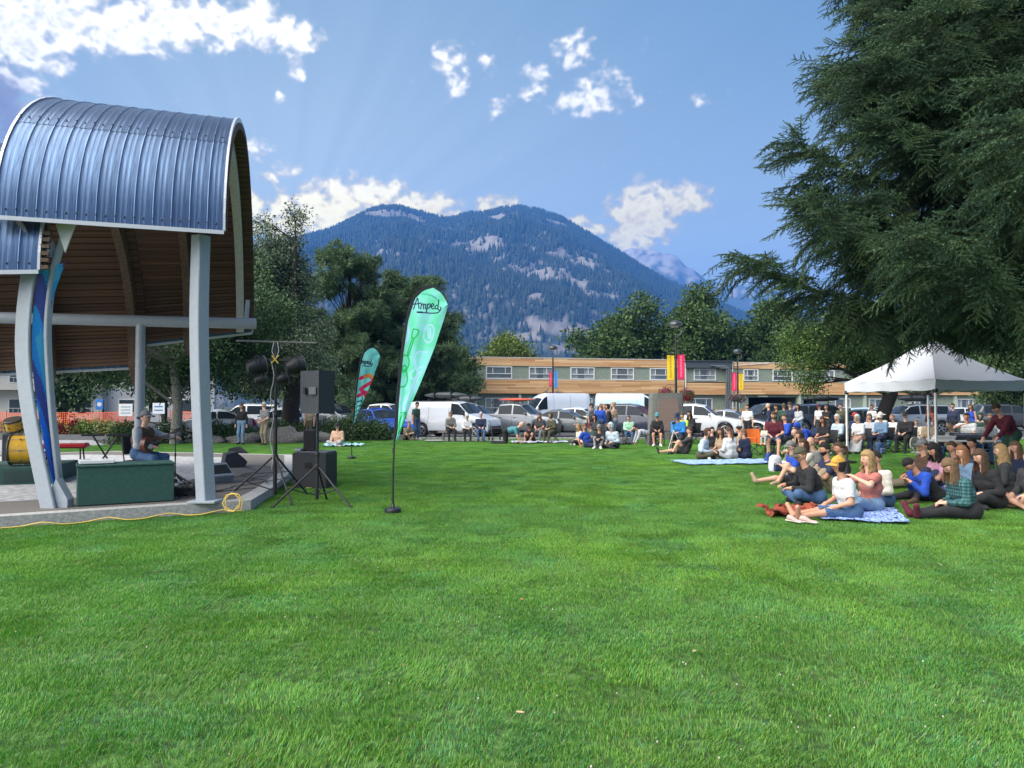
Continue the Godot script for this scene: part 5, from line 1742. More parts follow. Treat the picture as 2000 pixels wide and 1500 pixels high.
func feather_flag(label: String, at: Vector3, turn: float, tex: ImageTexture, tilt: float) -> void:
	var t := thing("feather_flag", label, "flag", at, turn, "")
	var black := mat(0.012, 0.013, 0.016, 0.6)
	# outline of pole and sail, metres from the foot
	var pole := [[0.0, 0.06], [0.0, 0.55], [0.016, 1.05], [0.047, 1.68], [0.118, 2.46], [0.196, 3.0], [0.30, 3.33], [0.43, 3.46], [0.59, 3.51], [0.72, 3.43], [0.81, 3.29], [0.835, 3.21]]
	var edge := [[0.012, 1.05], [0.063, 1.11], [0.24, 1.59], [0.43, 2.03], [0.63, 2.54], [0.77, 2.97], [0.835, 3.19]]
	var lean := Basis(Vector3.BACK, tilt)
	var pp := []
	for q in pole: pp.append(lean * Vector3(q[0], q[1], 0))
	pp = smooth_path(pp, 40)
	var rad := []
	for i in pp.size(): rad.append(lerpf(0.016, 0.006, i / 40.0))
	var b := B.new()
	b.tube(pp, rad, 8)
	part(t, "pole", b, black)
	# sleeve: a flattened band along the pole where the sail hangs
	var sl := B.new()
	var pc := PackedVector2Array()
	for q in pole: pc.append(Vector2(q[0], q[1]))
	var cv := Curve2D.new()
	for i in pole.size():
		var d: Vector2 = (pc[mini(i + 1, pole.size() - 1)] - pc[maxi(i - 1, 0)]) / 6.0
		cv.add_point(pc[i], -d, d)
	var ce := Curve2D.new()
	for i in edge.size():
		var a := Vector2(edge[maxi(i - 1, 0)][0], edge[maxi(i - 1, 0)][1])
		var c := Vector2(edge[mini(i + 1, edge.size() - 1)][0], edge[mini(i + 1, edge.size() - 1)][1])
		ce.add_point(Vector2(edge[i][0], edge[i][1]), -(c - a) / 6.0, (c - a) / 6.0)
	var L := cv.get_baked_length()
	var L0 := 0.98
	var sail := B.new()
	var n := 46
	var m := 8
	var rows := []
	var band := []
	for k in n + 1:
		var u := float(k) / n
		var p := cv.sample_baked(lerpf(L0, L, u))
		# the opposite edge point: the sail spans from the sleeve to the free edge
		var e := ce.sample_baked(ce.get_baked_length() * clampf(pow(u, 0.94) * 1.02, 0, 1))
		var inn := (e - p)
		var w := minf(0.045, inn.length() * 0.5)
		var dir := inn.normalized() if inn.length() > 0.001 else Vector2.RIGHT
		var s0 := p + dir * w
		band.append([lean * Vector3(p.x - dir.x * 0.012, p.y - dir.y * 0.012, 0.0), lean * Vector3(s0.x, s0.y, 0.0)])
		var o := []
		for j in m + 1:
			var q := s0.lerp(e, float(j) / m)
			o.append([lean * Vector3(q.x, q.y, 0.025 * sin(j * 0.8) * sin(u * 9.0 + j * 0.5) * sin(PI * j / m)), Vector2(q.x / 0.86, 1.0 - (q.y - 1.02) / 2.5)])
		rows.append(o)
	for sgn: float in [1.0, -1.0]:
		var base := sail.v.size()
		for o in rows:
			for q in o: sail.p(q[0] + Vector3(0, 0, 0.0012 * sgn), q[1])
		for k in n:
			for j in m:
				var a := base + k * (m + 1) + j
				if sgn > 0:
					sail.f(a, a + 1, a + m + 2); sail.f(a, a + m + 2, a + m + 1)
				else:
					sail.f(a, a + m + 2, a + 1); sail.f(a, a + m + 1, a + m + 2)
		for k in n:
			var q: Vector3 = band[k][0]; var w: Vector3 = band[k][1]; var q2: Vector3 = band[k + 1][0]; var w2: Vector3 = band[k + 1][1]
			var z := Vector3(0, 0, 0.017 * sgn)
			if sgn > 0: sl.quad(q + z * 0.6, w + z * 0.2, w2 + z * 0.2, q2 + z * 0.6)
			else: sl.quad(w + z * 0.2, q + z * 0.6, q2 + z * 0.6, w2 + z * 0.2)
	for k in n: sl.quad(band[k][0] + Vector3(0, 0, -0.0102), band[k][0] + Vector3(0, 0, 0.0102), band[k + 1][0] + Vector3(0, 0, 0.0102), band[k + 1][0] + Vector3(0, 0, -0.0102))
	var sm := StandardMaterial3D.new()
	sm.albedo_texture = tex
	sm.roughness = 0.7
	sm.backlight_enabled = true
	sm.backlight = Color(0.5, 0.5, 0.5)
	part(t, "sail", sail, sm)
	part(t, "pole_sleeve", sl, black)
	b = B.new()
	b.lathe([Vector2(0.115, 0.0), Vector2(0.125, 0.012), Vector2(0.125, 0.07), Vector2(0.112, 0.085), Vector2(0.03, 0.09), Vector2(0.025, 0.16)], 24)
	part(t, "weight_base", b, mat(0.015, 0.017, 0.02, 0.4))
	b = B.new()
	b.lathe([Vector2(0.022, 0.0), Vector2(0.022, 0.09)], 10, Vector3(0.003, 0.92, 0))
	part(t, "pole_joint", b, mat(0.05, 0.05, 0.05, 0.4))

func make_flags() -> void:
	feather_flag("tall mint green feather flag reading Amped, nearest the camera", Vector3(-1.82, 0, -11.44), 0.0, flag_print(false), 0.0)
	feather_flag("turquoise feather flag with pink and dark squiggles, farther back", Vector3(-4.92, 0, -22.9), 0.5, flag_print(true), -0.02)

# ---------- park furniture ----------
func flower_basket(parent: Node3D, at: Vector3, sd: int, colors: Array) -> void:
	var g := RandomNumberGenerator.new()
	g.seed = sd
	var n := Node3D.new()
	n.name = "flower_basket"
	parent.add_child(n, true)
	n.position = at
	var pb := B.new()
	pb.lathe([Vector2(0.05, -0.3), Vector2(0.2, -0.2), Vector2(0.27, 0.0), Vector2(0.25, 0.01)], 12)
	part(n, "pot", pb, mat(0.03, 0.03, 0.03))
	var lists := [[], []]
	for i in 260:
		var d := Vector3(g.randfn(), g.randfn() * 0.75, g.randfn()).normalized() * pow(g.randf(), 0.35)
		var fl := g.randf() < 0.55
		var c: Color = colors[g.randi() % colors.size()] if fl else Color(0.05, 0.10, 0.03).lerp(Color(0.10, 0.16, 0.05), g.randf())
		lists[1 if fl else 0].append([Transform3D(Basis(Vector3(g.randfn(), g.randfn(), g.randfn()).normalized(), g.randf() * TAU).scaled(Vector3.ONE * (0.5 if fl else 0.62)), Vector3(d.x * 0.48, d.y * 0.42, d.z * 0.48)), c])
	scatter(n, "leaves", M.sprig, lists[0], leaf_mat())
	scatter(n, "blossoms", M.sprig, lists[1], leaf_mat())

func print_cloth(base: Color, ink: Color, sd: int) -> StandardMaterial3D:
	var im := Image.create(64, 240, false, Image.FORMAT_RGB8)
	im.fill(base)
	var g := RandomNumberGenerator.new()
	g.seed = sd
	for k in 7:
		var y := 24 + k * 30
		stroke(im, [[20 + g.randi() % 10, y], [40, y + 8], [24, y + 16], [42, y + 24]], 2.0, ink)
	var m := StandardMaterial3D.new()
	m.albedo_texture = ImageTexture.create_from_image(im)
	m.roughness = 0.8
	return m

func lamp_post(label: String, at: Vector3, banners: Array, baskets: Array, h := 6.75) -> void:
	var black := mat(0.016, 0.017, 0.020, 0.45)
	var t := thing("lamp_post", label, "lamp post", at, 0.0, "black park lamps")
	var b := B.new()
	b.lathe([Vector2(0.17, 0.0), Vector2(0.17, 0.35), Vector2(0.11, 0.5), Vector2(0.085, 1.2), Vector2(0.06, h - 1.0), Vector2(0.055, h - 0.85)], 14)
	part(t, "post", b, black)
	b = B.new()
	var arm := []
	for k in 9:
		var a := lerpf(-PI / 2, PI / 2 * 0.75, k / 8.0)
		arm.append(Vector3(0.40 * cos(a), h - 0.45 + 0.40 * sin(a), 0))
	b.tube(arm, [0.045, 0.045, 0.04, 0.04, 0.035, 0.035, 0.03, 0.03, 0.03], 8)
	part(t, "curved_arm", b, mat(0.10, 0.105, 0.11, 0.3, 0.5))
	b = B.new()
	b.lathe([Vector2(0.42, h - 0.14), Vector2(0.43, h - 0.10), Vector2(0.38, h + 0.02), Vector2(0.25, h + 0.12), Vector2(0.02, h + 0.17)], 22)
	part(t, "lamp_shade", b, mat(0.05, 0.055, 0.06, 0.25, 0.4))
	b = B.new()
	b.lathe([Vector2(0.20, h - 0.26), Vector2(0.33, h - 0.145)], 18)
	part(t, "lamp_glass", b, mat(0.35, 0.36, 0.37, 0.2))
	for q in banners:  # side, colour, ink, low y, high y, width
		var bt := Node3D.new()
		bt.name = "banner"
		t.add_child(bt, true)
		var s: float = q[0]
		var c := B.new()
		var rows := []
		for r in 7:
			var y: float = lerpf(q[3], q[4], r / 6.0)
			rows.append([Vector3(s * 0.10, y, 0.02 * sin(r)), Vector3(s * (0.10 + q[5] * 0.5), y, 0.03 * sin(r * 0.8 + 1.0)), Vector3(s * (0.10 + q[5]), y, 0.02 * sin(r * 1.2))])
		if s < 0:
			for r in rows: r.reverse()
		c.slab(rows, Vector3(0, 0, -0.003))
		part(bt, "cloth", c, q[2])
		for y in [q[3] - 0.02, q[4] + 0.02]:
			c = B.new()
			c.tube([Vector3(s * 0.05, y, 0), Vector3(s * (0.14 + q[5]), y, 0)], 0.014, 6)
			part(bt, "banner_rod", c, black)
	for q in baskets:
		b = B.new()
		b.tube([Vector3(0, q[1] + 0.55, 0), Vector3(q[0] * 0.7, q[1] + 0.6, 0), Vector3(q[0], q[1] + 0.5, 0)], 0.016, 6)
		b.tube([Vector3(q[0], q[1] + 0.5, 0), Vector3(q[0], q[1] + 0.05, 0)], 0.006, 4)
		part(t, "basket_bracket", b, black)
		flower_basket(t, Vector3(q[0], q[1], 0.0), int(at.x * 10) + int(q[0] * 10), q[2])

func camp_chair(label: String, at: Vector3, turn: float, fabric: Material, seat_h := 0.42) -> Node3D:
	var t := thing("camp_chair", label, "chair", at, turn, "folding camp chairs")
	var fm := mat(0.025, 0.027, 0.03, 0.4)
	for q in [[-1, 1, 1, 1], [1, 1, -1, 1], [-1, -1, 1, -1], [1, -1, -1, -1], [-1, 1, -1, -1], [-1, -1, -1, 1], [1, 1, 1, -1], [1, -1, 1, 1]]:
		var b := B.new()
		b.tube([Vector3(q[0] * 0.27, 0.01, q[1] * 0.24), Vector3(q[2] * 0.27, seat_h, q[3] * 0.24)], 0.010, 6)
		part(t, "leg", b, fm)
	for s: float in [-1.0, 1.0]:
		var b := B.new()
		b.tube([Vector3(s * 0.27, seat_h - 0.02, -0.22), Vector3(s * 0.27, seat_h + 0.46, -0.33)], 0.010, 6)
		part(t, "upright", b, fm)
		b = B.new()
		b.tube([Vector3(s * 0.28, 0.02, 0.24), Vector3(s * 0.28, seat_h + 0.18, 0.22)], 0.010, 6)
		part(t, "upright", b, fm)
		b = B.new()
		b.rbox(Vector3(s * 0.29, seat_h + 0.19, -0.02), Vector3(0.07, 0.02, 0.5), 0.008)
		part(t, "armrest", b, fabric)
	var rows := []
	for k in 6:
		var o := []
		for j in 7:
			var x := -0.27 + 0.09 * j
			o.append(Vector3(x, seat_h - 0.06 * sin(PI * j / 6.0) * sin(PI * (k + 0.6) / 6.2), 0.24 - 0.092 * k))
		rows.append(o)
	var sb := B.new()
	sb.slab(rows, Vector3(0, -0.006, 0))
	part(t, "seat", sb, fabric)
	rows = []
	for k in 6:
		var o := []
		for j in 7: o.append(Vector3(-0.27 + 0.09 * j, seat_h + 0.02 + 0.09 * k, -0.22 - 0.022 * k - 0.05 * sin(PI * j / 6.0)))
		rows.append(o)
	var bb := B.new()
	bb.slab(rows, Vector3(0, 0, -0.006))
	part(t, "backrest", bb, fabric)
	return t

func blanket(label: String, at: Vector3, turn: float, w: float, d: float, m: Material, sd: int, bump := 0.02) -> void:
	var nz := noise(sd, 1.6, 3)
	var rows := []
	for k in 19:
		var o := []
		for j in 23:
			var x := (j / 22.0 - 0.5) * w
			var z := (0.5 - k / 18.0) * d
			var e := 0.10 * nz.get_noise_2d(k * 0.6 + 60, j * 0.6)
			o.append(Vector3(x + e, 0.052 + bump * (0.6 + nz.get_noise_2d(x * 2.2, z * 2.2) + 0.7 * nz.get_noise_2d(x * 7, z * 7)), z + e * 0.6))
		rows.append(o)
	var b := B.new()
	b.slab(rows, Vector3(0, -0.012, 0))
	single("picnic_blanket", label, "blanket", b, m, at, turn, "picnic blankets")

func weave(c1: Color, c2: Color, n: int, stripes := false) -> StandardMaterial3D:  # checked or striped cloth
	var im := Image.create(64, 64, false, Image.FORMAT_RGB8)
	for y in 64:
		for x in 64:
			var a := (x * n / 64) % 2
			var d := (y * n / 64) % 2
			var k := float(a) if stripes else 0.5 * a + 0.5 * d
			im.set_pixel(x, y, c1.lerp(c2, k))
	var m := StandardMaterial3D.new()
	m.albedo_texture = ImageTexture.create_from_image(im)
	m.roughness = 0.95
	m.uv1_scale = Vector3(4, 4, 1)
	return m

func backpack(label: String, at: Vector3, turn: float, m1: Material, m2: Material, k := 1.0) -> void:
	var t := thing("backpack", label, "backpack", at, turn, "bags on the grass")
	var rings := []
	for i in 9:
		var u := i / 8.0
		var o := PackedVector3Array()
		for j in 14:
			var a := -TAU * j / 14.0
			var r := pow(pow(absf(cos(a)), 3.0) + pow(absf(sin(a)), 3.0), -1.0 / 3.0)
			var sh := (1.0 - 0.25 * pow(u, 3.0)) * (0.85 + 0.15 * minf(1.0, u * 5.0)) * (1.0 if i < 8 else 0.55)
			o.append(Vector3(cos(a) * r * 0.17 * sh, u * 0.42, sin(a) * r * 0.11 * sh) * k)
		rings.append(o)
	var b := B.new()
	b.ring(rings)
	part(t, "bag", b, m1)
	b = B.new()
	b.rbox(Vector3(0, 0.13, 0.115) * k, Vector3(0.24, 0.2, 0.08) * k, 0.03)
	part(t, "pocket", b, m2)
	for s: float in [-1.0, 1.0]:
		b = B.new()
		b.tube([Vector3(s * 0.07, 0.38, -0.09) * k, Vector3(s * 0.09, 0.25, -0.17) * k, Vector3(s * 0.09, 0.06, -0.11) * k], 0.014, 6)
		part(t, "strap", b, m2)
	b = B.new()
	b.tube([Vector3(-0.05, 0.41, 0) * k, Vector3(0, 0.47, 0) * k, Vector3(0.05, 0.41, 0) * k], 0.010, 6)
	part(t, "handle", b, m2)

func net_fence(label: String, a: Vector3, d: Vector3, h: float, sd: int) -> void:
	var t := thing("safety_fence", label, "fence", a, -atan2(d.z - a.z, d.x - a.x), "orange safety fencing")
	var L := (d - a).length()
	var g := RandomNumberGenerator.new()
	g.seed = sd
	var om := mat(0.80, 0.13, 0.03, 0.7)
	var b := B.new()
	var n := int(L / 0.13)
	for i in n:
		var x := i * 0.13
		b.box(Vector3(x, h * 0.5 + 0.03 * sin(x * 1.7), 0.02 * sin(x * 3.0)), Vector3(0.035, h - 0.1, 0.008), Basis(Vector3.BACK, g.randf_range(-0.03, 0.03)))
	for k in 9:
		var y := 0.06 + (h - 0.12) * k / 8.0
		var m := int(L / 1.0)
		for i in m: b.box(Vector3((i + 0.5) * L / m, y + 0.03 * sin((i + 0.5) * 1.7), 0.0), Vector3(L / m, 0.04 if k in [0, 8] else 0.028, 0.010), Basis(Vector3.BACK, 0.04 * sin(i * 1.7)))
	part(t, "net", b, om).set_meta("kind", "stuff")
	for i in int(L / 2.2) + 1:
		var pb := B.new()
		pb.tube([Vector3(i * 2.2, 0, -0.03), Vector3(i * 2.2, h + 0.1, -0.03)], 0.025, 6)
		part(t, "post", pb, mat(0.30, 0.10, 0.06))

func road_sign(label: String, at: Vector3, h: float, w: float, hh: float, c1: Material, c2: Material, mark: int) -> void:
	var t := thing("street_sign", label, "sign", at, 0.1)
	var b := B.new()
	b.tube([Vector3.ZERO, Vector3(0, h, 0)], 0.03, 8)
	part(t, "post", b, mat(0.35, 0.36, 0.37, 0.4, 0.6))
	b = B.new()
	b.rbox(Vector3(0, h - hh / 2, 0.04), Vector3(w, hh, 0.02), 0.006)
	part(t, "panel", b, c1)
	b = B.new()
	if mark == 0: b.lathe([Vector2(w * 0.3, 0.0), Vector2(w * 0.3, 0.008)], 16, Vector3(0, h - hh / 2, 0.052), Basis(Vector3.RIGHT, PI / 2))
	else:
		for k in mark: b.box(Vector3(0, h - hh * (k + 1.0) / (mark + 1), 0.053), Vector3(w * 0.7, hh * 0.12, 0.006))
	part(t, "sign_mark", b, c2)

func make_park() -> void:
	M.sprig = leaf_cluster(12, 0.11, 0.12, 77, 0.8)
	var yel := print_cloth(Color(0.93, 0.78, 0.14), Color(0.45, 0.40, 0.08), 1)
	var pnk := print_cloth(Color(0.88, 0.16, 0.36), Color(0.98, 0.60, 0.68), 2)
	var blu := print_cloth(Color(0.35, 0.60, 0.86), Color(0.15, 0.30, 0.60), 3)
	var red := [Color(0.45, 0.02, 0.04), Color(0.30, 0.03, 0.16), Color(0.55, 0.05, 0.05), Color(0.40, 0.25, 0.45)]
	var pur := [Color(0.22, 0.02, 0.12), Color(0.55, 0.40, 0.55), Color(0.30, 0.05, 0.20)]
	lamp_post("black park lamp with yellow and pink banners rising behind the stone monument", Vector3(10.12, 0, -46.0), [[-1.0, 0, yel, 3.2, 4.75, 0.44], [1.0, 0, pnk, 3.25, 4.8, 0.44]], [[-0.62, 2.35, red], [0.62, 2.25, red]])
	lamp_post("black park lamp above the white high-roof van", Vector3(3.57, 0, -65.0), [[-1.0, 0, pnk, 3.3, 4.6, 0.22], [1.0, 0, blu, 3.2, 4.7, 0.32]], [[-0.5, 2.5, red], [0.5, 2.5, red]])
	lamp_post("black park lamp with pink and yellow banners near the motel carport", Vector3(20.9, 0, -69.0), [[-1.0, 0, pnk, 3.0, 4.7, 0.42], [1.0, 0, yel, 3.1, 4.6, 0.42]], [[-0.35, 2.4, pur], [0.25, 2.3, pur]])
	lamp_post("dark lamp post behind the tent, beside the silver wagon", Vector3(24.6, 0, -44.5), [], [[-0.5, 2.5, pur], [0.5, 2.5, pur]])
	# stone monument with its plaque
	var t := thing("stone_monument", "broad upright stone block with a pinkish rough plaque", "monument", Vector3(7.42, 0, -36.0), 0.1)
	var b := B.new()
	var nz := noise(6, 1.1, 3)
	var rings := []
	for k in 11:
		var y := k / 10.0 * 2.25
		var o := PackedVector3Array()
		for j in 28:
			var a := -TAU * (j + 0.5) / 28.0
			var r := pow(pow(absf(cos(a)), 9.0) + pow(absf(sin(a)), 9.0), -1.0 / 9.0)
			var p := Vector3(cos(a) * r * lerpf(0.86, 0.78, k / 10.0), y, sin(a) * r * 0.32)
			o.append(p + Vector3(p.x, 0, p.z) * 0.035 * nz.get_noise_3dv(p * 2.0))
		rings.append(o)
	b.ring(rings)
	part(t, "block", b, grain(0.26, 0.265, 0.25, 0.95, 0.4, 1.4, 11))
	b = B.new()
	var poly := PackedVector2Array()
	for q in [[-0.44, 0.45], [0.52, 0.45], [0.55, 1.3], [0.5, 1.85], [0.36, 1.98], [-0.38, 1.97], [-0.5, 1.6], [-0.46, 1.0]]: poly.append(Vector2(q[0], q[1]))
	b.prism(poly, 0.28, 0.355)
	part(t, "plaque", b, grain(0.42, 0.30, 0.26, 0.95, 0.5, 2.2, 11))
	# canopy tent
	var white: StandardMaterial3D = mat(0.64, 0.67, 0.72, 0.8).duplicate()
	white.backlight_enabled = true
	white.backlight = Color(0.35, 0.36, 0.38)
	t = thing("canopy_tent", "white pop-up canopy tent with four white legs under the spruce", "tent", Vector3(11.44, 0, -20.33), atan2(0.94, 2.9))
	var R := 1.525
	var H := 2.30
	for s in 4:
		var bs := Basis(Vector3.UP, s * PI / 2)
		var rows := []
		for k in 11:
			var u := k / 10.0
			var o := []
			for j in 13:
				var w := (j / 12.0 - 0.5) * 2.0 * (1.0 - u)
				o.append(bs * Vector3(w * R, H + (3.50 - H) * pow(u, 1.06) - 0.07 * sin(PI * u) * (1.0 - w * w) + 0.012 * sin(w * 9.0 + k) * (1 - u) - 0.03 * (1.0 - absf(w)) * (1 - u), R * (1.0 - u)))
			rows.append(o)
		b = B.new()
		b.slab(rows, Vector3(0, -0.003, 0))
		part(t, "roof_panel", b, white)
		rows = []
		for k in 4:
			var o := []
			for j in 25:
				var w := (j / 24.0 - 0.5) * 2.0
				o.append(bs * Vector3(w * (R + 0.004), H - 0.27 + 0.09 * k - (0.03 * (1.0 - absf(w)) if k == 3 else 0.012 * sin(w * 11.0)), R + 0.004 + 0.012 * sin(w * 14.0 + k * 0.9)))
			rows.append(o)
		b = B.new()
		b.slab(rows, bs * Vector3(0, 0, -0.003))
		part(t, "valance", b, white)
		b = B.new()
		for k in 4:
			var x0 := -R + 0.03 + k * (R - 0.03) * 0.5
			var x1 := x0 + (R - 0.03) * 0.5
			b.tube([bs * Vector3(x0, 2.0, R - 0.04), bs * Vector3(x1, 2.28, R - 0.04)], 0.012, 5); b.tube([bs * Vector3(x0, 2.28, R - 0.055), bs * Vector3(x1, 2.0, R - 0.055)], 0.012, 5)
		part(t, "truss", b, mat(0.62, 0.63, 0.65, 0.4))
		b = B.new()
		b.rbox(bs * Vector3(R - 0.03, 1.1, R - 0.03), Vector3(0.05, 2.2, 0.05), 0.006)
		part(t, "leg", b, mat(0.76, 0.76, 0.74, 0.45))
		b = B.new()
		b.rbox(bs * Vector3(R - 0.03, 2.02, R - 0.03), Vector3(0.09, 0.10, 0.09), 0.01)
		part(t, "slider_bracket", b, mat(0.03, 0.03, 0.03))
		b = B.new()
		b.rbox(bs * Vector3(R - 0.03, 0.045, R - 0.03), Vector3(0.36, 0.07, 0.36), 0.02)
		part(t, "foot_weight", b, mat(0.02, 0.02, 0.022))
	# folding table with papers, console and chairs under the tent
	t = thing("folding_table", "white folding table under the canopy tent", "table", Vector3(11.6, 0, -19.5), -0.15)
	b = B.new()
	b.rbox(Vector3(0, 0.735, 0), Vector3(1.85, 0.045, 0.75), 0.012)
	part(t, "tabletop", b, mat(0.72, 0.73, 0.73, 0.5))
	for s: float in [-1.0, 1.0]:
		for z: float in [-0.28, 0.28]:
			b = B.new()
			b.tube([Vector3(s * 0.75, 0.71, z), Vector3(s * 0.82, 0.01, z)], 0.014, 6)
			part(t, "leg", b, mat(0.3, 0.3, 0.31, 0.4, 0.5))
	t = thing("mixing_console", "dark sound mixing console on the white table", "mixer", Vector3(12.0, 0.76, -19.55), -0.15)
	b = B.new()
	b.prism(PackedVector2Array([Vector2(-0.24, 0), Vector2(0.24, 0), Vector2(0.24, 0.16), Vector2(-0.24, 0.07)]), -0.42, 0.42, Transform3D(Basis(Vector3.UP, PI / 2), Vector3.ZERO))
	part(t, "case", b, mat(0.03, 0.032, 0.036, 0.5))
	for k in 12:
		b = B.new()
		b.box(Vector3(-0.36 + k * 0.065, 0.125, 0.02), Vector3(0.03, 0.03, 0.06))
		part(t, "fader", b, mat(0.35, 0.36, 0.38, 0.5))
	t = thing("document_tray", "wire tray of white papers on the table's left half", "tray", Vector3(11.2, 0.76, -19.4), -0.1)
	for k in 3:
		b = B.new()
		b.rbox(Vector3(0.02 * k, 0.02 + 0.035 * k, 0), Vector3(0.46, 0.025, 0.3), 0.004)
		part(t, "paper_stack", b, mat(0.75, 0.77, 0.80, 0.8))
	b = B.new()
	for q in [[-0.25, -0.16], [0.26, -0.16], [0.26, 0.16], [-0.25, 0.16]]: b.tube([Vector3(q[0], 0, q[1]), Vector3(q[0], 0.18, q[1])], 0.005, 5)
	b.tube([Vector3(-0.25, 0.17, 0.16), Vector3(0.26, 0.17, 0.16)], 0.005, 5)
	part(t, "wire_rack", b, mat(0.04, 0.04, 0.04, 0.4))
	t = thing("folding_chair", "beige-backed folding chair left of the white table", "chair", Vector3(10.6, 0, -19.3), 0.6)
	b = B.new()
	b.rbox(Vector3(0, 0.44, 0), Vector3(0.40, 0.03, 0.40), 0.012)
	part(t, "seat", b, mat(0.42, 0.40, 0.34, 0.6))
	b = B.new()
	poly = PackedVector2Array()
	for k in 13:
		var a := PI * k / 12.0
		poly.append(Vector2(0.235 * cos(a), 0.70 + 0.14 * sin(a)))
	poly.append(Vector2(-0.22, 0.56))
	poly.append(Vector2(0.22, 0.56))
	b.prism(poly, -0.20, -0.175)
	part(t, "backrest", b, mat(0.42, 0.40, 0.34, 0.6))
	for s: float in [-1.0, 1.0]:
		b = B.new()
		b.tube([Vector3(s * 0.21, 0.62, -0.2), Vector3(s * 0.21, 0.01, 0.22)], 0.012, 6)
		b.tube([Vector3(s * 0.19, 0.45, 0.1), Vector3(s * 0.19, 0.01, -0.24)], 0.012, 6)
		part(t, "leg", b, mat(0.25, 0.25, 0.25, 0.4, 0.5))
	# camp chairs around the crowd
	var blk := grain(0.02, 0.022, 0.026, 0.9, 0.3, 4.0, 16)
	var navy := grain(0.02, 0.035, 0.10, 0.9, 0.3, 4.0, 16)
	camp_chair("empty bright orange camp chair left of the maroon shirt man", Vector3(8.15, 0, -24.6), 0.35, grain(0.85, 0.20, 0.03, 0.85, 0.15, 4.0, 16), 0.40)
	camp_chair("green camp chair in front of the stone monument", Vector3(7.25, 0, -32.0), -0.3, grain(0.03, 0.42, 0.10, 0.85, 0.2, 4.0, 16))
	# blankets, bags, shoes
	blanket("pale blue patterned blanket under the group with the white blouse", Vector3(6.2, 0, -21.3), 0.15, 3.0, 1.5, weave(Color(0.42, 0.56, 0.76), Color(0.66, 0.76, 0.86), 8), 4, 0.025)
	blanket("blue and white blanket under the yellow cap woman", Vector3(5.15, 0, -11.1), -0.35, 1.1, 1.5, weave(Color(0.30, 0.42, 0.75), Color(0.72, 0.80, 0.92), 16), 5, 0.025)
	blanket("rust red blanket roll beside the crossed denim legs", Vector3(4.2, 0.0, -11.15), 0.3, 0.95, 0.40, grain(0.34, 0.07, 0.035, 0.9, 0.3, 3.0, 16), 6, 0.10)
	blanket("pale turquoise mat under the person in peach behind the stage", Vector3(-6.75, 0, -29.9), 0.1, 1.5, 0.8, mat(0.35, 0.62, 0.68, 0.9), 7, 0.08)
	blanket("pale sheet spread on the grass near the parked cars", Vector3(1.25, 0, -32.6), 0.2, 2.4, 1.1, mat(0.55, 0.58, 0.68, 0.9), 8, 0.06)
	blanket("dark throw lying beside the seated group by the cars", Vector3(4.4, 0, -31.4), 0.2, 1.2, 0.9, mat(0.05, 0.055, 0.06, 0.9), 9, 0.16)
	blanket("pale green cloth on the grass behind the maroon shirt man", Vector3(10.3, 0, -26.6), 0.2, 1.0, 0.8, mat(0.42, 0.60, 0.48, 0.9), 10, 0.03)
	backpack("white and navy backpack standing on the grass behind the front group", Vector3(6.55, 0, -18.6), 0.3, mat(0.68, 0.72, 0.80, 0.8), mat(0.03, 0.05, 0.13, 0.8))
	backpack("dark blue backpack between the white blanket and the camp chairs", Vector3(12.35, 0, -25.1), 0.5, mat(0.03, 0.07, 0.16, 0.8), mat(0.10, 0.16, 0.28, 0.8))
	backpack("black bag beside the crouching person near the monument", Vector3(5.85, 0, -31.0), 0.1, mat(0.02, 0.02, 0.025, 0.8), mat(0.04, 0.04, 0.05, 0.8), 0.9)
	backpack("blue bag on the grass below the maroon shirt man's chair", Vector3(7.35, 0, -21.4), 0.8, mat(0.02, 0.05, 0.22, 0.8), mat(0.02, 0.03, 0.08, 0.8), 0.7)
	var pinks := mat(0.46, 0.33, 0.30, 0.8)
	for q in [[3.93, -10.42, 0.5, "pale pink shoe on the grass, left of the discarded pair"], [4.10, -10.36, 0.75, "pale pink shoe on the grass, right of the discarded pair"]]:
		t = thing("discarded_shoe", q[3], "shoe", Vector3(q[0], 0.035, q[1]), q[2], "pair of pink shoes")
		rings = []
		for k in 12:
			var u := k / 11.0
			var o := PackedVector3Array()
			var w := 0.040 * (0.8 + 0.35 * sin(PI * clampf(u * 1.1, 0, 1)))
			var h := lerpf(0.085, 0.035, smoothstep(0.25, 0.7, u))
			if k == 0 or k == 11:
				w *= 0.45
				h *= 0.6
			for j in 10:
				var a := TAU * j / 10.0
				o.append(Vector3(cos(a) * w, h * 0.5 + sin(a) * h * 0.5, -0.13 + 0.26 * u))
			rings.append(o)
		b = B.new()
		b.ring(rings)
		part(t, "upper", b, pinks)
		b = B.new()
		b.rbox(Vector3(0, 0.008, 0), Vector3(0.085, 0.018, 0.27), 0.008)
		part(t, "sole", b, mat(0.52, 0.48, 0.45, 0.7))
	# bench and walker by the car park
	t = thing("park_bench", "low grey park bench with three people sitting on it", "bench", Vector3(-2.25, 0, -34.3), 0.0)
	for k in 4:
		b = B.new()
		b.rbox(Vector3(0, 0.43, -0.18 + k * 0.12), Vector3(2.3, 0.04, 0.10), 0.008)
		part(t, "slat", b, mat(0.20, 0.18, 0.16))
	for s: float in [-0.9, 0.9]:
		b = B.new()
		b.rbox(Vector3(s, 0.205, 0), Vector3(0.08, 0.41, 0.42), 0.01)
		part(t, "leg", b, mat(0.12, 0.12, 0.13))
	structure("bench_pad", sheet(-4.0, -34.9, -0.2, -33.75, 0.056), grain(0.46, 0.47, 0.46, 0.9, 0.3, 0.8, 6), "pale concrete pad under the park bench")
	t = thing("walker", "dark four-wheeled walking frame beside the bench", "walker", Vector3(-0.72, 0.058, -34.1), 0.3)
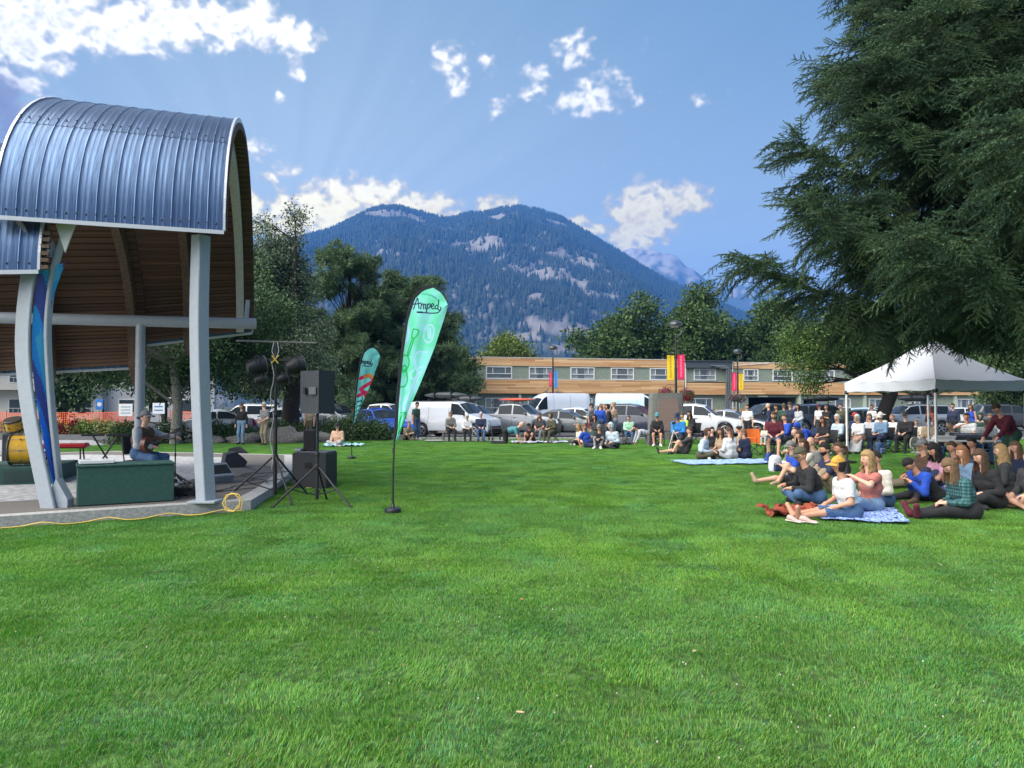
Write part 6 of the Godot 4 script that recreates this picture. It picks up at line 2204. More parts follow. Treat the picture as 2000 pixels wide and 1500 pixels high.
	for s: float in [-1.0, 1.0]:
		b = B.new()
		b.tube(smooth_path([Vector3(s * 0.26, 0.08, 0.30), Vector3(s * 0.26, 0.5, 0.10), Vector3(s * 0.26, 0.88, -0.16), Vector3(s * 0.26, 0.92, -0.32)], 12), 0.016, 6)
		b.tube([Vector3(s * 0.26, 0.55, 0.07), Vector3(s * 0.26, 0.08, -0.28)], 0.016, 6)
		part(t, "side_frame", b, mat(0.03, 0.03, 0.035, 0.4))
		for z: float in [0.30, -0.28]:
			b = B.new()
			b.lathe([Vector2(0.03, -0.015), Vector2(0.09, -0.015), Vector2(0.09, 0.015), Vector2(0.03, 0.015)], 14, Vector3(s * 0.26, 0.09, z), Basis(Vector3.BACK, PI / 2))
			part(t, "wheel", b, mat(0.02, 0.02, 0.02))
	b = B.new()
	b.rbox(Vector3(0, 0.55, 0.0), Vector3(0.5, 0.05, 0.24), 0.015)
	part(t, "seat", b, mat(0.03, 0.035, 0.04, 0.7))
	# camera tripod standing in the crowd
	t = thing("camera_tripod", "slim silver camera tripod in front of the blue jacket man", "tripod", Vector3(5.55, 0, -25.6))
	for k in 3:
		var a := 0.4 + TAU * k / 3.0
		b = B.new()
		b.tube([Vector3(0, 0.82, 0), Vector3(cos(a) * 0.34, 0.01, sin(a) * 0.34)], [0.014, 0.010], 6)
		part(t, "leg", b, mat(0.5, 0.5, 0.5, 0.35, 0.6))
	b = B.new()
	b.tube([Vector3(0, 0.78, 0), Vector3(0, 1.0, 0)], 0.016, 8)
	part(t, "column", b, mat(0.05, 0.05, 0.05))
	b = B.new()
	b.rbox(Vector3(0, 1.05, 0), Vector3(0.12, 0.09, 0.09), 0.01)
	part(t, "head", b, mat(0.02, 0.02, 0.02))
	# street side: fences, signs, flower bed
	net_fence("orange safety net fence behind the flower bed beyond the street", Vector3(-34.0, 0, -47.0), Vector3(-23.5, 0, -46.5), 1.25, 1)
	net_fence("orange safety net fence behind the birch and white cars", Vector3(-22.0, 0, -48.0), Vector3(-11.5, 0, -49.0), 1.3, 2)
	net_fence("tall orange safety net fence behind the white pickup", Vector3(-10.5, 0, -47.5), Vector3(-6.9, 0, -47.5), 1.75, 3)
	road_sign("white notice board on a post by the orange fence", Vector3(-23.6, 0, -45.6), 1.75, 0.8, 0.75, mat(0.7, 0.71, 0.72), mat(0.35, 0.45, 0.5), 3)
	road_sign("white and blue street sign right of the slim round post", Vector3(-21.3, 0, -45.0), 1.8, 0.7, 0.65, mat(0.66, 0.70, 0.76), mat(0.06, 0.20, 0.42), 2)
	road_sign("blue accessible parking sign beyond the orange fence", Vector3(-36.5, 0, -66.0), 2.2, 0.65, 0.9, mat(0.04, 0.20, 0.62), mat(0.7, 0.7, 0.72), 0)
	var g := RandomNumberGenerator.new()
	g.seed = 61
	var bed := [[-28.9, "yellow-green plant at the left end of the street flower bed"], [-27.4, "dark leafy plant in the street flower bed"], [-26.0, "dark red coleus in the middle of the street flower bed"], [-24.8, "bright green plant right of the dark red coleus"], [-23.6, "pale green plant at the right end of the street flower bed"]]
	for k in 5:
		t = thing("bedding_plant", bed[k][1], "plant", Vector3(bed[k][0], 0, -43.6), 0.0, "street flower bed")
		var st := B.new()
		for j in 5: st.tube([Vector3(0.2 * (j - 2), 0, 0), Vector3(0.24 * (j - 2), 0.4, 0.05)], 0.012, 4)
		part(t, "stems", st, mat(0.06, 0.09, 0.03))
		var list := []
		for j in 150:
			var d := Vector3(g.randfn() * 0.42, absf(g.randfn()) * 0.26 + 0.12, g.randfn() * 0.25)
			var c: Color = [Color(0.22, 0.26, 0.04), Color(0.05, 0.10, 0.04), Color(0.14, 0.015, 0.02), Color(0.12, 0.22, 0.05), Color(0.20, 0.24, 0.09)][k]
			if g.randf() < 0.08: c = Color(0.6, 0.35, 0.05)
			list.append([Transform3D(Basis(Vector3(g.randfn(), g.randfn(), g.randfn()).normalized(), g.randf() * TAU), d), c * g.randf_range(0.6, 1.3)])
		scatter(t, "foliage", M.sprig, list, leaf_mat())

# ---------- vehicles ----------
# kinds: length, width, belt height, wheel radius, front and rear axle, sill height, top outline [x, y] from nose to tail, side windows [x0, x1], tumblehome
const CARS := {
	"sedan": {"l": 4.6, "w": 1.80, "belt": 0.92, "wr": 0.33, "ax": [0.92, 3.62], "top": [[0.0, 0.55], [0.12, 0.68], [0.9, 0.84], [1.35, 0.93], [2.15, 1.38], [2.7, 1.46], [3.2, 1.42], [3.95, 1.08], [4.45, 1.00], [4.6, 0.72]], "win": [[1.72, 2.62], [2.70, 3.55]], "glass": [[1.42, 2.12], [3.30, 3.92]], "tumble": 0.36},
	"hatch": {"l": 4.2, "w": 1.76, "belt": 0.95, "wr": 0.32, "ax": [0.85, 3.35], "top": [[0.0, 0.55], [0.1, 0.70], [0.8, 0.90], [1.15, 0.98], [1.95, 1.48], [2.5, 1.55], [3.5, 1.48], [4.0, 1.05], [4.2, 0.75]], "win": [[1.5, 2.42], [2.50, 3.45]], "glass": [[1.2, 1.9], [3.54, 3.95]], "tumble": 0.34},
	"suv": {"l": 4.7, "w": 1.86, "belt": 1.08, "wr": 0.37, "ax": [0.92, 3.72], "top": [[0.0, 0.65], [0.1, 0.90], [1.0, 1.05], [1.35, 1.12], [2.0, 1.68], [2.5, 1.76], [4.2, 1.72], [4.58, 1.15], [4.7, 0.80]], "win": [[1.62, 2.5], [2.58, 3.4], [3.48, 4.15]], "glass": [[1.4, 1.95], [4.24, 4.54]], "tumble": 0.26},
	"pickup": {"l": 5.4, "w": 1.90, "belt": 1.12, "wr": 0.39, "ax": [1.02, 4.30], "top": [[0.0, 0.70], [0.1, 0.98], [1.1, 1.12], [1.5, 1.18], [2.15, 1.74], [2.6, 1.80], [3.35, 1.76], [3.62, 1.22], [3.75, 1.16], [5.34, 1.16], [5.4, 0.85]], "win": [[1.75, 2.55], [2.63, 3.38]], "glass": [[1.55, 2.10], [3.40, 3.60]], "tumble": 0.26},
	"van": {"l": 4.9, "w": 1.95, "belt": 1.12, "wr": 0.35, "ax": [0.75, 3.75], "top": [[0.0, 0.70], [0.1, 0.95], [0.75, 1.12], [1.0, 1.20], [1.65, 1.84], [2.1, 1.90], [4.75, 1.88], [4.86, 1.3], [4.9, 0.80]], "win": [[1.22, 2.05]], "glass": [[1.05, 1.6]], "tumble": 0.16},
	"highvan": {"l": 5.9, "w": 2.0, "belt": 1.25, "wr": 0.36, "ax": [1.0, 4.6], "top": [[0.0, 0.75], [0.1, 1.05], [0.7, 1.22], [0.95, 1.32], [1.75, 2.35], [2.2, 2.60], [5.75, 2.62], [5.86, 1.6], [5.9, 0.80]], "win": [[1.25, 2.05]], "glass": [[1.02, 1.65]], "tumble": 0.10},
}

func car_section(k: Dictionary, x: float, s: float, grow := 0.0) -> Vector3:
	# s from 0 (under the middle) over 1 (sill), 2 (belt), 3 (roof edge) to 4 (top middle); right-hand side
	var L: float = k.l
	var e := minf(x, L - x)
	var w: float = k.w * 0.5 * (1.0 - 0.16 * pow(clampf(1.0 - e / 0.55, 0, 1), 2.0)) + grow
	var top: float = along(k.top, x) + grow
	var belt: float = minf(k.belt + 0.05 * x / L, top - 0.02)
	var bot := 0.24
	for a in k.ax:
		var d: float = absf(x - a)
		var R: float = k.wr + 0.06
		if d < R: bot = maxf(bot, k.wr + sqrt(R * R - d * d) * 0.98)
	bot = minf(bot, belt - 0.06)
	if e < 0.12: bot = maxf(bot, lerpf(0.36, 0.24, e / 0.12))
	var rw: float = w - k.tumble * maxf(0.0, top - belt) - 0.03
	if s < 1.0: return Vector3(x, bot, w * 0.96 * s)
	if s < 2.0:
		var u := s - 1.0
		return Vector3(x, lerpf(bot, belt, u), w * (0.96 + 0.05 * sin(u * PI) + 0.01 * u))
	if s < 3.0:
		var u := s - 2.0
		return Vector3(x, lerpf(belt, top - 0.07 * minf(1.0, (top - belt) / 0.3), u), lerpf(w * 0.97, rw, u))
	var u := s - 3.0
	return Vector3(x, top - 0.07 * minf(1.0, (top - belt) / 0.3) * pow(cos(u * PI / 2), 1.6), rw * (1.0 - u))

func car_patch(b: B, k: Dictionary, x0: float, x1: float, s0: float, s1: float, nx: int, ns: int, side: float, grow: float) -> void:
	var rows := []
	for i in ns + 1:
		var o := []
		for j in nx + 1:
			var p := car_section(k, lerpf(x0, x1, float(j) / nx), lerpf(s0, s1, float(i) / ns), grow)
			o.append(Vector3(p.x, p.y, p.z * side))
		if side < 0: o.reverse()
		rows.append(o)
	b.grid(rows)

func make_car(kind: String, label: String, category: String, at: Vector3, turn: float, paint: Material, extra := "") -> Node3D:
	var k: Dictionary = CARS[kind]
	var L: float = k.l
	var t := thing({"sedan": "sedan_car", "hatch": "hatchback_car", "suv": "sport_utility_car", "pickup": "pickup_truck", "van": "cargo_van", "highvan": "high_roof_van"}[kind], label, category, at, turn, "vehicles in the car park")
	var root := Node3D.new()
	root.name = "bodywork"
	t.add_child(root)
	root.position = Vector3(-L / 2, 0, 0)
	if not M.has("car " + kind):
		var st := []
		var x := 0.0
		while x < L:
			st.append(x)
			x += 0.09
		st.append(L)
		var b := B.new()
		for side: float in [1.0, -1.0]:
			var rows := []
			for sv in [0.0, 0.5, 1.0, 1.2, 1.45, 1.7, 2.0, 2.0001, 2.5, 3.0, 3.25, 3.6, 4.0]:
				var o := []
				for xx: float in st:
					var p := car_section(k, clampf(xx, 0.0, L), minf(sv, 3.9999))
					o.append(Vector3(p.x, p.y, p.z * side))
				if side < 0: o.reverse()
				rows.append(o)
			b.grid(rows)
			for e: float in [0.0, L]:  # close nose and tail
				var c := []
				for sv in [0.0, 0.5, 1.0, 1.45, 1.7, 2.0, 2.5, 3.0, 3.5, 3.9999]:
					var p := car_section(k, e, sv)
					c.append(Vector3(p.x, p.y, p.z * side))
				var mid := Vector3(e + (-0.03 if e == 0.0 else 0.03), 0.55, 0.0)
				for i in c.size() - 1:
					if (side > 0) == (e == 0.0): b.tri(mid, c[i], c[i + 1])
					else: b.tri(mid, c[i + 1], c[i])
		M["car " + kind] = b.mesh()
		var gb: Array = []
		for w in k.win:
			for side: float in [1.0, -1.0]:
				var wb := B.new()
				car_patch(wb, k, w[0] + (0.02 if w == k.win[0] else 0.0), w[1], 2.08, 2.90, 8, 4, side, 0.010)
				gb.append(["side_window", wb.mesh()])
		for i in k.glass.size():
			for side: float in [1.0, -1.0]:
				var wb := B.new()
				car_patch(wb, k, k.glass[i][0], k.glass[i][1], 3.06, 3.9999, 6, 4, side, 0.010)
				gb.append(["windscreen" if i == 0 else "rear_window", wb.mesh()])
		M["glass " + kind] = gb
		var trim := B.new()
		for side: float in [1.0, -1.0]: car_patch(trim, k, k.ax[0] + k.wr + 0.1, k.ax[1] - k.wr - 0.1, 0.9, 1.14, 10, 2, side, 0.012)
		M["trim " + kind] = trim.mesh()
	part(root, "body", M["car " + kind], paint)
	for q in M["glass " + kind]: part(root, q[0], q[1], M.car_glass)
	part(root, "sill_trim", M["trim " + kind], M.car_black)
	for a in k.ax:
		for side: float in [1.0, -1.0]:
			var wn := part(root, "wheel", M.tyre, mat(0.014, 0.014, 0.015, 0.8), Transform3D(Basis(Vector3.RIGHT, PI / 2).scaled(Vector3(k.wr, k.wr, k.wr) / 0.35), Vector3(a, k.wr, side * (k.w * 0.5 - 0.12))))
			part(wn, "rim", M.rim, mat(0.42, 0.43, 0.45, 0.3, 0.85))
	for side: float in [1.0, -1.0]:
		var hl := B.new()
		car_patch(hl, k, 0.02, 0.34, 1.62, 1.93, 4, 3, side, 0.012)
		part(root, "headlight", hl, mat(0.62, 0.66, 0.70, 0.08))
		var tl := B.new()
		car_patch(tl, k, L - 0.22, L - 0.012, 1.55, 1.98, 4, 3, side, 0.012)
		part(root, "tail_light", tl, mat(0.42, 0.012, 0.015, 0.15))
		var mb := B.new()
		mb.rbox(Vector3(k.win[0][0] + 0.06, k.belt + 0.10, side * (k.w * 0.5 + 0.06)), Vector3(0.09, 0.13, 0.2), 0.03)
		part(root, "mirror", mb, M.car_black if kind in ["van", "highvan"] else paint)
		for w in k.win:
			if w[1] - w[0] < 0.75: continue
			var hb := B.new()
			hb.rbox(Vector3(w[1] - 0.12, k.belt - 0.10, side * (k.w * 0.5 * 0.985 + 0.012)), Vector3(0.17, 0.03, 0.03), 0.01)
			part(root, "door_handle", hb, M.car_black)
			var sb := B.new()
			car_patch(sb, k, w[1] + 0.03, w[1] + 0.042, 1.08, 2.0, 1, 8, side, 0.004)
			part(root, "door_seam", sb, M.car_black)
	var pb := B.new()
	pb.rbox(Vector3(-0.05, 0.50, 0), Vector3(0.05, 0.22, k.w * 0.62), 0.02)
	part(root, "grille", pb, M.car_black)
	pb = B.new()
	pb.rbox(Vector3(L + 0.035, 0.62, 0), Vector3(0.03, 0.12, 0.32), 0.006)
	part(root, "number_plate", pb, mat(0.65, 0.66, 0.68, 0.5))
	pb = B.new()
	pb.rbox(Vector3(L + 0.01, 0.42, 0), Vector3(0.09, 0.16, k.w * 0.84), 0.03)
	pb.rbox(Vector3(-0.02, 0.36, 0), Vector3(0.10, 0.14, k.w * 0.80), 0.03)
	part(root, "bumper", pb, M.car_black)
	var roof: float = along(k.top, L * 0.6)
	if extra.contains("rack") or extra.contains("box") or extra.contains("boat"):
		for q in [0.48, 0.72]:
			pb = B.new()
			pb.rbox(Vector3(L * q, roof + 0.09, 0), Vector3(0.05, 0.03, k.w * 0.66), 0.01)
			for s: float in [-1.0, 1.0]: pb.box(Vector3(L * q, roof + 0.035, s * k.w * 0.31), Vector3(0.06, 0.10, 0.03))
			part(root, "roof_rail", pb, M.car_black)
	if extra.contains("box") or extra.contains("boat"):
		var rings := []
		var len := 2.5 if extra.contains("boat") else 1.95
		var c := Vector3(L * 0.58, roof + 0.14, 0.0)
		for i in 15:
			var u := i / 14.0
			var f := pow(sin(PI * clampf(u, 0.02, 0.98)), 0.34 if extra.contains("box") else 0.6)
			var o := PackedVector3Array()
			for j in 14:
				var a := TAU * j / 14.0
				o.append(c + Vector3((u - 0.5) * len, 0.16 + sin(a) * 0.17 * f, -cos(a) * 0.40 * f))
			rings.append(o)
		pb = B.new()
		pb.ring(rings)
		var bx := thing("kayak" if extra.contains("boat") else "roof_box", ("dark grey covered boat on the roof of the %s" if extra.contains("boat") else "dark roof box on top of the %s") % label.split(",")[0], "kayak" if extra.contains("boat") else "roof box", at, turn, "")
		part(bx, "hull" if extra.contains("boat") else "lid", pb, grain(0.045, 0.052, 0.058, 0.35, 0.2, 1.0, 16), Transform3D(Basis.IDENTITY, Vector3(-L / 2, 0, 0)))
		for s in [0.3, 0.7]:
			pb = B.new()
			pb.box(c + Vector3((s - 0.5) * len, 0.16, 0), Vector3(0.04, 0.345, 0.79))
			part(bx, "strap", pb, mat(0.02, 0.02, 0.02), Transform3D(Basis.IDENTITY, Vector3(-L / 2, 0, 0)))
	if extra.contains("red"):
		pb = B.new()
		var rings := []
		for i in 13:
			var u := i / 12.0
			var f := pow(sin(PI * clampf(u, 0.03, 0.97)), 0.7)
			var o := PackedVector3Array()
			for j in 10:
				var a := TAU * j / 10.0
				o.append(Vector3(L * 0.5 + (u - 0.5) * 2.1, roof + 0.20 + sin(a) * 0.09 * f, -cos(a) * 0.3 * f))
			rings.append(o)
		pb.ring(rings)
		var bx := thing("kayak", "orange-red kayak lying on the grey pickup truck's roof rack", "kayak", at, turn)
		part(bx, "hull", pb, mat(0.55, 0.06, 0.02, 0.3), Transform3D(Basis.IDENTITY, Vector3(-L / 2, 0, 0)))
	if kind == "highvan" or kind == "van":
		for s: float in [-0.36, 0.36]:
			pb = B.new()
			pb.rbox(Vector3(L + 0.006, (1.72 if kind == "highvan" else 1.45), s * k.w * 0.58), Vector3(0.02, 0.62 if kind == "highvan" else 0.42, 0.42), 0.006)
			part(root, "rear_window", pb, M.car_glass)
		for q in [0.44, 0.68]:
			var sb := B.new()
			for side: float in [1.0, -1.0]: car_patch(sb, k, L * q, L * q + 0.014, 1.06, 2.95, 1, 10, side, 0.004)
			part(root, "panel_seam", sb, M.car_black)
	return t

func car_paint(r: float, g: float, b: float, metal := 0.0) -> StandardMaterial3D:
	var m: StandardMaterial3D = mat(r, g, b, 0.38, metal).duplicate()
	m.clearcoat_enabled = true
	m.clearcoat = 0.8
	m.clearcoat_roughness = 0.06
	return m

func make_vehicles() -> void:
	M.car_glass = mat(0.018, 0.026, 0.034, 0.04).duplicate()
	M.car_glass.metallic_specular = 0.26
	M.car_black = mat(0.016, 0.017, 0.018, 0.6)
	var tb := B.new()
	tb.lathe([Vector2(0.20, -0.10), Vector2(0.31, -0.11), Vector2(0.345, -0.085), Vector2(0.35, 0.0), Vector2(0.345, 0.085), Vector2(0.31, 0.11), Vector2(0.20, 0.10)], 24)
	M.tyre = tb.mesh()
	var rb := B.new()
	for s: float in [-1.0, 1.0]:
		rb.lathe([Vector2(0.235, 0.085), Vector2(0.235, 0.105), Vector2(0.215, 0.108), Vector2(0.20, 0.09), Vector2(0.07, 0.098), Vector2(0.02, 0.108)], 20, Vector3.ZERO, Basis.IDENTITY if s > 0 else Basis(Vector3.RIGHT, PI))
		for k in 5:
			var a := TAU * k / 5.0
			rb.box(Vector3(cos(a) * 0.13, s * 0.10, sin(a) * 0.13), Vector3(0.17, 0.018, 0.05), Basis(Vector3.UP, -a))
	M.rim = rb.mesh()
	var white := car_paint(0.62, 0.65, 0.69)
	var silver := car_paint(0.42, 0.45, 0.49, 0.5)
	var grey := car_paint(0.16, 0.18, 0.21, 0.5)
	var dark := car_paint(0.035, 0.045, 0.055, 0.3)
	var navy := car_paint(0.018, 0.028, 0.055, 0.2)
	var blue := car_paint(0.012, 0.09, 0.55, 0.2)
	# nose points along -x of the model; turn PI faces right
	var R := PI
	make_car("sedan", "pale silver sedan left of the standing pair, partly behind the column", "car", Vector3(-15.6, 0, -38.3), 0.45, silver)
	make_car("suv", "white wagon with black roof rack behind the standing pair", "car", Vector3(-15.3, 0, -42.6), 0.25, white, "rack")
	make_car("hatch", "white hatchback half hidden by the thick birch trunk", "car", Vector3(-13.0, 0, -40.8), 0.4, white)
	make_car("pickup", "grey pickup truck behind the tripod loudspeaker", "truck", Vector3(-10.4, 0, -42.5), R - 0.35, grey)
	make_car("pickup", "white pickup truck between the two feather flags", "truck", Vector3(-7.5, 0, -44.2), R - 0.3, white)
	make_car("hatch", "bright blue hatchback behind the tall flag", "car", Vector3(-6.6, 0, -38.0), R - 0.95, blue)
	make_car("van", "silver-white cargo van behind the bench people", "van", Vector3(-3.1, 0, -38.8), R - 0.42, car_paint(0.56, 0.60, 0.66), "boat")
	make_car("suv", "white wagon behind the cargo van", "car", Vector3(-2.35, 0, -44.2), R - 0.42, white, "box")
	make_car("pickup", "grey crew-cab pickup right of the bench", "truck", Vector3(0.25, 0, -40.2), R - 0.40, grey, "rack red")
	make_car("highvan", "white high-roof delivery van parked near the motel", "van", Vector3(3.1, 0, -57.0), 0.42, car_paint(0.66, 0.72, 0.80))
	make_car("sedan", "dark grey sedan behind the kneeling group", "car", Vector3(3.0, 0, -39.6), R - 0.30, car_paint(0.10, 0.115, 0.125, 0.4))
	make_car("hatch", "white hatchback peeking over the dark grey sedan", "car", Vector3(4.6, 0, -47.8), R - 0.4, white)
	make_car("suv", "dark navy wagon left of the stone monument", "car", Vector3(6.5, 0, -39.6), R - 0.45, navy)
	make_car("highvan", "pale blue-white van behind the stone monument", "van", Vector3(9.4, 0, -58.0), R - 0.2, car_paint(0.50, 0.66, 0.80))
	make_car("suv", "old white boxy wagon right of the stone monument", "car", Vector3(9.9, 0, -39.4), R - 0.42, white, "rack")
	make_car("sedan", "silver sedan beside the old white wagon", "car", Vector3(12.2, 0, -41.0), R - 0.50, silver)
	make_car("pickup", "dark blue-grey pickup behind the row of standing people", "truck", Vector3(14.9, 0, -43.2), 0.15, dark)
	make_car("suv", "dark blue wagon left of the tent", "car", Vector3(18.2, 0, -43.0), R - 0.3, car_paint(0.03, 0.05, 0.09, 0.3), "box")
	make_car("sedan", "dark sedan left of the leaning tree trunk", "car", Vector3(21.2, 0, -44.2), R - 0.45, dark)
	make_car("hatch", "pale blue hatchback behind the dark sedan by the tree", "car", Vector3(25.6, 0, -53.0), R - 0.3, car_paint(0.40, 0.52, 0.62))
	make_car("suv", "silver wagon seen under the canopy tent", "car", Vector3(23.0, 0, -43.2), 0.0, silver, "box")
	make_car("sedan", "white sedan right of the silver wagon, seen under the tent", "car", Vector3(27.0, 0, -46.5), R - 0.5, white)
	make_car("hatch", "pale car far back under the tent's right half", "car", Vector3(32.4, 0, -53.0), R - 0.3, car_paint(0.45, 0.50, 0.55))
	make_car("suv", "black wagon at the right picture edge", "car", Vector3(33.0, 0, -49.5), R - 0.2, dark)
	make_car("pickup", "small white pickup far beyond the street", "truck", Vector3(-40.5, 0, -76.0), R - 0.4, white)

# ---------- people ----------
func reach(a: Vector3, b: Vector3, l1: float, l2: float, hint: Vector3) -> Array:  # two-bone limb: middle joint and end
	var d := b - a
	var L := d.length()
	if L > (l1 + l2) * 0.995:
		b = a + d * ((l1 + l2) * 0.995 / L)
		d = b - a
		L = d.length()
	L = maxf(L, absf(l1 - l2) + 0.02)
	var x := (l1 * l1 - l2 * l2 + L * L) / (2.0 * L)
	var h := sqrt(maxf(0.0, l1 * l1 - x * x))
	var n := d.normalized()
	var s := (hint - n * hint.dot(n)).normalized()
	return [a + n * x + s * h, b]

# joints of a pose, standing on y = 0, facing +z
func pose(kind: String, o: Dictionary) -> Dictionary:
	var fem: float = o.get("fem", 0.0)
	var lean := deg_to_rad(o.get("lean", 3.0))
	var tw := deg_to_rad(o.get("twist", 0.0))
	var P := Vector3(0, 0.93, 0)
	var an := [Vector3(-0.10, 0.075, 0.0), Vector3(0.10, 0.075, 0.04)]
	var kh := [Vector3(-0.1, 0, 1), Vector3(0.1, 0, 1)]
	var hd := [Vector3(-0.27, 0.80, 0.06), Vector3(0.27, 0.80, 0.06)]
	var eh := [Vector3(-0.6, -0.2, -1), Vector3(0.6, -0.2, -1)]
	var foot_up := 0.0
	match kind:
		"chair":
			P = Vector3(0, 0.54, -0.05)
			an = [Vector3(-0.13, 0.075, 0.40), Vector3(0.12, 0.075, 0.46)]
			kh = [Vector3(-0.15, 1, 0.4), Vector3(0.15, 1, 0.4)]
			hd = [Vector3(-0.10, 0.66, 0.30), Vector3(0.10, 0.66, 0.32)]
		"out":
			P = Vector3(0, 0.13, 0)
			an = [Vector3(-0.08, 0.075, 0.88), Vector3(0.09, 0.075, 0.84)]
			kh = [Vector3(-0.2, 1, 0), Vector3(0.2, 1, 0)]
			hd = [Vector3(-0.10, 0.26, 0.34), Vector3(0.10, 0.26, 0.34)]
			foot_up = 1.0
		"half":
			P = Vector3(0, 0.13, 0)
			an = [Vector3(-0.10, 0.075, 0.88), Vector3(0.12, 0.075, 0.44)]
			kh = [Vector3(-0.2, 1, 0), Vector3(0.2, 1, 0.2)]
			hd = [Vector3(-0.24, 0.06, -0.18), Vector3(0.12, 0.42, 0.34)]
			foot_up = 0.6
		"knees":
			P = Vector3(0, 0.13, 0)
			an = [Vector3(-0.11, 0.075, 0.50), Vector3(0.11, 0.075, 0.54)]
			kh = [Vector3(-0.15, 1, 0.2), Vector3(0.15, 1, 0.2)]
			hd = [Vector3(-0.04, 0.36, 0.50), Vector3(0.05, 0.38, 0.50)]
		"cross":
			P = Vector3(0, 0.13, 0)
			an = [Vector3(0.14, 0.07, 0.34), Vector3(-0.14, 0.07, 0.27)]
			kh = [Vector3(-1.2, 0.45, 0.5), Vector3(1.2, 0.45, 0.5)]
			hd = [Vector3(-0.15, 0.24, 0.30), Vector3(0.13, 0.25, 0.32)]
		"four":
			P = Vector3(0, 0.50, -0.32)
			an = [Vector3(-0.12, 0.06, -0.72), Vector3(0.12, 0.06, -0.74)]
			kh = [Vector3(0, -1, 0.6), Vector3(0, -1, 0.6)]
			hd = [Vector3(-0.20, 0.05, 0.30), Vector3(0.2, 0.05, 0.36)]
		"bend":
			P = Vector3(0, 0.91, -0.1)
			hd = [Vector3(-0.2, 0.80, 0.48), Vector3(0.2, 0.80, 0.52)]
		"guitar":
			P = Vector3(0, 0.56, -0.05)
			an = [Vector3(-0.14, 0.075, 0.44), Vector3(0.16, 0.075, 0.40)]
			kh = [Vector3(-0.15, 1, 0.4), Vector3(0.15, 1, 0.4)]
			hd = [Vector3(-0.10, 0.70, 0.27), Vector3(0.46, 0.86, 0.34)]
	if o.has("hands"):
		var q: Array = o.hands
		hd = [Vector3(q[0], q[1], q[2]), Vector3(q[3], q[4], q[5])]
	var R := Vector3(cos(tw), 0, -sin(tw))
	var S := Vector3(0, cos(lean), sin(lean))
	var C := P + S * 0.27
	var N := P + S * 0.485
	var J := {"P": P, "C": C, "N": N, "R": R, "fem": fem, "foot_up": foot_up}
	var hp := lean * 0.45 + deg_to_rad(o.get("nod", 4.0))
	var hy := tw + deg_to_rad(o.get("look", 0.0))
	var nd := Vector3(0, cos(lean * 0.6), sin(lean * 0.6) + 0.12).normalized()
	J.head = Transform3D(Basis(Vector3.UP, hy) * Basis(Vector3.RIGHT, hp), N + nd * 0.13 + Basis(Vector3.UP, hy) * Vector3(0, 0.085 * cos(hp), 0.085 * sin(hp) + 0.012))
	var sw := 0.185 - 0.025 * fem
	for k in 2:
		var s := -1.0 if k == 0 else 1.0
		var sh := N + R * s * sw - S * 0.045
		var arm := reach(sh, hd[k], 0.285, 0.255, eh[k])
		var hip := P + Vector3(s * (0.088 + 0.008 * fem), -0.03, 0.0)
		var leg := reach(hip, an[k], 0.425, 0.415, kh[k])
		J["S%d" % k] = sh; J["E%d" % k] = arm[0]; J["W%d" % k] = arm[1]
		J["H%d" % k] = hip; J["K%d" % k] = leg[0]; J["A%d" % k] = leg[1]
		var toe := Vector3(s * 0.05, -0.04, 0.16)
		if kind == "out" or (kind == "half" and k == 0): toe = Vector3(s * 0.07, 0.15, 0.06)
		if kind == "four": toe = Vector3(0, -0.02, -0.15)
		if kind == "cross": toe = Vector3(s * -0.15, -0.02, 0.06)
		J["T%d" % k] = leg[1] + toe
	return J

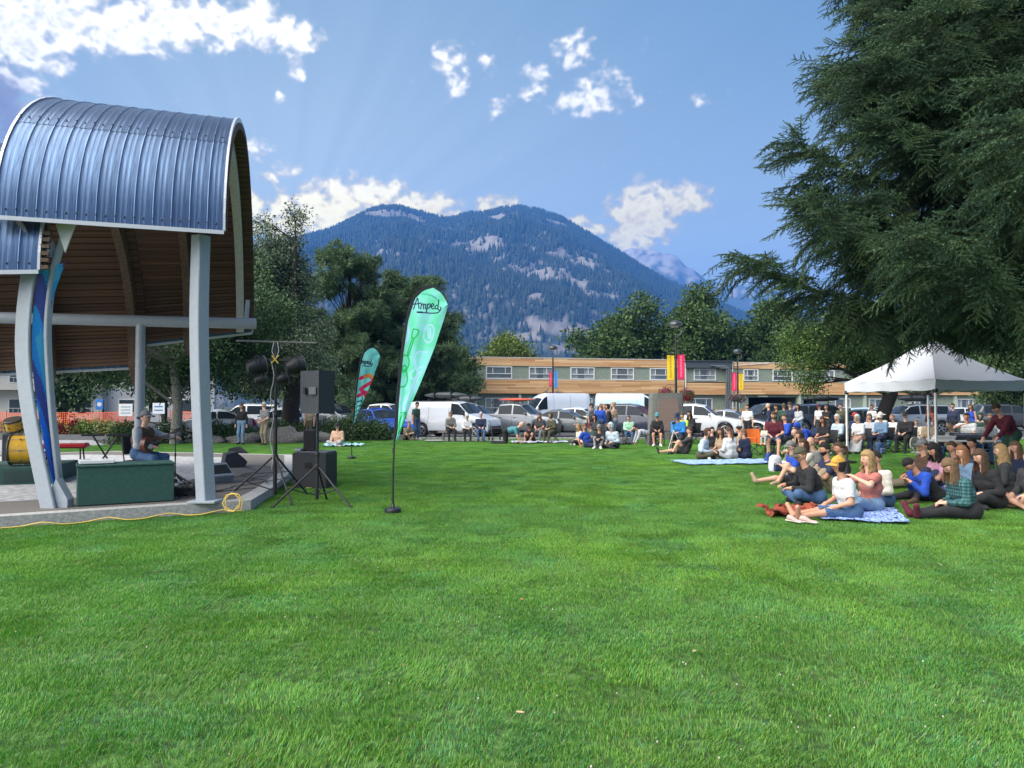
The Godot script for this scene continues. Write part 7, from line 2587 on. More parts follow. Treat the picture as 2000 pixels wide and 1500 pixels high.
# tapered bones joined with a smooth minimum, meshed as surface nets; returns vertices, normals, faces and a region for each vertex
func flesh(J: Dictionary, h: float) -> Dictionary:
	var bones := []
	var R: Vector3 = J.R
	var f: float = J.fem
	var up: Vector3 = (J.N - J.P).normalized()
	bones.append([J.H0 + Vector3(0, 0.04, 0), J.H1 + Vector3(0, 0.04, 0), 0.118, 0.118, 5])
	bones.append([J.P + up * 0.06 - R * 0.05, J.P + up * 0.16 - R * 0.05, 0.108 - 0.012 * f, 0.108 - 0.012 * f, 1])
	bones.append([J.P + up * 0.06 + R * 0.05, J.P + up * 0.16 + R * 0.05, 0.108 - 0.012 * f, 0.108 - 0.012 * f, 1])
	bones.append([J.C - R * 0.075, J.C + R * 0.075, 0.122 - 0.008 * f, 0.122 - 0.008 * f, 1])
	bones.append([J.N - up * 0.09 - R * 0.11, J.N - up * 0.09 + R * 0.11, 0.088, 0.088, 1])
	bones.append([J.N - up * 0.05, J.head.origin - J.head.basis.y * 0.04, 0.058, 0.052, 0])
	for k in 2:
		var S: Vector3 = J["S%d" % k]; var E: Vector3 = J["E%d" % k]; var W: Vector3 = J["W%d" % k]
		var H: Vector3 = J["H%d" % k]; var K: Vector3 = J["K%d" % k]; var A: Vector3 = J["A%d" % k]; var T: Vector3 = J["T%d" % k]
		bones.append([S, E, 0.060 - 0.006 * f, 0.043, 2])
		bones.append([E, W, 0.043, 0.029, 3])
		bones.append([W, W + (W - E).normalized() * 0.07, 0.030, 0.027, 4])
		bones.append([H, K, 0.092, 0.060, 6])
		bones.append([K, A, 0.058, 0.039, 7])
		bones.append([A + (A - K).normalized() * 0.01, T, 0.043, 0.034, 8])
	var lo := Vector3(9, 9, 9)
	var hi := -lo
	for b in bones:
		for e in 2:
			var r: Vector3 = Vector3.ONE * (b[2 + e] + h * 2.5)
			lo = lo.min(b[e] - r)
			hi = hi.max(b[e] + r)
	var nx := int((hi.x - lo.x) / h) + 2
	var ny := int((hi.y - lo.y) / h) + 2
	var nz := int((hi.z - lo.z) / h) + 2
	var F := PackedFloat32Array()
	F.resize(nx * ny * nz)
	F.fill(1.0)
	var raw := F.duplicate()
	var own := PackedByteArray()
	own.resize(F.size())
	var kk := 0.032
	for bi in bones.size():
		var b = bones[bi]
		var a: Vector3 = b[0]
		var d: Vector3 = b[1] - a
		var ra: float = b[2]
		var rb: float = b[3]
		var dd := maxf(d.length_squared(), 1e-6)
		var pad := maxf(ra, rb) + kk + h * 1.5
		var m0: Vector3 = (a.min(b[1]) - Vector3.ONE * pad - lo) / h
		var m1: Vector3 = (a.max(b[1]) + Vector3.ONE * pad - lo) / h
		for z in range(maxi(0, int(m0.z)), mini(nz, int(m1.z) + 2)):
			for y in range(maxi(0, int(m0.y)), mini(ny, int(m1.y) + 2)):
				var row := (z * ny + y) * nx
				for x in range(maxi(0, int(m0.x)), mini(nx, int(m1.x) + 2)):
					var p := lo + Vector3(x, y, z) * h - a
					var t := clampf(p.dot(d) / dd, 0.0, 1.0)
					var v := (p - d * t).length() - lerpf(ra, rb, t)
					var i := row + x
					if v < raw[i]:
						raw[i] = v
						own[i] = bi
					var w := F[i]
					var q := maxf(kk - absf(v - w), 0.0) / kk
					F[i] = minf(v, w) - q * q * kk * 0.25
	var V := PackedVector3Array()
	var reg := PackedByteArray()
	var at := PackedInt32Array()
	at.resize(F.size())
	at.fill(-1)
	var ix := PackedInt32Array()
	var sx := 1
	var sy := nx
	var sz := nx * ny
	var corner := [0, sx, sy, sx + sy, sz, sx + sz, sy + sz, sx + sy + sz]
	for z in nz - 1:
		for y in ny - 1:
			for x in nx - 1:
				var i := (z * ny + y) * nx + x
				if F[i] > 0.2: continue
				var n := 0
				for c in 8:
					if F[i + corner[c]] < 0.0: n += 1
				if n == 0 or n == 8: continue
				var s := Vector3.ZERO
				var m := 0
				for e in [[0, 1], [2, 3], [4, 5], [6, 7], [0, 2], [1, 3], [4, 6], [5, 7], [0, 4], [1, 5], [2, 6], [3, 7]]:
					var fa := F[i + corner[e[0]]]
					var fb := F[i + corner[e[1]]]
					if (fa < 0.0) != (fb < 0.0):
						var t := fa / (fa - fb)
						var c0 := Vector3(e[0] & 1, (e[0] >> 1) & 1, e[0] >> 2)
						var c1 := Vector3(e[1] & 1, (e[1] >> 1) & 1, e[1] >> 2)
						s += c0.lerp(c1, t)
						m += 1
				at[i] = V.size()
				V.append(lo + (Vector3(x, y, z) + s / m) * h)
				var b = bones[own[i]]
				var r: int = b[4]
				if r == 6:
					var d: Vector3 = b[1] - b[0]
					if (V[-1] - b[0]).dot(d) / d.length_squared() < 0.62: r = 5
				if r == 2:
					var d: Vector3 = b[1] - b[0]
					if (V[-1] - b[0]).dot(d) / d.length_squared() > 0.72: r = 9
				reg.append(r)
	for z in range(1, nz - 1):
		for y in range(1, ny - 1):
			for x in range(1, nx - 1):
				var i := (z * ny + y) * nx + x
				if at[i] < 0: continue
				var f0 := F[i] < 0.0
				for ax in 3:
					var st: int = [sx, sy, sz][ax]
					var u: int = [sy, sz, sx][ax]
					var w: int = [sz, sx, sy][ax]
					if f0 == (F[i + st] < 0.0): continue
					var a := at[i]; var b := at[i - u]; var c := at[i - u - w]; var d := at[i - w]
					if a < 0 or b < 0 or c < 0 or d < 0: continue
					if f0: ix.append_array([a, b, c, a, c, d])
					else: ix.append_array([a, c, b, a, d, c])
	var nn := PackedVector3Array()
	nn.resize(V.size())
	for i in range(0, ix.size(), 3):
		var n := (V[ix[i + 1]] - V[ix[i]]).cross(V[ix[i + 2]] - V[ix[i]])
		nn[ix[i]] += n; nn[ix[i + 1]] += n; nn[ix[i + 2]] += n
	for i in nn.size(): nn[i] = nn[i].normalized()
	return {"v": V, "n": nn, "ix": ix, "reg": reg}

func shell_of(D: Dictionary, regs: Array, out: float, wrinkle: FastNoiseLite, amp: float) -> ArrayMesh:
	var b := B.new()
	var map := {}
	var V: PackedVector3Array = D.v
	for i in range(0, D.ix.size(), 3):
		var hit := 0
		for k in 3:
			if D.reg[D.ix[i + k]] in regs: hit += 1
		if hit < 2: continue
		var q := []
		for k in 3:
			var s: int = D.ix[i + k]
			if not map.has(s):
				var p := V[s]
				map[s] = b.p(p + D.n[s] * (out + amp * wrinkle.get_noise_3dv(p * Vector3(1, 1.6, 1))))
			q.append(map[s])
		b.f(q[0], q[1], q[2])
	return b.mesh() if b.ix.size() > 0 else null

func head_ball(seg: int, rows: int, fn: Callable) -> Array:  # rings over the head from chin to crown; fn(direction) gives the radius factor
	var out := []
	for k in rows + 1:
		var f := PI * clampf(float(k) / rows, 0.015, 0.985)
		var o := PackedVector3Array()
		for j in seg:
			var a := -TAU * j / seg
			var d := Vector3(sin(a + PI), 0, cos(a + PI)) * sin(f) + Vector3(0, -cos(f), 0)
			var r: float = fn.call(d)
			var p := Vector3(d.x * 0.077, d.y * 0.118, d.z * 0.098) * r
			if d.y < 0.0: p.x *= 1.0 - 0.28 * pow(-d.y, 1.5)
			if d.y < 0.0 and d.z < 0: p.z *= 1.0 - 0.35 * -d.y
			o.append(p)
		out.append(o)
	return out

func face_radius(d: Vector3) -> float:
	var r := 1.0
	var nose := exp(-(d.x * d.x / 0.018 + (d.y + 0.12) * (d.y + 0.12) / 0.03)) if d.z > 0 else 0.0
	r += nose * 0.20
	for s: float in [-1.0, 1.0]:
		r -= 0.055 * exp(-((d.x - s * 0.36) * (d.x - s * 0.36) / 0.03 + (d.y - 0.06) * (d.y - 0.06) / 0.012)) * (1.0 if d.z > 0 else 0.0)
	r += 0.03 * exp(-((d.y - 0.24) * (d.y - 0.24) / 0.01)) * (1.0 if d.z > 0.4 else 0.0)
	r += 0.05 * exp(-(d.x * d.x / 0.06 + (d.y + 0.78) * (d.y + 0.78) / 0.03)) * (1.0 if d.z > 0 else 0.0)
	return r

func body_mesh(D: Dictionary, J: Dictionary) -> ArrayMesh:
	var b := B.new()
	b.tinted = true
	for p in D.v: b.p(p)
	for i in range(0, D.ix.size(), 3): b.f(D.ix[i], D.ix[i + 1], D.ix[i + 2])
	# head with features in skin tones
	var X: Transform3D = J.head
	var base := b.v.size()
	var rings := head_ball(26, 22, face_radius)
	for r in rings:
		for p: Vector3 in r:
			var d := Vector3(p.x / 0.077, p.y / 0.118, p.z / 0.098).normalized()
			b.c = Color(1, 1, 1)
			if d.z > 0.3:
				var ex := absf(d.x) - 0.36
				if absf(ex) < 0.15 and absf(d.y - 0.06) < 0.075: b.c = Color(0.16, 0.12, 0.10)
				elif absf(ex) < 0.2 and absf(d.y - 0.24) < 0.06: b.c = Color(0.35, 0.27, 0.22)
				elif absf(d.x) < 0.26 and absf(d.y + 0.48) < 0.07: b.c = Color(0.72, 0.40, 0.38)
			b.p(X * p)
	for k in 22:
		for j in 26:
			var a := base + k * 26 + j
			var c := base + k * 26 + (j + 1) % 26
			b.f(a, c, c + 26); b.f(a, c + 26, a + 26)
	b.c = Color(1, 1, 1)
	for s: float in [-1.0, 1.0]:
		var er := []
		for k in 5:
			var o := PackedVector3Array()
			for j in 8:
				var a := TAU * j / 8.0
				o.append(X * Vector3(s * (0.070 + 0.012 * sin(PI * k / 4.0)), -0.004 + sin(a) * 0.030 * sin(PI * (k + 0.4) / 4.8), -0.006 + s * cos(a) * 0.017 * sin(PI * (k + 0.4) / 4.8) - 0.004 * k))
			er.append(o)
		b.ring(er)
	# fingers
	for k in 2:
		var W: Vector3 = J["W%d" % k]
		var dir: Vector3 = (W - J["E%d" % k]).normalized()
		var side := dir.cross(Vector3.UP)
		side = side.normalized() if side.length() > 0.1 else Vector3.RIGHT
		var nrm := side.cross(dir).normalized()
		if nrm.y > 0: nrm = -nrm
		var palm := W + dir * 0.075
		for q in 4:
			var o := palm + side * (q - 1.5) * 0.017
			var l: float = [0.062, 0.074, 0.070, 0.055][q]
			b.tube([o - dir * 0.02, o + dir * l * 0.45 + nrm * 0.004, o + dir * l * 0.8 + nrm * l * 0.35, o + dir * l * 0.9 + nrm * l * 0.62], [0.0095, 0.009, 0.008, 0.0055], 5)
		var ts := side * (-1.0 if k == 0 else 1.0)
		b.tube([W + dir * 0.02 + ts * 0.018, W + dir * 0.055 + ts * 0.042 + nrm * 0.01, W + dir * 0.085 + ts * 0.045 + nrm * 0.022], [0.011, 0.010, 0.007], 5)
	return b.mesh()

func hair_mesh(style: String) -> ArrayMesh:
	if M.has("hair " + style): return M["hair " + style]
	var b := B.new()
	var nz := noise(9, 9.0, 2)
	var strand := noise(10, 26.0, 2)
	var grow := func(d: Vector3) -> float:
		var line := 0.42 if d.z > 0.55 else lerpf(-0.10, 0.42, smoothstep(-0.1, 0.55, d.z))
		if style == "hood": line = -0.95 if d.z < 0.55 else (0.5 if absf(d.x) < 0.62 else -0.8)
		elif style in ["long", "curly", "bob"]: line -= 0.28 * smoothstep(0.35, -0.3, d.z)
		var m := smoothstep(line - 0.10, line + 0.06, d.y)
		var puff: float = {"short": 0.10, "curly": 0.26, "hood": 0.30, "long": 0.14, "bob": 0.17, "pony": 0.10, "bun": 0.10}.get(style, 0.10)
		return lerpf(0.80, 1.0 + puff + 0.05 * nz.get_noise_3dv(d) + 0.03 * strand.get_noise_3dv(Vector3(d.x, d.y * 0.2, d.z)), m)
	b.ring(head_ball(28, 22, grow))
	if style == "pony": b.tube(smooth_path([Vector3(0, 0.03, -0.10), Vector3(0, 0.0, -0.15), Vector3(0.01, -0.12, -0.15), Vector3(0.02, -0.30, -0.13)], 12), [0.028, 0.03, 0.032, 0.033, 0.033, 0.032, 0.03, 0.028, 0.025, 0.022, 0.018, 0.012, 0.006], 8)
	if style == "bun": b.lathe([Vector2(0.012, -0.035), Vector2(0.036, -0.02), Vector2(0.042, 0.0), Vector2(0.034, 0.024), Vector2(0.008, 0.036)], 12, Vector3(0, 0.08, -0.11))
	M["hair " + style] = b.mesh()
	return M["hair " + style]

func drape_mesh(style: String) -> ArrayMesh:  # the length of loose hair, hanging straight down whichever way the head nods
	if M.has("drape " + style): return M["drape " + style]
	var b := B.new()
	var nz := noise(9, 9.0, 2)
	var L := {"long": 0.36, "bob": 0.17, "curly": 0.30}[style] as float
	var rows := []
	var inner := []
	for k in 11:
		var u := k / 10.0
		var o := []
		var w := []
		for j in 25:
			var a := lerpf(-2.0, 2.0, j / 24.0)
			var r := 0.093 + (0.022 * u if style != "bob" else -0.022 * u * u) + 0.010 * nz.get_noise_2d(j * 0.5, k * 0.25) + 0.006 * sin(j * 2.6 + k * 0.3)
			if style == "curly": r += 0.018 * sin(u * 16.0 + j * 1.3)
			var end := L * (1.0 - 0.22 * absf(a) / 2.0 + 0.08 * sin(j * 1.9))
			var p := Vector3(sin(a) * r * 0.93, 0.05 - u * end, -cos(a) * r * (1.06 + (0.22 * u if style != "bob" else -0.22 * u * u)) - 0.008)
			o.append(p)
			w.append(Vector3(p.x * 0.80, p.y, p.z * 0.80 + 0.012))
		rows.append(o)
		inner.append(w)
	for q in [rows, inner]:
		var flip := []
		for r in q:
			var o: Array = r.duplicate()
			if q == rows: o.reverse()
			flip.append(o)
		flip.reverse()
		b.grid(flip)
	for j in 24: b.quad(rows[10][j], rows[10][j + 1], inner[10][j + 1], inner[10][j])
	for k in 10:
		b.quad(rows[k][0], rows[k + 1][0], inner[k + 1][0], inner[k][0]); b.quad(inner[k][24], inner[k + 1][24], rows[k + 1][24], rows[k][24])
	M["drape " + style] = b.mesh()
	return M["drape " + style]

func hat_mesh(style: String) -> ArrayMesh:
	if M.has("hat " + style): return M["hat " + style]
	var b := B.new()
	if style == "beard":
		b.ring(head_ball(26, 20, func(d: Vector3) -> float: return lerpf(0.84, 1.07, smoothstep(-0.22, -0.34, d.y) * smoothstep(-0.25, 0.05, d.z) * (0.0 if absf(d.x) < 0.2 and absf(d.y + 0.48) < 0.08 and d.z > 0 else 1.0))))
		M["hat beard"] = b.mesh()
		return M["hat beard"]
	var low := 0.22 if style != "beanie" else 0.12
	b.ring(head_ball(26, 20, func(d: Vector3) -> float: return lerpf(0.84, 1.19 if style != "beanie" else 1.2, smoothstep(low - 0.06, low + 0.03, d.y + (0.12 * d.z if style == "cap" else 0.0) * -0.4))))
	if style in ["cap", "backcap"]:
		var rows := []
		for k in 6:
			var o := []
			for j in 11:
				var a := lerpf(-1.05, 1.05, j / 10.0)
				var r := 0.100 + 0.075 * (k / 5.0) * pow(cos(a * 0.95), 0.6)
				o.append(Vector3(sin(a) * r * 0.86, 0.046 - 0.018 * (k / 5.0) - 0.10 * pow(sin(a), 2) * 0.35, cos(a) * r * 1.08))
			o.reverse()
			rows.append(o)
		for r in rows: r.reverse()
		rows.reverse()
		b.slab(rows, Vector3(0, -0.006, 0))
		b.lathe([Vector2(0.008, 0.0), Vector2(0.009, 0.006), Vector2(0.002, 0.01)], 8, Vector3(0, 0.137, 0))
	if style == "sunhat": b.lathe([Vector2(0.08, 0.038), Vector2(0.19, 0.018), Vector2(0.192, 0.024), Vector2(0.09, 0.055)], 26)
	M["hat " + style] = b.mesh()
	return M["hat " + style]

const TONES := {"white": [0.72, 0.73, 0.74], "cream": [0.66, 0.63, 0.54], "palegrey": [0.46, 0.49, 0.54], "paleblue": [0.48, 0.58, 0.70], "grey": [0.20, 0.21, 0.22], "black": [0.016, 0.017, 0.020], "charcoal": [0.045, 0.047, 0.052], "navy": [0.018, 0.028, 0.075], "denim": [0.055, 0.12, 0.25], "lightdenim": [0.16, 0.27, 0.42], "blue": [0.015, 0.075, 0.48], "sky": [0.03, 0.25, 0.66], "teal": [0.07, 0.27, 0.32], "green": [0.03, 0.085, 0.06], "olive": [0.075, 0.075, 0.045], "khaki": [0.28, 0.23, 0.16], "tan": [0.40, 0.30, 0.20], "brown": [0.10, 0.055, 0.032], "maroon": [0.11, 0.012, 0.028], "red": [0.42, 0.04, 0.05], "salmon": [0.46, 0.16, 0.13], "peach": [0.62, 0.40, 0.28], "pink": [0.50, 0.25, 0.36], "neon": [0.52, 0.80, 0.06], "mint": [0.40, 0.72, 0.52], "yellow": [0.62, 0.33, 0.05], "rust": [0.20, 0.055, 0.03],
	"skin": [0.50, 0.26, 0.17], "fair": [0.60, 0.35, 0.25], "dark": [0.22, 0.12, 0.08], "blond": [0.34, 0.22, 0.10], "ginger": [0.28, 0.13, 0.06], "brunette": [0.075, 0.042, 0.026], "raven": [0.012, 0.010, 0.010], "silver": [0.55, 0.55, 0.54], "lightbrown": [0.16, 0.095, 0.05], "camo": [0.22, 0.19, 0.13]}

func cloth(tone: String) -> StandardMaterial3D:
	var k := "cloth " + tone
	if not M.has(k):
		if tone == "plaid":
			var m := weave(Color(0.06, 0.22, 0.24), Color(0.30, 0.46, 0.47), 8)
			m.uv1_triplanar = true
			m.uv1_scale = Vector3(5, 5, 5)
			M[k] = m
		elif tone == "floral":
			var m := grain(0.5, 0.5, 0.46, 0.9, 0.95, 4.0, 16)
			M[k] = m
		else:
			var c: Array = TONES[tone]
			var m: StandardMaterial3D = grain(c[0], c[1], c[2], 0.9, 0.14, 1.5, 19, 2.5)
			m.uv1_world_triplanar = false
			m.rim_enabled = true
			m.rim = 0.25
			m.rim_tint = 0.6
			M[k] = m
	return M[k]

func skin_mat(tone: String) -> StandardMaterial3D:
	var k := "skin " + tone
	if not M.has(k):
		var c: Array = TONES[tone]
		var m: StandardMaterial3D = mat(c[0], c[1], c[2], 0.55).duplicate()
		m.vertex_color_use_as_albedo = true
		m.subsurf_scatter_enabled = false
		M[k] = m
	return M[k]

var poses := {}

func pose_set(key: String, kind: String, o: Dictionary, h: float) -> Dictionary:
	if not poses.has(key):
		var J := pose(kind, o)
		var D := flesh(J, h)
		var wr := noise(key.hash() % 1000, 7.0, 3)
		poses[key] = {"J": J, "body": body_mesh(D, J), "D": D, "w": wr}
	return poses[key]

func garment(ps: Dictionary, kind: String) -> ArrayMesh:
	if not ps.has(kind):
		var regs: Array = {"tee": [1, 2], "long": [1, 2, 9, 3], "tank": [1], "trousers": [5, 6, 7], "shorts": [5], "cuffs": [5, 6], "shoes": [8]}[kind]
		ps[kind] = shell_of(ps.D, regs, {"tee": 0.016, "long": 0.017, "tank": 0.010, "shoes": 0.008}.get(kind, 0.012), ps.w, 0.009 if kind != "shoes" else 0.0)
	return ps[kind]

# row: label, x, z, facing (0 to the camera, -90 left), pose, pose options, size, skin, top kind, top tone, leg kind, leg tone, shoe tone, hair, hair tone, hat, hat tone
func person(r: Array, y := 0.0, h := 0.034) -> Node3D:
	var o: Dictionary = r[5]
	var ps := pose_set(r[4] + str(o) + str(h), r[4], o, h)
	var t := thing("person", r[0], "person", Vector3(r[1], y, r[2]), deg_to_rad(r[3]))
	var xf := Transform3D(Basis.IDENTITY.scaled(Vector3.ONE * r[6]), Vector3.ZERO)
	part(t, "body", ps.body, skin_mat(r[7]), xf)
	if r[8]: part(t, "jumper" if r[8] == "long" else "shirt", garment(ps, r[8]), cloth(r[9]), xf)
	if r[10] == "skirt":
		var b := B.new()
		var P: Vector3 = ps.J.P
		var rings := []
		for k in 7:
			var u := k / 6.0
			var ring_o := PackedVector3Array()
			var c: Vector3 = P.lerp((ps.J.A0 + ps.J.A1) * 0.5 + Vector3(0, 0.03, 0), u) + Vector3(0, 0.12 * sin(PI * u), 0.0)
			for j in 20:
				var a := -TAU * j / 20.0
				ring_o.append(c + Vector3(cos(a) * lerpf(0.15, 0.30, u), 0.10 * sin(a) * u * 0.0, sin(a) * lerpf(0.14, 0.26, u) * (1.0 + 0.08 * sin(j * 3.0))))
			rings.append(ring_o)
		rings.reverse()
		b.ring(rings)
		part(t, "skirt", b, cloth(r[11]), xf)
	elif r[10]: part(t, r[10] if r[10] != "cuffs" else "leggings", garment(ps, r[10]), cloth(r[11]), xf)
	if r[12]: part(t, "shoes", garment(ps, "shoes"), cloth(r[12]), xf)
	var hx: Transform3D = xf * ps.J.head
	if r[13]: part(t, "hood" if r[13] == "hood" else "hair", hair_mesh(r[13]), cloth(r[14]), hx)
	if r[13] in ["long", "bob", "curly"]:
		var fz: Vector3 = hx.basis.z
		part(t, "hair_length", drape_mesh(r[13]), cloth(r[14]), Transform3D(Basis(Vector3.UP, atan2(fz.x, fz.z)).scaled(Vector3.ONE * r[6]), hx.origin))
	if r.size() > 15 and r[15]: part(t, "beard" if r[15] == "beard" else "hat", hat_mesh(r[15]), cloth(r[16]), hx)
	return t

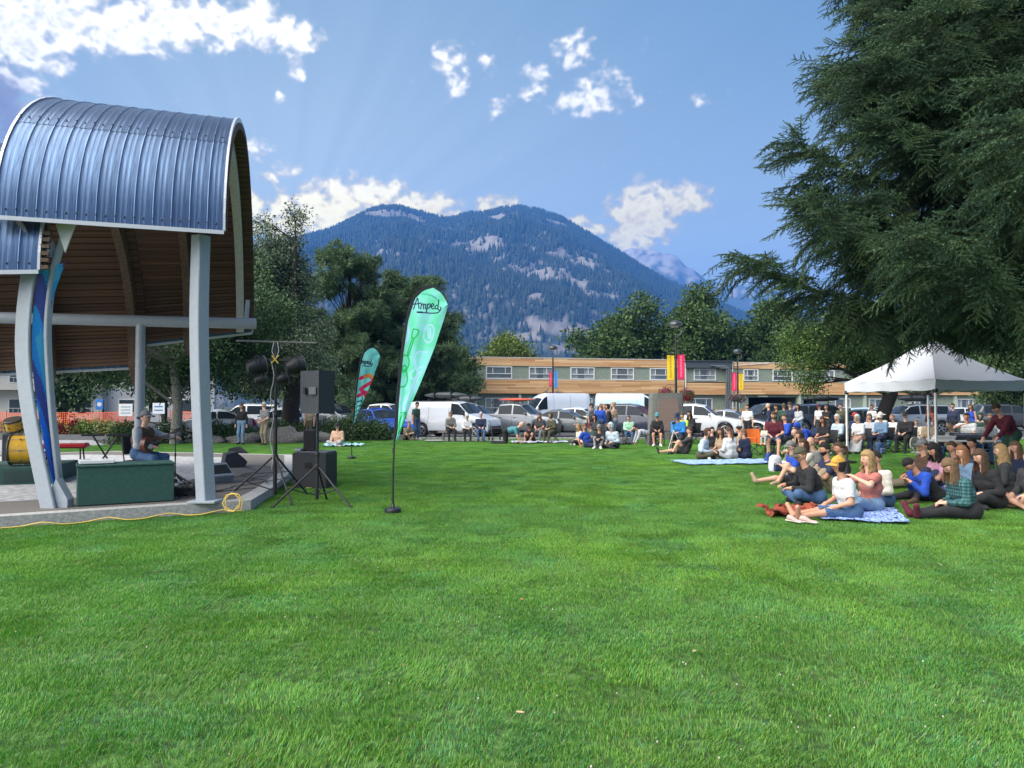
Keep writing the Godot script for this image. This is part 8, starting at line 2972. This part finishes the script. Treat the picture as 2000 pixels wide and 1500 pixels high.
const CROWD := [
		[["woman in yellow cap, white tee and jeans, legs stretched out on the blue blanket", 4.88, -10.8, -84, "out", {"lean": 14, "fem": 1, "look": -4, "nod": 0, "hands": [-0.16, 0.22, 0.3, 0.12, 0.2, 0.34]}, 0.98, "skin", "tee", "white", "cuffs", "denim", "", "bob", "raven", "cap", "yellow"], 0, 1, ""],
		[["woman with long curly blond hair and salmon blouse beside the yellow cap", 5.53, -11.5, -80, "cross", {"lean": 4, "fem": 1, "nod": -2, "hands": [-0.12, 0.52, 0.36, 0.1, 0.56, 0.36]}, 1.0, "fair", "tee", "salmon", "trousers", "lightdenim", "white", "curly", "blond", "", ""], 0, 1, ""],
		[["dark-haired person in white top, half hidden behind the salmon blouse", 6.0, -12.1, -75, "cross", {"lean": 10}, 0.98, "skin", "long", "cream", "trousers", "denim", "black", "short", "raven", "", ""], 0, 1, ""],
		[["man in olive cap and black sweatshirt sitting cross-legged in the front row", 5.04, -12.4, -88, "cross", {"lean": 20, "nod": 6, "hands": [-0.2, 0.3, 0.42, 0.14, 0.28, 0.44]}, 1.05, "skin", "long", "black", "trousers", "denim", "black", "short", "lightbrown", "cap", "olive"], 0, 1, ""],
		[["bearded dark-haired man in navy shirt with knees drawn up", 6.01, -13.9, -85, "knees", {"lean": 16, "nod": 4}, 1.04, "skin", "tee", "navy", "trousers", "khaki", "brown", "short", "raven", "beard", "raven"], 0, 1, ""],
		[["boy in grey-green cap and blue tee with one bare leg stretched out", 5.91, -15.6, -86, "half", {"lean": 6, "nod": 2}, 0.96, "fair", "tee", "blue", "shorts", "charcoal", "tan", "short", "lightbrown", "cap", "grey"], 0, 1, ""],
		[["woman with long brown hair just behind the olive cap man", 6.53, -16.4, -82, "knees", {"lean": 10, "fem": 1, "nod": 6}, 0.98, "fair", "long", "cream", "trousers", "khaki", "white", "long", "brunette", "", ""], 0, 1, ""],
		[["woman with dark hair, khaki trousers and knees up, above the front group", 8.11, -20.8, -86, "knees", {"lean": 8, "fem": 1, "look": 8}, 1.0, "fair", "tee", "charcoal", "trousers", "khaki", "white", "long", "brunette", "", ""], 0, 1, ""],
		[["bald man in tan shirt seated behind the khaki trousers woman", 8.88, -23.0, -80, "cross", {"lean": 14, "nod": 12}, 1.0, "fair", "tee", "tan", "trousers", "olive", "brown", "", "", "", ""], 0, 0, ""],
		[["man with close-cropped head between the blue tee boy and bearded man", 7.17, -17.4, -84, "cross", {"lean": 18, "nod": 2}, 1.0, "fair", "tee", "grey", "shorts", "khaki", "tan", "", "", "", ""], 0, 1, ""],
		[["person with thick dark ponytail behind the bearded man", 6.57, -14.8, -88, "cross", {"lean": 6, "fem": 1}, 0.98, "skin", "long", "charcoal", "trousers", "black", "black", "pony", "brunette", "", ""], 0, 1, ""],
		[["woman in green plaid shirt looking down, black leggings stretched out", 6.65, -10.9, -86, "out", {"lean": 20, "fem": 1, "nod": 34, "hands": [-0.08, 0.24, 0.36, 0.06, 0.24, 0.38]}, 1.0, "fair", "long", "plaid", "trousers", "black", "maroon", "long", "lightbrown", "", ""], 0, 1, ""],
		[["smiling woman with long brown hair and black sweater at the right", 7.71, -12.0, -78, "cross", {"lean": 16, "fem": 1, "nod": 14, "look": -6}, 1.04, "fair", "long", "black", "trousers", "black", "black", "long", "brunette", "", ""], 0, 1, ""],
		[["blond woman in dark top seen from behind at the right edge", 8.82, -13.3, -118, "cross", {"lean": 6, "fem": 1}, 1.02, "fair", "long", "charcoal", "trousers", "black", "black", "long", "blond", "", ""], 0, 1, ""],
		[["hunched person in bright blue hoodie with dark hair hanging down", 7.17, -12.7, -82, "half", {"lean": 40, "nod": 38, "hands": [-0.05, 0.34, 0.46, 0.1, 0.36, 0.5]}, 1.0, "skin", "long", "blue", "trousers", "black", "brown", "short", "raven", "", ""], 0, 1, ""],
		[["man in grey cap with camouflage legs stretched toward the left", 8.19, -14.8, -88, "out", {"lean": 2, "nod": 2}, 1.04, "skin", "long", "brown", "trousers", "camo", "tan", "short", "brunette", "cap", "grey"], 0, 1, ""],
		[["curly dark-haired man in pink shirt looking down", 7.96, -13.7, -85, "knees", {"lean": 16, "nod": 18}, 1.04, "skin", "tee", "pink", "trousers", "navy", "black", "curly", "raven", "", ""], 0, 1, ""],
		[["woman in denim jacket in profile left of the smiling woman", 8.21, -13.4, -88, "cross", {"lean": 10, "fem": 1, "nod": 6}, 1.0, "fair", "long", "lightdenim", "trousers", "denim", "white", "long", "ginger", "", ""], 0, 1, ""],
		[["person with bare crossed legs cut off by the right picture edge", 8.28, -11.8, -80, "cross", {"lean": 8}, 1.02, "fair", "long", "charcoal", "shorts", "denim", "", "short", "brunette", "", ""], 0, 1, ""],
		[["dark-clad person seated behind the pink shirt man", 8.98, -15.0, -84, "cross", {"lean": 12}, 1.0, "skin", "long", "green", "trousers", "black", "black", "short", "brunette", "", ""], 0, 1, ""],
		[["man in maroon hoodie and dark green shorts bending over the white table", 11.7, -17.6, -78, "bend", {"lean": 34, "nod": 26}, 1.06, "fair", "long", "maroon", "shorts", "green", "black", "short", "brunette", "", ""], 0, 1, ""],
		[["woman with light brown hair at the far right behind the blond woman", 10.09, -14.8, -84, "cross", {"lean": 8, "fem": 1}, 1.0, "fair", "long", "navy", "trousers", "black", "black", "long", "lightbrown", "", ""], 0, 1, ""],
		[["man in dark jacket behind the denim jacket woman", 10.1, -16.2, -80, "knees", {"lean": 10}, 1.02, "skin", "long", "charcoal", "trousers", "denim", "black", "short", "raven", "", ""], 0, 1, ""],
		[["person in olive coat standing between the dark wagon and the red cap man", 15.81, -35.8, -60, "stand", {"lean": 3}, 0.99, "fair", "long", "olive", "trousers", "black", "black", "short", "brunette", "", ""], 0, 0, ""],
		[["person in white and navy standing left of the leaning trunk", 17.38, -36.0, -50, "stand", {"lean": 2, "fem": 1}, 0.97, "skin", "tee", "white", "trousers", "navy", "black", "bob", "brunette", "", ""], 0, 0, ""],
		[["grey-haired man in white tee sitting at the mixing console", 13.48, -21.2, -35, "chair", {"lean": 8, "nod": 22}, 1.0, "skin", "tee", "white", "trousers", "denim", "black", "short", "silver", "", ""], 0, 0, "plain folding seat under the man at the console"],
		[["dark-haired man in white shirt with a hand at his face under the tent", 14.64, -24.0, -40, "chair", {"lean": 4, "hands": [-0.14, 0.98, 0.2, 0.1, 0.66, 0.32]}, 1.04, "skin", "tee", "white", "trousers", "charcoal", "black", "short", "raven", "", ""], 0, 0, "camp chair under the white shirt man with raised hand"],
		[["person in teal-grey hoodie with hood up under the tent", 16.04, -25.6, -20, "chair", {"lean": 6, "hands": [0.1, 0.8, 0.2, -0.1, 0.78, 0.22]}, 1.04, "fair", "long", "green", "trousers", "denim", "black", "hood", "green", "", ""], 0, 0, "camp chair under the hooded person in teal"],
		[["woman in blue strapless dress standing at the far right", 20.64, -33.5, -70, "stand", {"fem": 1, "lean": 2}, 0.98, "skin", "tank", "blue", "shorts", "blue", "brown", "long", "brunette", "", ""], 0, 0, ""],
		[["dark-clad person standing left of the blue dress woman", 19.54, -33.0, -60, "stand", {"lean": 3}, 1.0, "skin", "long", "navy", "trousers", "black", "black", "short", "raven", "", ""], 0, 0, ""],
		[["person in dark cap and glasses behind the grey-haired console man", 15.04, -23.2, -60, "chair", {"lean": 4}, 1.0, "fair", "tee", "palegrey", "trousers", "denim", "black", "short", "brunette", "cap", "navy"], 0, 0, "camp chair behind the console man"],
		[["person in blue shirt far right behind the hooded one", 17.32, -27.0, -60, "chair", {"lean": 4}, 1.0, "skin", "tee", "sky", "trousers", "denim", "black", "short", "lightbrown", "", ""], 0, 0, "camp chair far right in the second tent row"],
		[["man in black cap and tan jacket seated beside the near tent pole", 12.67, -22.6, -60, "chair", {"lean": 10, "nod": 10}, 0.98, "fair", "long", "tan", "trousers", "khaki", "brown", "short", "silver", "cap", "black"], 0, 0, "camp chair left of the beige folding chair"],
		[["bald man in white shirt low at the table's left end", 12.43, -20.9, -70, "chair", {"lean": 24, "nod": 16}, 0.9, "fair", "tee", "white", "trousers", "denim", "black", "", "", "", ""], 0, 0, "low seat at the left end of the white table"],
		[["red-haired woman in jeans standing behind the tent pole", 17.11, -30.5, -80, "stand", {"fem": 1, "lean": 4}, 0.94, "skin", "long", "rust", "trousers", "lightdenim", "brown", "curly", "rust", "", ""], 0, 0, ""],
		[["man in black cap and black jacket in the rightmost front camp chair", 13.71, -26.0, -48, "chair", {"lean": 4, "nod": 2}, 1.06, "fair", "long", "black", "trousers", "black", "black", "short", "silver", "cap", "black"], 0, 0, "black camp chair under the black cap man"],
		[["elderly man in white cap and blue checked shirt, legs crossed in navy", 13.09, -26.4, -62, "chair", {"lean": 10, "nod": 8}, 1.02, "fair", "long", "lightdenim", "trousers", "navy", "brown", "short", "silver", "cap", "cream"], 0, 0, "black camp chair left of the black cap man"],
		[["grey-haired woman in pale jacket between the white cap and white blanket", 12.94, -27.0, -50, "chair", {"lean": 2, "fem": 1}, 1.0, "fair", "long", "palegrey", "trousers", "navy", "brown", "bob", "lightbrown", "", ""], 0, 0, "camp chair under the pale jacket woman"],
		[["white-haired woman with a white blanket over her lap", 11.89, -25.6, -56, "chair", {"lean": 8, "fem": 1, "nod": 12}, 1.0, "fair", "long", "white", "skirt", "white", "tan", "bob", "silver", "", ""], 0, 0, "camp chair under the white blanket woman"],
		[["white-haired person in pale blue sweatshirt and dark shorts", 11.01, -25.2, -62, "chair", {"lean": 6, "fem": 1, "nod": 2}, 1.0, "fair", "long", "paleblue", "shorts", "black", "white", "bob", "silver", "", ""], 0, 0, "dark camp chair under the pale blue sweatshirt"],
		[["man in red cap seated behind the white-haired women", 13.16, -28.6, -60, "chair", {"lean": 4}, 1.02, "fair", "long", "navy", "trousers", "navy", "black", "short", "silver", "cap", "red"], 0, 0, "camp chair under the red cap man"],
		[["dark-haired woman in black sitting left of the pale blue sweatshirt", 10.21, -24.4, -60, "chair", {"lean": 10, "fem": 1, "nod": 10}, 0.96, "skin", "tee", "black", "shorts", "charcoal", "tan", "long", "brunette", "", ""], 0, 0, "low chair under the dark-haired woman in black"],
		[["person in white shirt and sunhat left of the leaning trunk", 14.72, -29.8, -60, "chair", {"lean": 2}, 1.02, "fair", "long", "cream", "trousers", "khaki", "brown", "short", "silver", "sunhat", "cream"], 0, 0, "camp chair left of the leaning trunk"],
		[["person in white tee behind the black cap man", 14.45, -28.2, -70, "chair", {"lean": 12}, 0.98, "fair", "tee", "white", "trousers", "denim", "black", "short", "ginger", "", ""], 0, 0, "camp chair behind the black cap man"],
		[["child in pale clothes right of the black cap man", 15.28, -28.2, -30, "chair", {"lean": 4}, 0.82, "fair", "long", "cream", "trousers", "palegrey", "white", "bob", "lightbrown", "", ""], 0, 0, "small chair under the child in pale clothes"],
		[["dark-clad onlooker right of the rear tent pole", 17.93, -29.5, -50, "chair", {"lean": 5}, 1.0, "skin", "long", "charcoal", "trousers", "black", "black", "short", "brunette", "", ""], 0, 0, "camp chair right of the rear tent pole"],
		[["boy in white tee and black shorts standing by the silver sedan", 10.58, -33.5, -40, "stand", {"lean": 2}, 0.97, "fair", "tee", "white", "trousers", "black", "black", "short", "brunette", "", ""], 0, 0, ""],
		[["man in navy jacket, leftmost of the five standing together", 11.75, -34.0, -110, "stand", {"lean": 4}, 1.0, "fair", "long", "navy", "trousers", "denim", "black", "", "", "", ""], 0, 0, ""],
		[["person in black, second of the five standing together", 12.29, -34.6, -60, "stand", {"lean": 3}, 0.96, "skin", "long", "black", "trousers", "charcoal", "black", "short", "raven", "", ""], 0, 0, ""],
		[["person in dark green with cap, third of the five standing together", 12.47, -34.2, -30, "stand", {"lean": 1}, 1.0, "fair", "long", "green", "trousers", "black", "black", "short", "brunette", "cap", "olive"], 0, 0, ""],
		[["tall person in dark blue, fourth of the five standing together", 12.7, -34.0, -60, "stand", {"lean": 2}, 1.03, "fair", "long", "navy", "trousers", "black", "black", "short", "lightbrown", "beanie", "charcoal"], 0, 0, ""],
		[["woman in pale grey hoodie and jeans, last of the five standing together", 12.92, -33.6, -70, "stand", {"lean": 2, "fem": 1, "hands": [-0.12, 0.98, 0.2, 0.12, 0.98, 0.2]}, 0.98, "skin", "long", "palegrey", "trousers", "lightdenim", "white", "long", "raven", "", ""], 0, 0, ""],
		[["person in maroon cap and white vest by the dark blue wagon", 14.65, -35.5, -60, "stand", {"lean": 3}, 0.98, "fair", "tee", "white", "trousers", "charcoal", "black", "short", "brunette", "cap", "maroon"], 0, 0, ""],
		[["woman in black tee with arms folded by the dark blue wagon", 14.76, -35.0, -40, "stand", {"fem": 1, "hands": [0.1, 1.12, 0.2, -0.1, 1.14, 0.2]}, 0.96, "skin", "tee", "black", "trousers", "charcoal", "black", "pony", "brunette", "", ""], 0, 0, ""],
		[["burly man in maroon polo shirt and shorts in a camp chair", 8.39, -23.9, -22, "chair", {"lean": 14, "nod": 14, "hands": [-0.1, 0.64, 0.36, 0.14, 0.66, 0.34]}, 1.1, "fair", "tee", "maroon", "shorts", "denim", "tan", "short", "brunette", "beard", "brunette"], 0, 0, "black camp chair under the maroon polo man"],
		[["toddler in pale clothes on the maroon polo man's knee", 7.96, -23.55, -30, "chair", {"lean": 4}, 0.42, "fair", "long", "cream", "trousers", "palegrey", "white", "short", "blond", "", ""], 0.42, 0, ""],
		[["man in blue jacket right of the maroon polo man", 9.3, -25.4, -70, "chair", {"lean": 4}, 1.0, "fair", "long", "blue", "trousers", "charcoal", "black", "short", "brunette", "", ""], 0, 0, "camp chair under the blue jacket man behind maroon polo"],
		[["blond child in mustard top behind the maroon polo man", 10.35, -27.4, -20, "cross", {"lean": 4}, 0.9, "fair", "long", "tan", "trousers", "denim", "white", "bob", "blond", "", ""], 0, 0, ""],
		[["person folded forward in a bright blue hooded jacket", 10.44, -26.2, -70, "chair", {"lean": 58, "nod": 30, "hands": [-0.08, 0.42, 0.52, 0.1, 0.42, 0.52]}, 1.0, "fair", "long", "blue", "trousers", "black", "red", "hood", "blue", "", ""], 0, 0, "low chair under the folded blue jacket person"],
		[["woman in loose white blouse with a long braid, seen from behind", 6.64, -22.6, -150, "cross", {"lean": 6, "fem": 1}, 1.05, "skin", "long", "white", "trousers", "palegrey", "", "pony", "brunette", "", ""], 0, 1, ""],
		[["brown-haired woman in pale blue sweatshirt and green trousers", 5.75, -22.7, 60, "cross", {"lean": 14, "fem": 1, "nod": 6}, 1.04, "fair", "long", "paleblue", "trousers", "olive", "white", "bob", "brunette", "", ""], 0, 1, ""],
		[["person in dark patterned shirt sitting right of the white blouse", 7.16, -22.8, -140, "cross", {"lean": 8}, 1.0, "skin", "tee", "navy", "trousers", "navy", "black", "short", "lightbrown", "", ""], 0, 0, ""],
		[["young man in black tee leaning back behind the pale blue blanket", 6.77, -25.0, 30, "half", {"lean": -14, "nod": 10}, 1.0, "fair", "tee", "black", "trousers", "olive", "white", "short", "raven", "", ""], 0, 0, ""],
		[["woman with very long brown hair left of the white blouse", 6.73, -23.8, -60, "cross", {"lean": 8, "fem": 1}, 1.0, "skin", "tee", "tan", "trousers", "khaki", "", "long", "brunette", "", ""], 0, 0, ""],
		[["person with dark bun behind the dark patterned shirt", 7.91, -25.6, -120, "cross", {"lean": 10}, 1.0, "fair", "tee", "tan", "trousers", "olive", "brown", "bun", "raven", "", ""], 0, 0, ""],
		[["man in bright blue jacket and navy cap looking at his hands", 5.96, -26.6, -30, "chair", {"lean": 18, "nod": 20, "hands": [-0.06, 0.66, 0.34, 0.08, 0.66, 0.36]}, 1.06, "fair", "long", "sky", "trousers", "charcoal", "brown", "short", "silver", "cap", "navy"], 0, 0, "dark camp chair under the bright blue jacket man"],
		[["woman in teal cap, black top and bare legs by the monument", 5.91, -30.4, -10, "chair", {"lean": 6, "fem": 1, "nod": 8}, 1.0, "skin", "long", "black", "shorts", "black", "white", "short", "brunette", "cap", "teal"], 0, 0, "camp chair under the teal cap woman"],
		[["person reclining in dark clothes with bare shins by the tripod", 5.82, -25.2, -88, "half", {"lean": -22, "nod": 14}, 1.0, "fair", "long", "charcoal", "shorts", "charcoal", "black", "short", "brunette", "", ""], 0, 0, ""],
		[["person in neon yellow shirt in front of the monument", 7.29, -31.8, -40, "chair", {"lean": 8}, 0.98, "fair", "tee", "neon", "trousers", "black", "black", "short", "brunette", "", ""], 0, 0, "green-backed seat under the neon yellow shirt"],
		[["woman with long black hair and black coat right of neon yellow", 7.84, -32.6, -60, "chair", {"lean": 12, "fem": 1}, 1.06, "skin", "long", "black", "trousers", "black", "black", "long", "raven", "", ""], 0, 0, "seat under the long black hair woman"],
		[["person in grey on hands and knees left of the monument", 5.43, -31.4, -80, "four", {"lean": 78, "nod": -20}, 0.95, "skin", "long", "palegrey", "trousers", "grey", "black", "short", "raven", "", ""], 0, 0, ""],
		[["child in green and yellow top and jeans sitting by the navy wagon", 5.1, -32.6, -5, "chair", {"lean": 10, "nod": 10}, 0.9, "fair", "long", "mint", "trousers", "denim", "white", "short", "brunette", "", ""], 0, 0, "small stool under the green and yellow child"],
		[["person in pale blue hoodie with hood up sitting cross-legged", 3.88, -28.4, -40, "cross", {"lean": 16, "nod": 4}, 1.08, "fair", "long", "paleblue", "trousers", "charcoal", "black", "hood", "paleblue", "", ""], 0, 1, ""],
		[["girl in black with grey leggings facing the camera", 3.36, -28.6, -15, "knees", {"lean": 12, "fem": 1}, 1.0, "fair", "long", "black", "trousers", "grey", "white", "bob", "lightbrown", "beanie", "grey"], 0, 0, ""],
		[["person in royal blue shirt leaning back beside the dark throw", 2.93, -29.0, 60, "half", {"lean": -18, "nod": 10}, 1.0, "skin", "tee", "blue", "trousers", "navy", "black", "short", "lightbrown", "", ""], 0, 0, ""],
		[["man in grey tee and black cap, leftmost standing by the grey sedan", 3.55, -33.8, 60, "stand", {"lean": 2}, 1.0, "skin", "tee", "grey", "trousers", "charcoal", "black", "short", "raven", "cap", "black"], 0, 0, ""],
		[["person in royal blue jacket standing in the huddle", 4.04, -34.2, 150, "stand", {"lean": 2}, 1.0, "fair", "long", "blue", "trousers", "denim", "black", "short", "blond", "", ""], 0, 0, ""],
		[["woman in black coat standing in the huddle", 4.38, -33.6, -100, "stand", {"lean": 3, "fem": 1}, 0.98, "skin", "long", "black", "trousers", "black", "black", "bob", "raven", "", ""], 0, 0, ""],
		[["bare-armed woman in cream top standing right in the huddle", 4.67, -34.0, -120, "stand", {"lean": 2, "fem": 1}, 1.03, "fair", "tee", "peach", "trousers", "palegrey", "white", "bun", "blond", "", ""], 0, 0, ""],
		[["brown-haired person behind the huddle", 4.38, -35.2, -20, "stand", {"lean": 1}, 0.99, "fair", "tee", "tan", "trousers", "denim", "black", "short", "ginger", "", ""], 0, 0, ""],
		[["dark-haired girl seated in front of the huddle", 3.54, -31.6, -50, "chair", {"lean": 8, "fem": 1}, 0.95, "skin", "long", "charcoal", "trousers", "olive", "black", "long", "raven", "", ""], 0, 0, "low seat under the dark-haired girl by the huddle"],
		[["person in straw cap seated below the huddle", 3.26, -30.2, -60, "cross", {"lean": 10}, 1.0, "fair", "tee", "green", "shorts", "navy", "tan", "short", "brunette", "cap", "maroon"], 0, 0, ""],
		[["blond person raising a hand beside the dark throw", 2.81, -30.8, -70, "cross", {"lean": 6, "fem": 1, "hands": [-0.1, 0.9, 0.16, 0.12, 0.26, 0.3]}, 0.95, "fair", "tee", "cream", "trousers", "charcoal", "white", "long", "blond", "", ""], 0, 0, ""],
		[["man in teal tee on hands and knees spreading a sheet", 0.07, -31.9, 80, "four", {"lean": 76, "nod": 0}, 1.08, "fair", "tee", "teal", "trousers", "black", "black", "", "", "", ""], 0, 0, ""],
		[["dark-haired woman leaning forward behind the sheet", 0.83, -32.8, -20, "knees", {"lean": 24, "fem": 1, "nod": 26}, 1.0, "skin", "long", "black", "shorts", "black", "white", "bob", "raven", "", ""], 0, 0, ""],
		[["brown-haired woman in black tee behind the sheet, middle of three", 1.24, -33.3, -20, "chair", {"lean": 6, "fem": 1}, 0.96, "skin", "tee", "charcoal", "trousers", "grey", "white", "long", "brunette", "", ""], 0, 0, "low seat under the middle woman behind the sheet"],
		[["woman in olive hooded jacket holding the sheet's edge", 1.75, -32.6, -40, "chair", {"lean": 12, "fem": 1}, 1.0, "fair", "long", "olive", "trousers", "olive", "brown", "hood", "olive", "", ""], 0, 0, "seat under the olive jacket woman"],
		[["woman in black and white flowered jacket, left on the bench", -2.82, -34.25, 15, "chair", {"lean": 6, "fem": 1, "nod": 16}, 1.02, "fair", "long", "floral", "trousers", "black", "black", "bob", "lightbrown", "", ""], 0, 0, ""],
		[["woman in white sweater and black leggings, middle of the bench", -2.07, -34.25, 10, "chair", {"lean": 10, "fem": 1, "nod": 22}, 0.94, "fair", "long", "white", "trousers", "black", "black", "bob", "silver", "", ""], 0, 0, ""],
		[["white-haired man in navy sweater and jeans, right on the bench", -1.43, -34.25, 5, "chair", {"lean": 4}, 1.0, "fair", "long", "navy", "trousers", "denim", "black", "short", "silver", "", ""], 0, 0, ""],
		[["man in dark green shirt and jeans standing at the van's tail", -4.57, -35.4, 60, "stand", {"lean": 3, "nod": 14}, 1.04, "skin", "tee", "green", "trousers", "denim", "white", "short", "raven", "", ""], 0, 0, ""],
		[["woman in black jacket and jeans standing behind the stage", -11.37, -31.4, -10, "stand", {"lean": 1, "fem": 1}, 0.99, "fair", "long", "black", "trousers", "lightdenim", "black", "bob", "lightbrown", "", ""], 0, 0, ""],
		[["man in grey tee and khaki trousers standing behind the stage", -10.26, -31.0, -30, "stand", {"lean": 2, "hands": [-0.1, 0.98, 0.22, 0.1, 0.98, 0.24]}, 1.03, "fair", "tee", "grey", "trousers", "khaki", "brown", "short", "silver", "", ""], 0, 0, ""],
		[["person in peach top and black cap sitting on the turquoise mat", -6.96, -29.9, -10, "cross", {"lean": 6}, 1.0, "fair", "long", "peach", "trousers", "palegrey", "", "short", "raven", "cap", "black"], 0, 0, ""],
		[["man in tan shirt partly hidden behind the tripod loudspeaker", -9.15, -33.8, -20, "stand", {"lean": 2}, 0.98, "skin", "tee", "khaki", "trousers", "olive", "black", "short", "raven", "", ""], 0, 0, ""],
		[["person in patterned tan top crouching left of the cargo van", -4.95, -35.0, 40, "knees", {"lean": 20}, 1.0, "fair", "tee", "camo", "trousers", "olive", "brown", "short", "lightbrown", "", ""], 0, 0, ""],
	]

func make_people() -> void:
	var fab := [grain(0.02, 0.022, 0.026, 0.9, 0.3, 4.0, 16), grain(0.02, 0.035, 0.10, 0.9, 0.3, 4.0, 16), grain(0.05, 0.055, 0.06, 0.9, 0.3, 4.0, 16)]
	var i := 0
	for q in CROWD:
		person(q[0], q[1], 0.021 if q[2] else 0.033)
		if q[3]:
			camp_chair(q[3], Vector3(q[0][1], 0, q[0][2]), deg_to_rad(q[0][3]), fab[i % 3], 0.40 * q[0][6])
		i += 1
	make_singer()

func make_singer() -> void:
	var at := Vector3(-7.02, 0.176, -14.2)
	var turn := deg_to_rad(78.0)
	person(["seated singer in grey flat cap, brown vest and jeans playing guitar at the microphone", at.x, at.z, 78.0, "guitar", {"lean": 8, "nod": -4, "look": -4}, 1.0, "fair", "long", "palegrey", "trousers", "denim", "black", "short", "brunette", "backcap", "grey"], at.y, 0.021)
	var singer: Node3D = get_child(get_child_count() - 1)
	# vest over the shirt
	var ps := pose_set("guitar" + str({"lean": 8, "nod": -4, "look": -4}) + str(0.021), "guitar", {}, 0.021)
	part(singer, "vest", shell_of(ps.D, [1], 0.032, ps.w, 0.005), cloth("brown"))
	var g := thing("acoustic_guitar", "dark acoustic guitar held across the singer's lap", "guitar", at, turn)
	var poly := PackedVector2Array()
	for k in 40:
		var a := TAU * k / 40.0
		var y := sin(a)
		var w := 0.155 + 0.035 * -cos(a * 1.0) - 0.055 * exp(-pow((cos(a) - 0.12) / 0.28, 2.0))
		poly.append(Vector2(cos(a) * 0.235, y * w))
	var hold := Transform3D(Basis(Vector3.BACK, 0.30) , Vector3(-0.04, 0.76, 0.19))
	var b := B.new()
	b.prism(poly, -0.05, 0.05, hold)
	part(g, "body", b, mat(0.09, 0.022, 0.014, 0.3))
	b = B.new()
	b.lathe([Vector2(0.05, 0.0), Vector2(0.05, 0.003)], 20, hold * Vector3(0.07, 0, 0.05), hold.basis * Basis(Vector3.RIGHT, PI / 2))
	part(g, "sound_hole", b, mat(0.01, 0.01, 0.01))
	b = B.new()
	b.box(hold * Vector3(0.46, 0, 0.055), Vector3(0.48, 0.052, 0.024), hold.basis)
	part(g, "neck", b, mat(0.16, 0.09, 0.05, 0.4))
	b = B.new()
	b.box(hold * Vector3(0.77, 0, 0.05), Vector3(0.16, 0.075, 0.02), hold.basis)
	part(g, "headstock", b, mat(0.05, 0.03, 0.02, 0.4))
	for s in 6:
		b = B.new()
		b.lathe([Vector2(0.006, -0.02), Vector2(0.008, 0.02)], 6, hold * Vector3(0.72 + 0.045 * (s % 3), 0.045 if s < 3 else -0.045, 0.05))
		part(g, "tuning_peg", b, mat(0.5, 0.5, 0.48, 0.3, 0.8))
	b = B.new()
	b.box(hold * Vector3(-0.11, 0, 0.055), Vector3(0.03, 0.11, 0.012), hold.basis)
	part(g, "bridge", b, mat(0.03, 0.02, 0.015))
	b = B.new()
	for s in 6: b.tube([hold * Vector3(-0.11, -0.022 + s * 0.009, 0.063), hold * Vector3(0.72, -0.02 + s * 0.008, 0.07)], 0.0008, 3)
	part(g, "strings", b, mat(0.6, 0.6, 0.58, 0.3, 0.8)).set_meta("kind", "stuff")
	var t := thing("stage_chair", "black padded chair under the seated singer", "chair", at, turn)
	b = B.new()
	b.rbox(Vector3(0, 0.41, -0.05), Vector3(0.44, 0.06, 0.42), 0.02)
	part(t, "seat", b, mat(0.02, 0.02, 0.022))
	b = B.new()
	b.rbox(Vector3(0, 0.72, -0.27), Vector3(0.42, 0.34, 0.04), 0.015, Basis(Vector3.RIGHT, -0.12))
	part(t, "backrest", b, mat(0.02, 0.02, 0.022))
	for s: float in [-1.0, 1.0]:
		b = B.new()
		b.tube([Vector3(s * 0.2, 0.01, 0.14), Vector3(s * 0.2, 0.39, 0.12)], 0.012, 6)
		part(t, "leg", b, mat(0.04, 0.04, 0.04, 0.3))
		b = B.new()
		b.tube([Vector3(s * 0.2, 0.01, -0.30), Vector3(s * 0.2, 0.45, -0.24), Vector3(s * 0.2, 0.75, -0.29)], 0.012, 6)
		part(t, "leg", b, mat(0.04, 0.04, 0.04, 0.3))
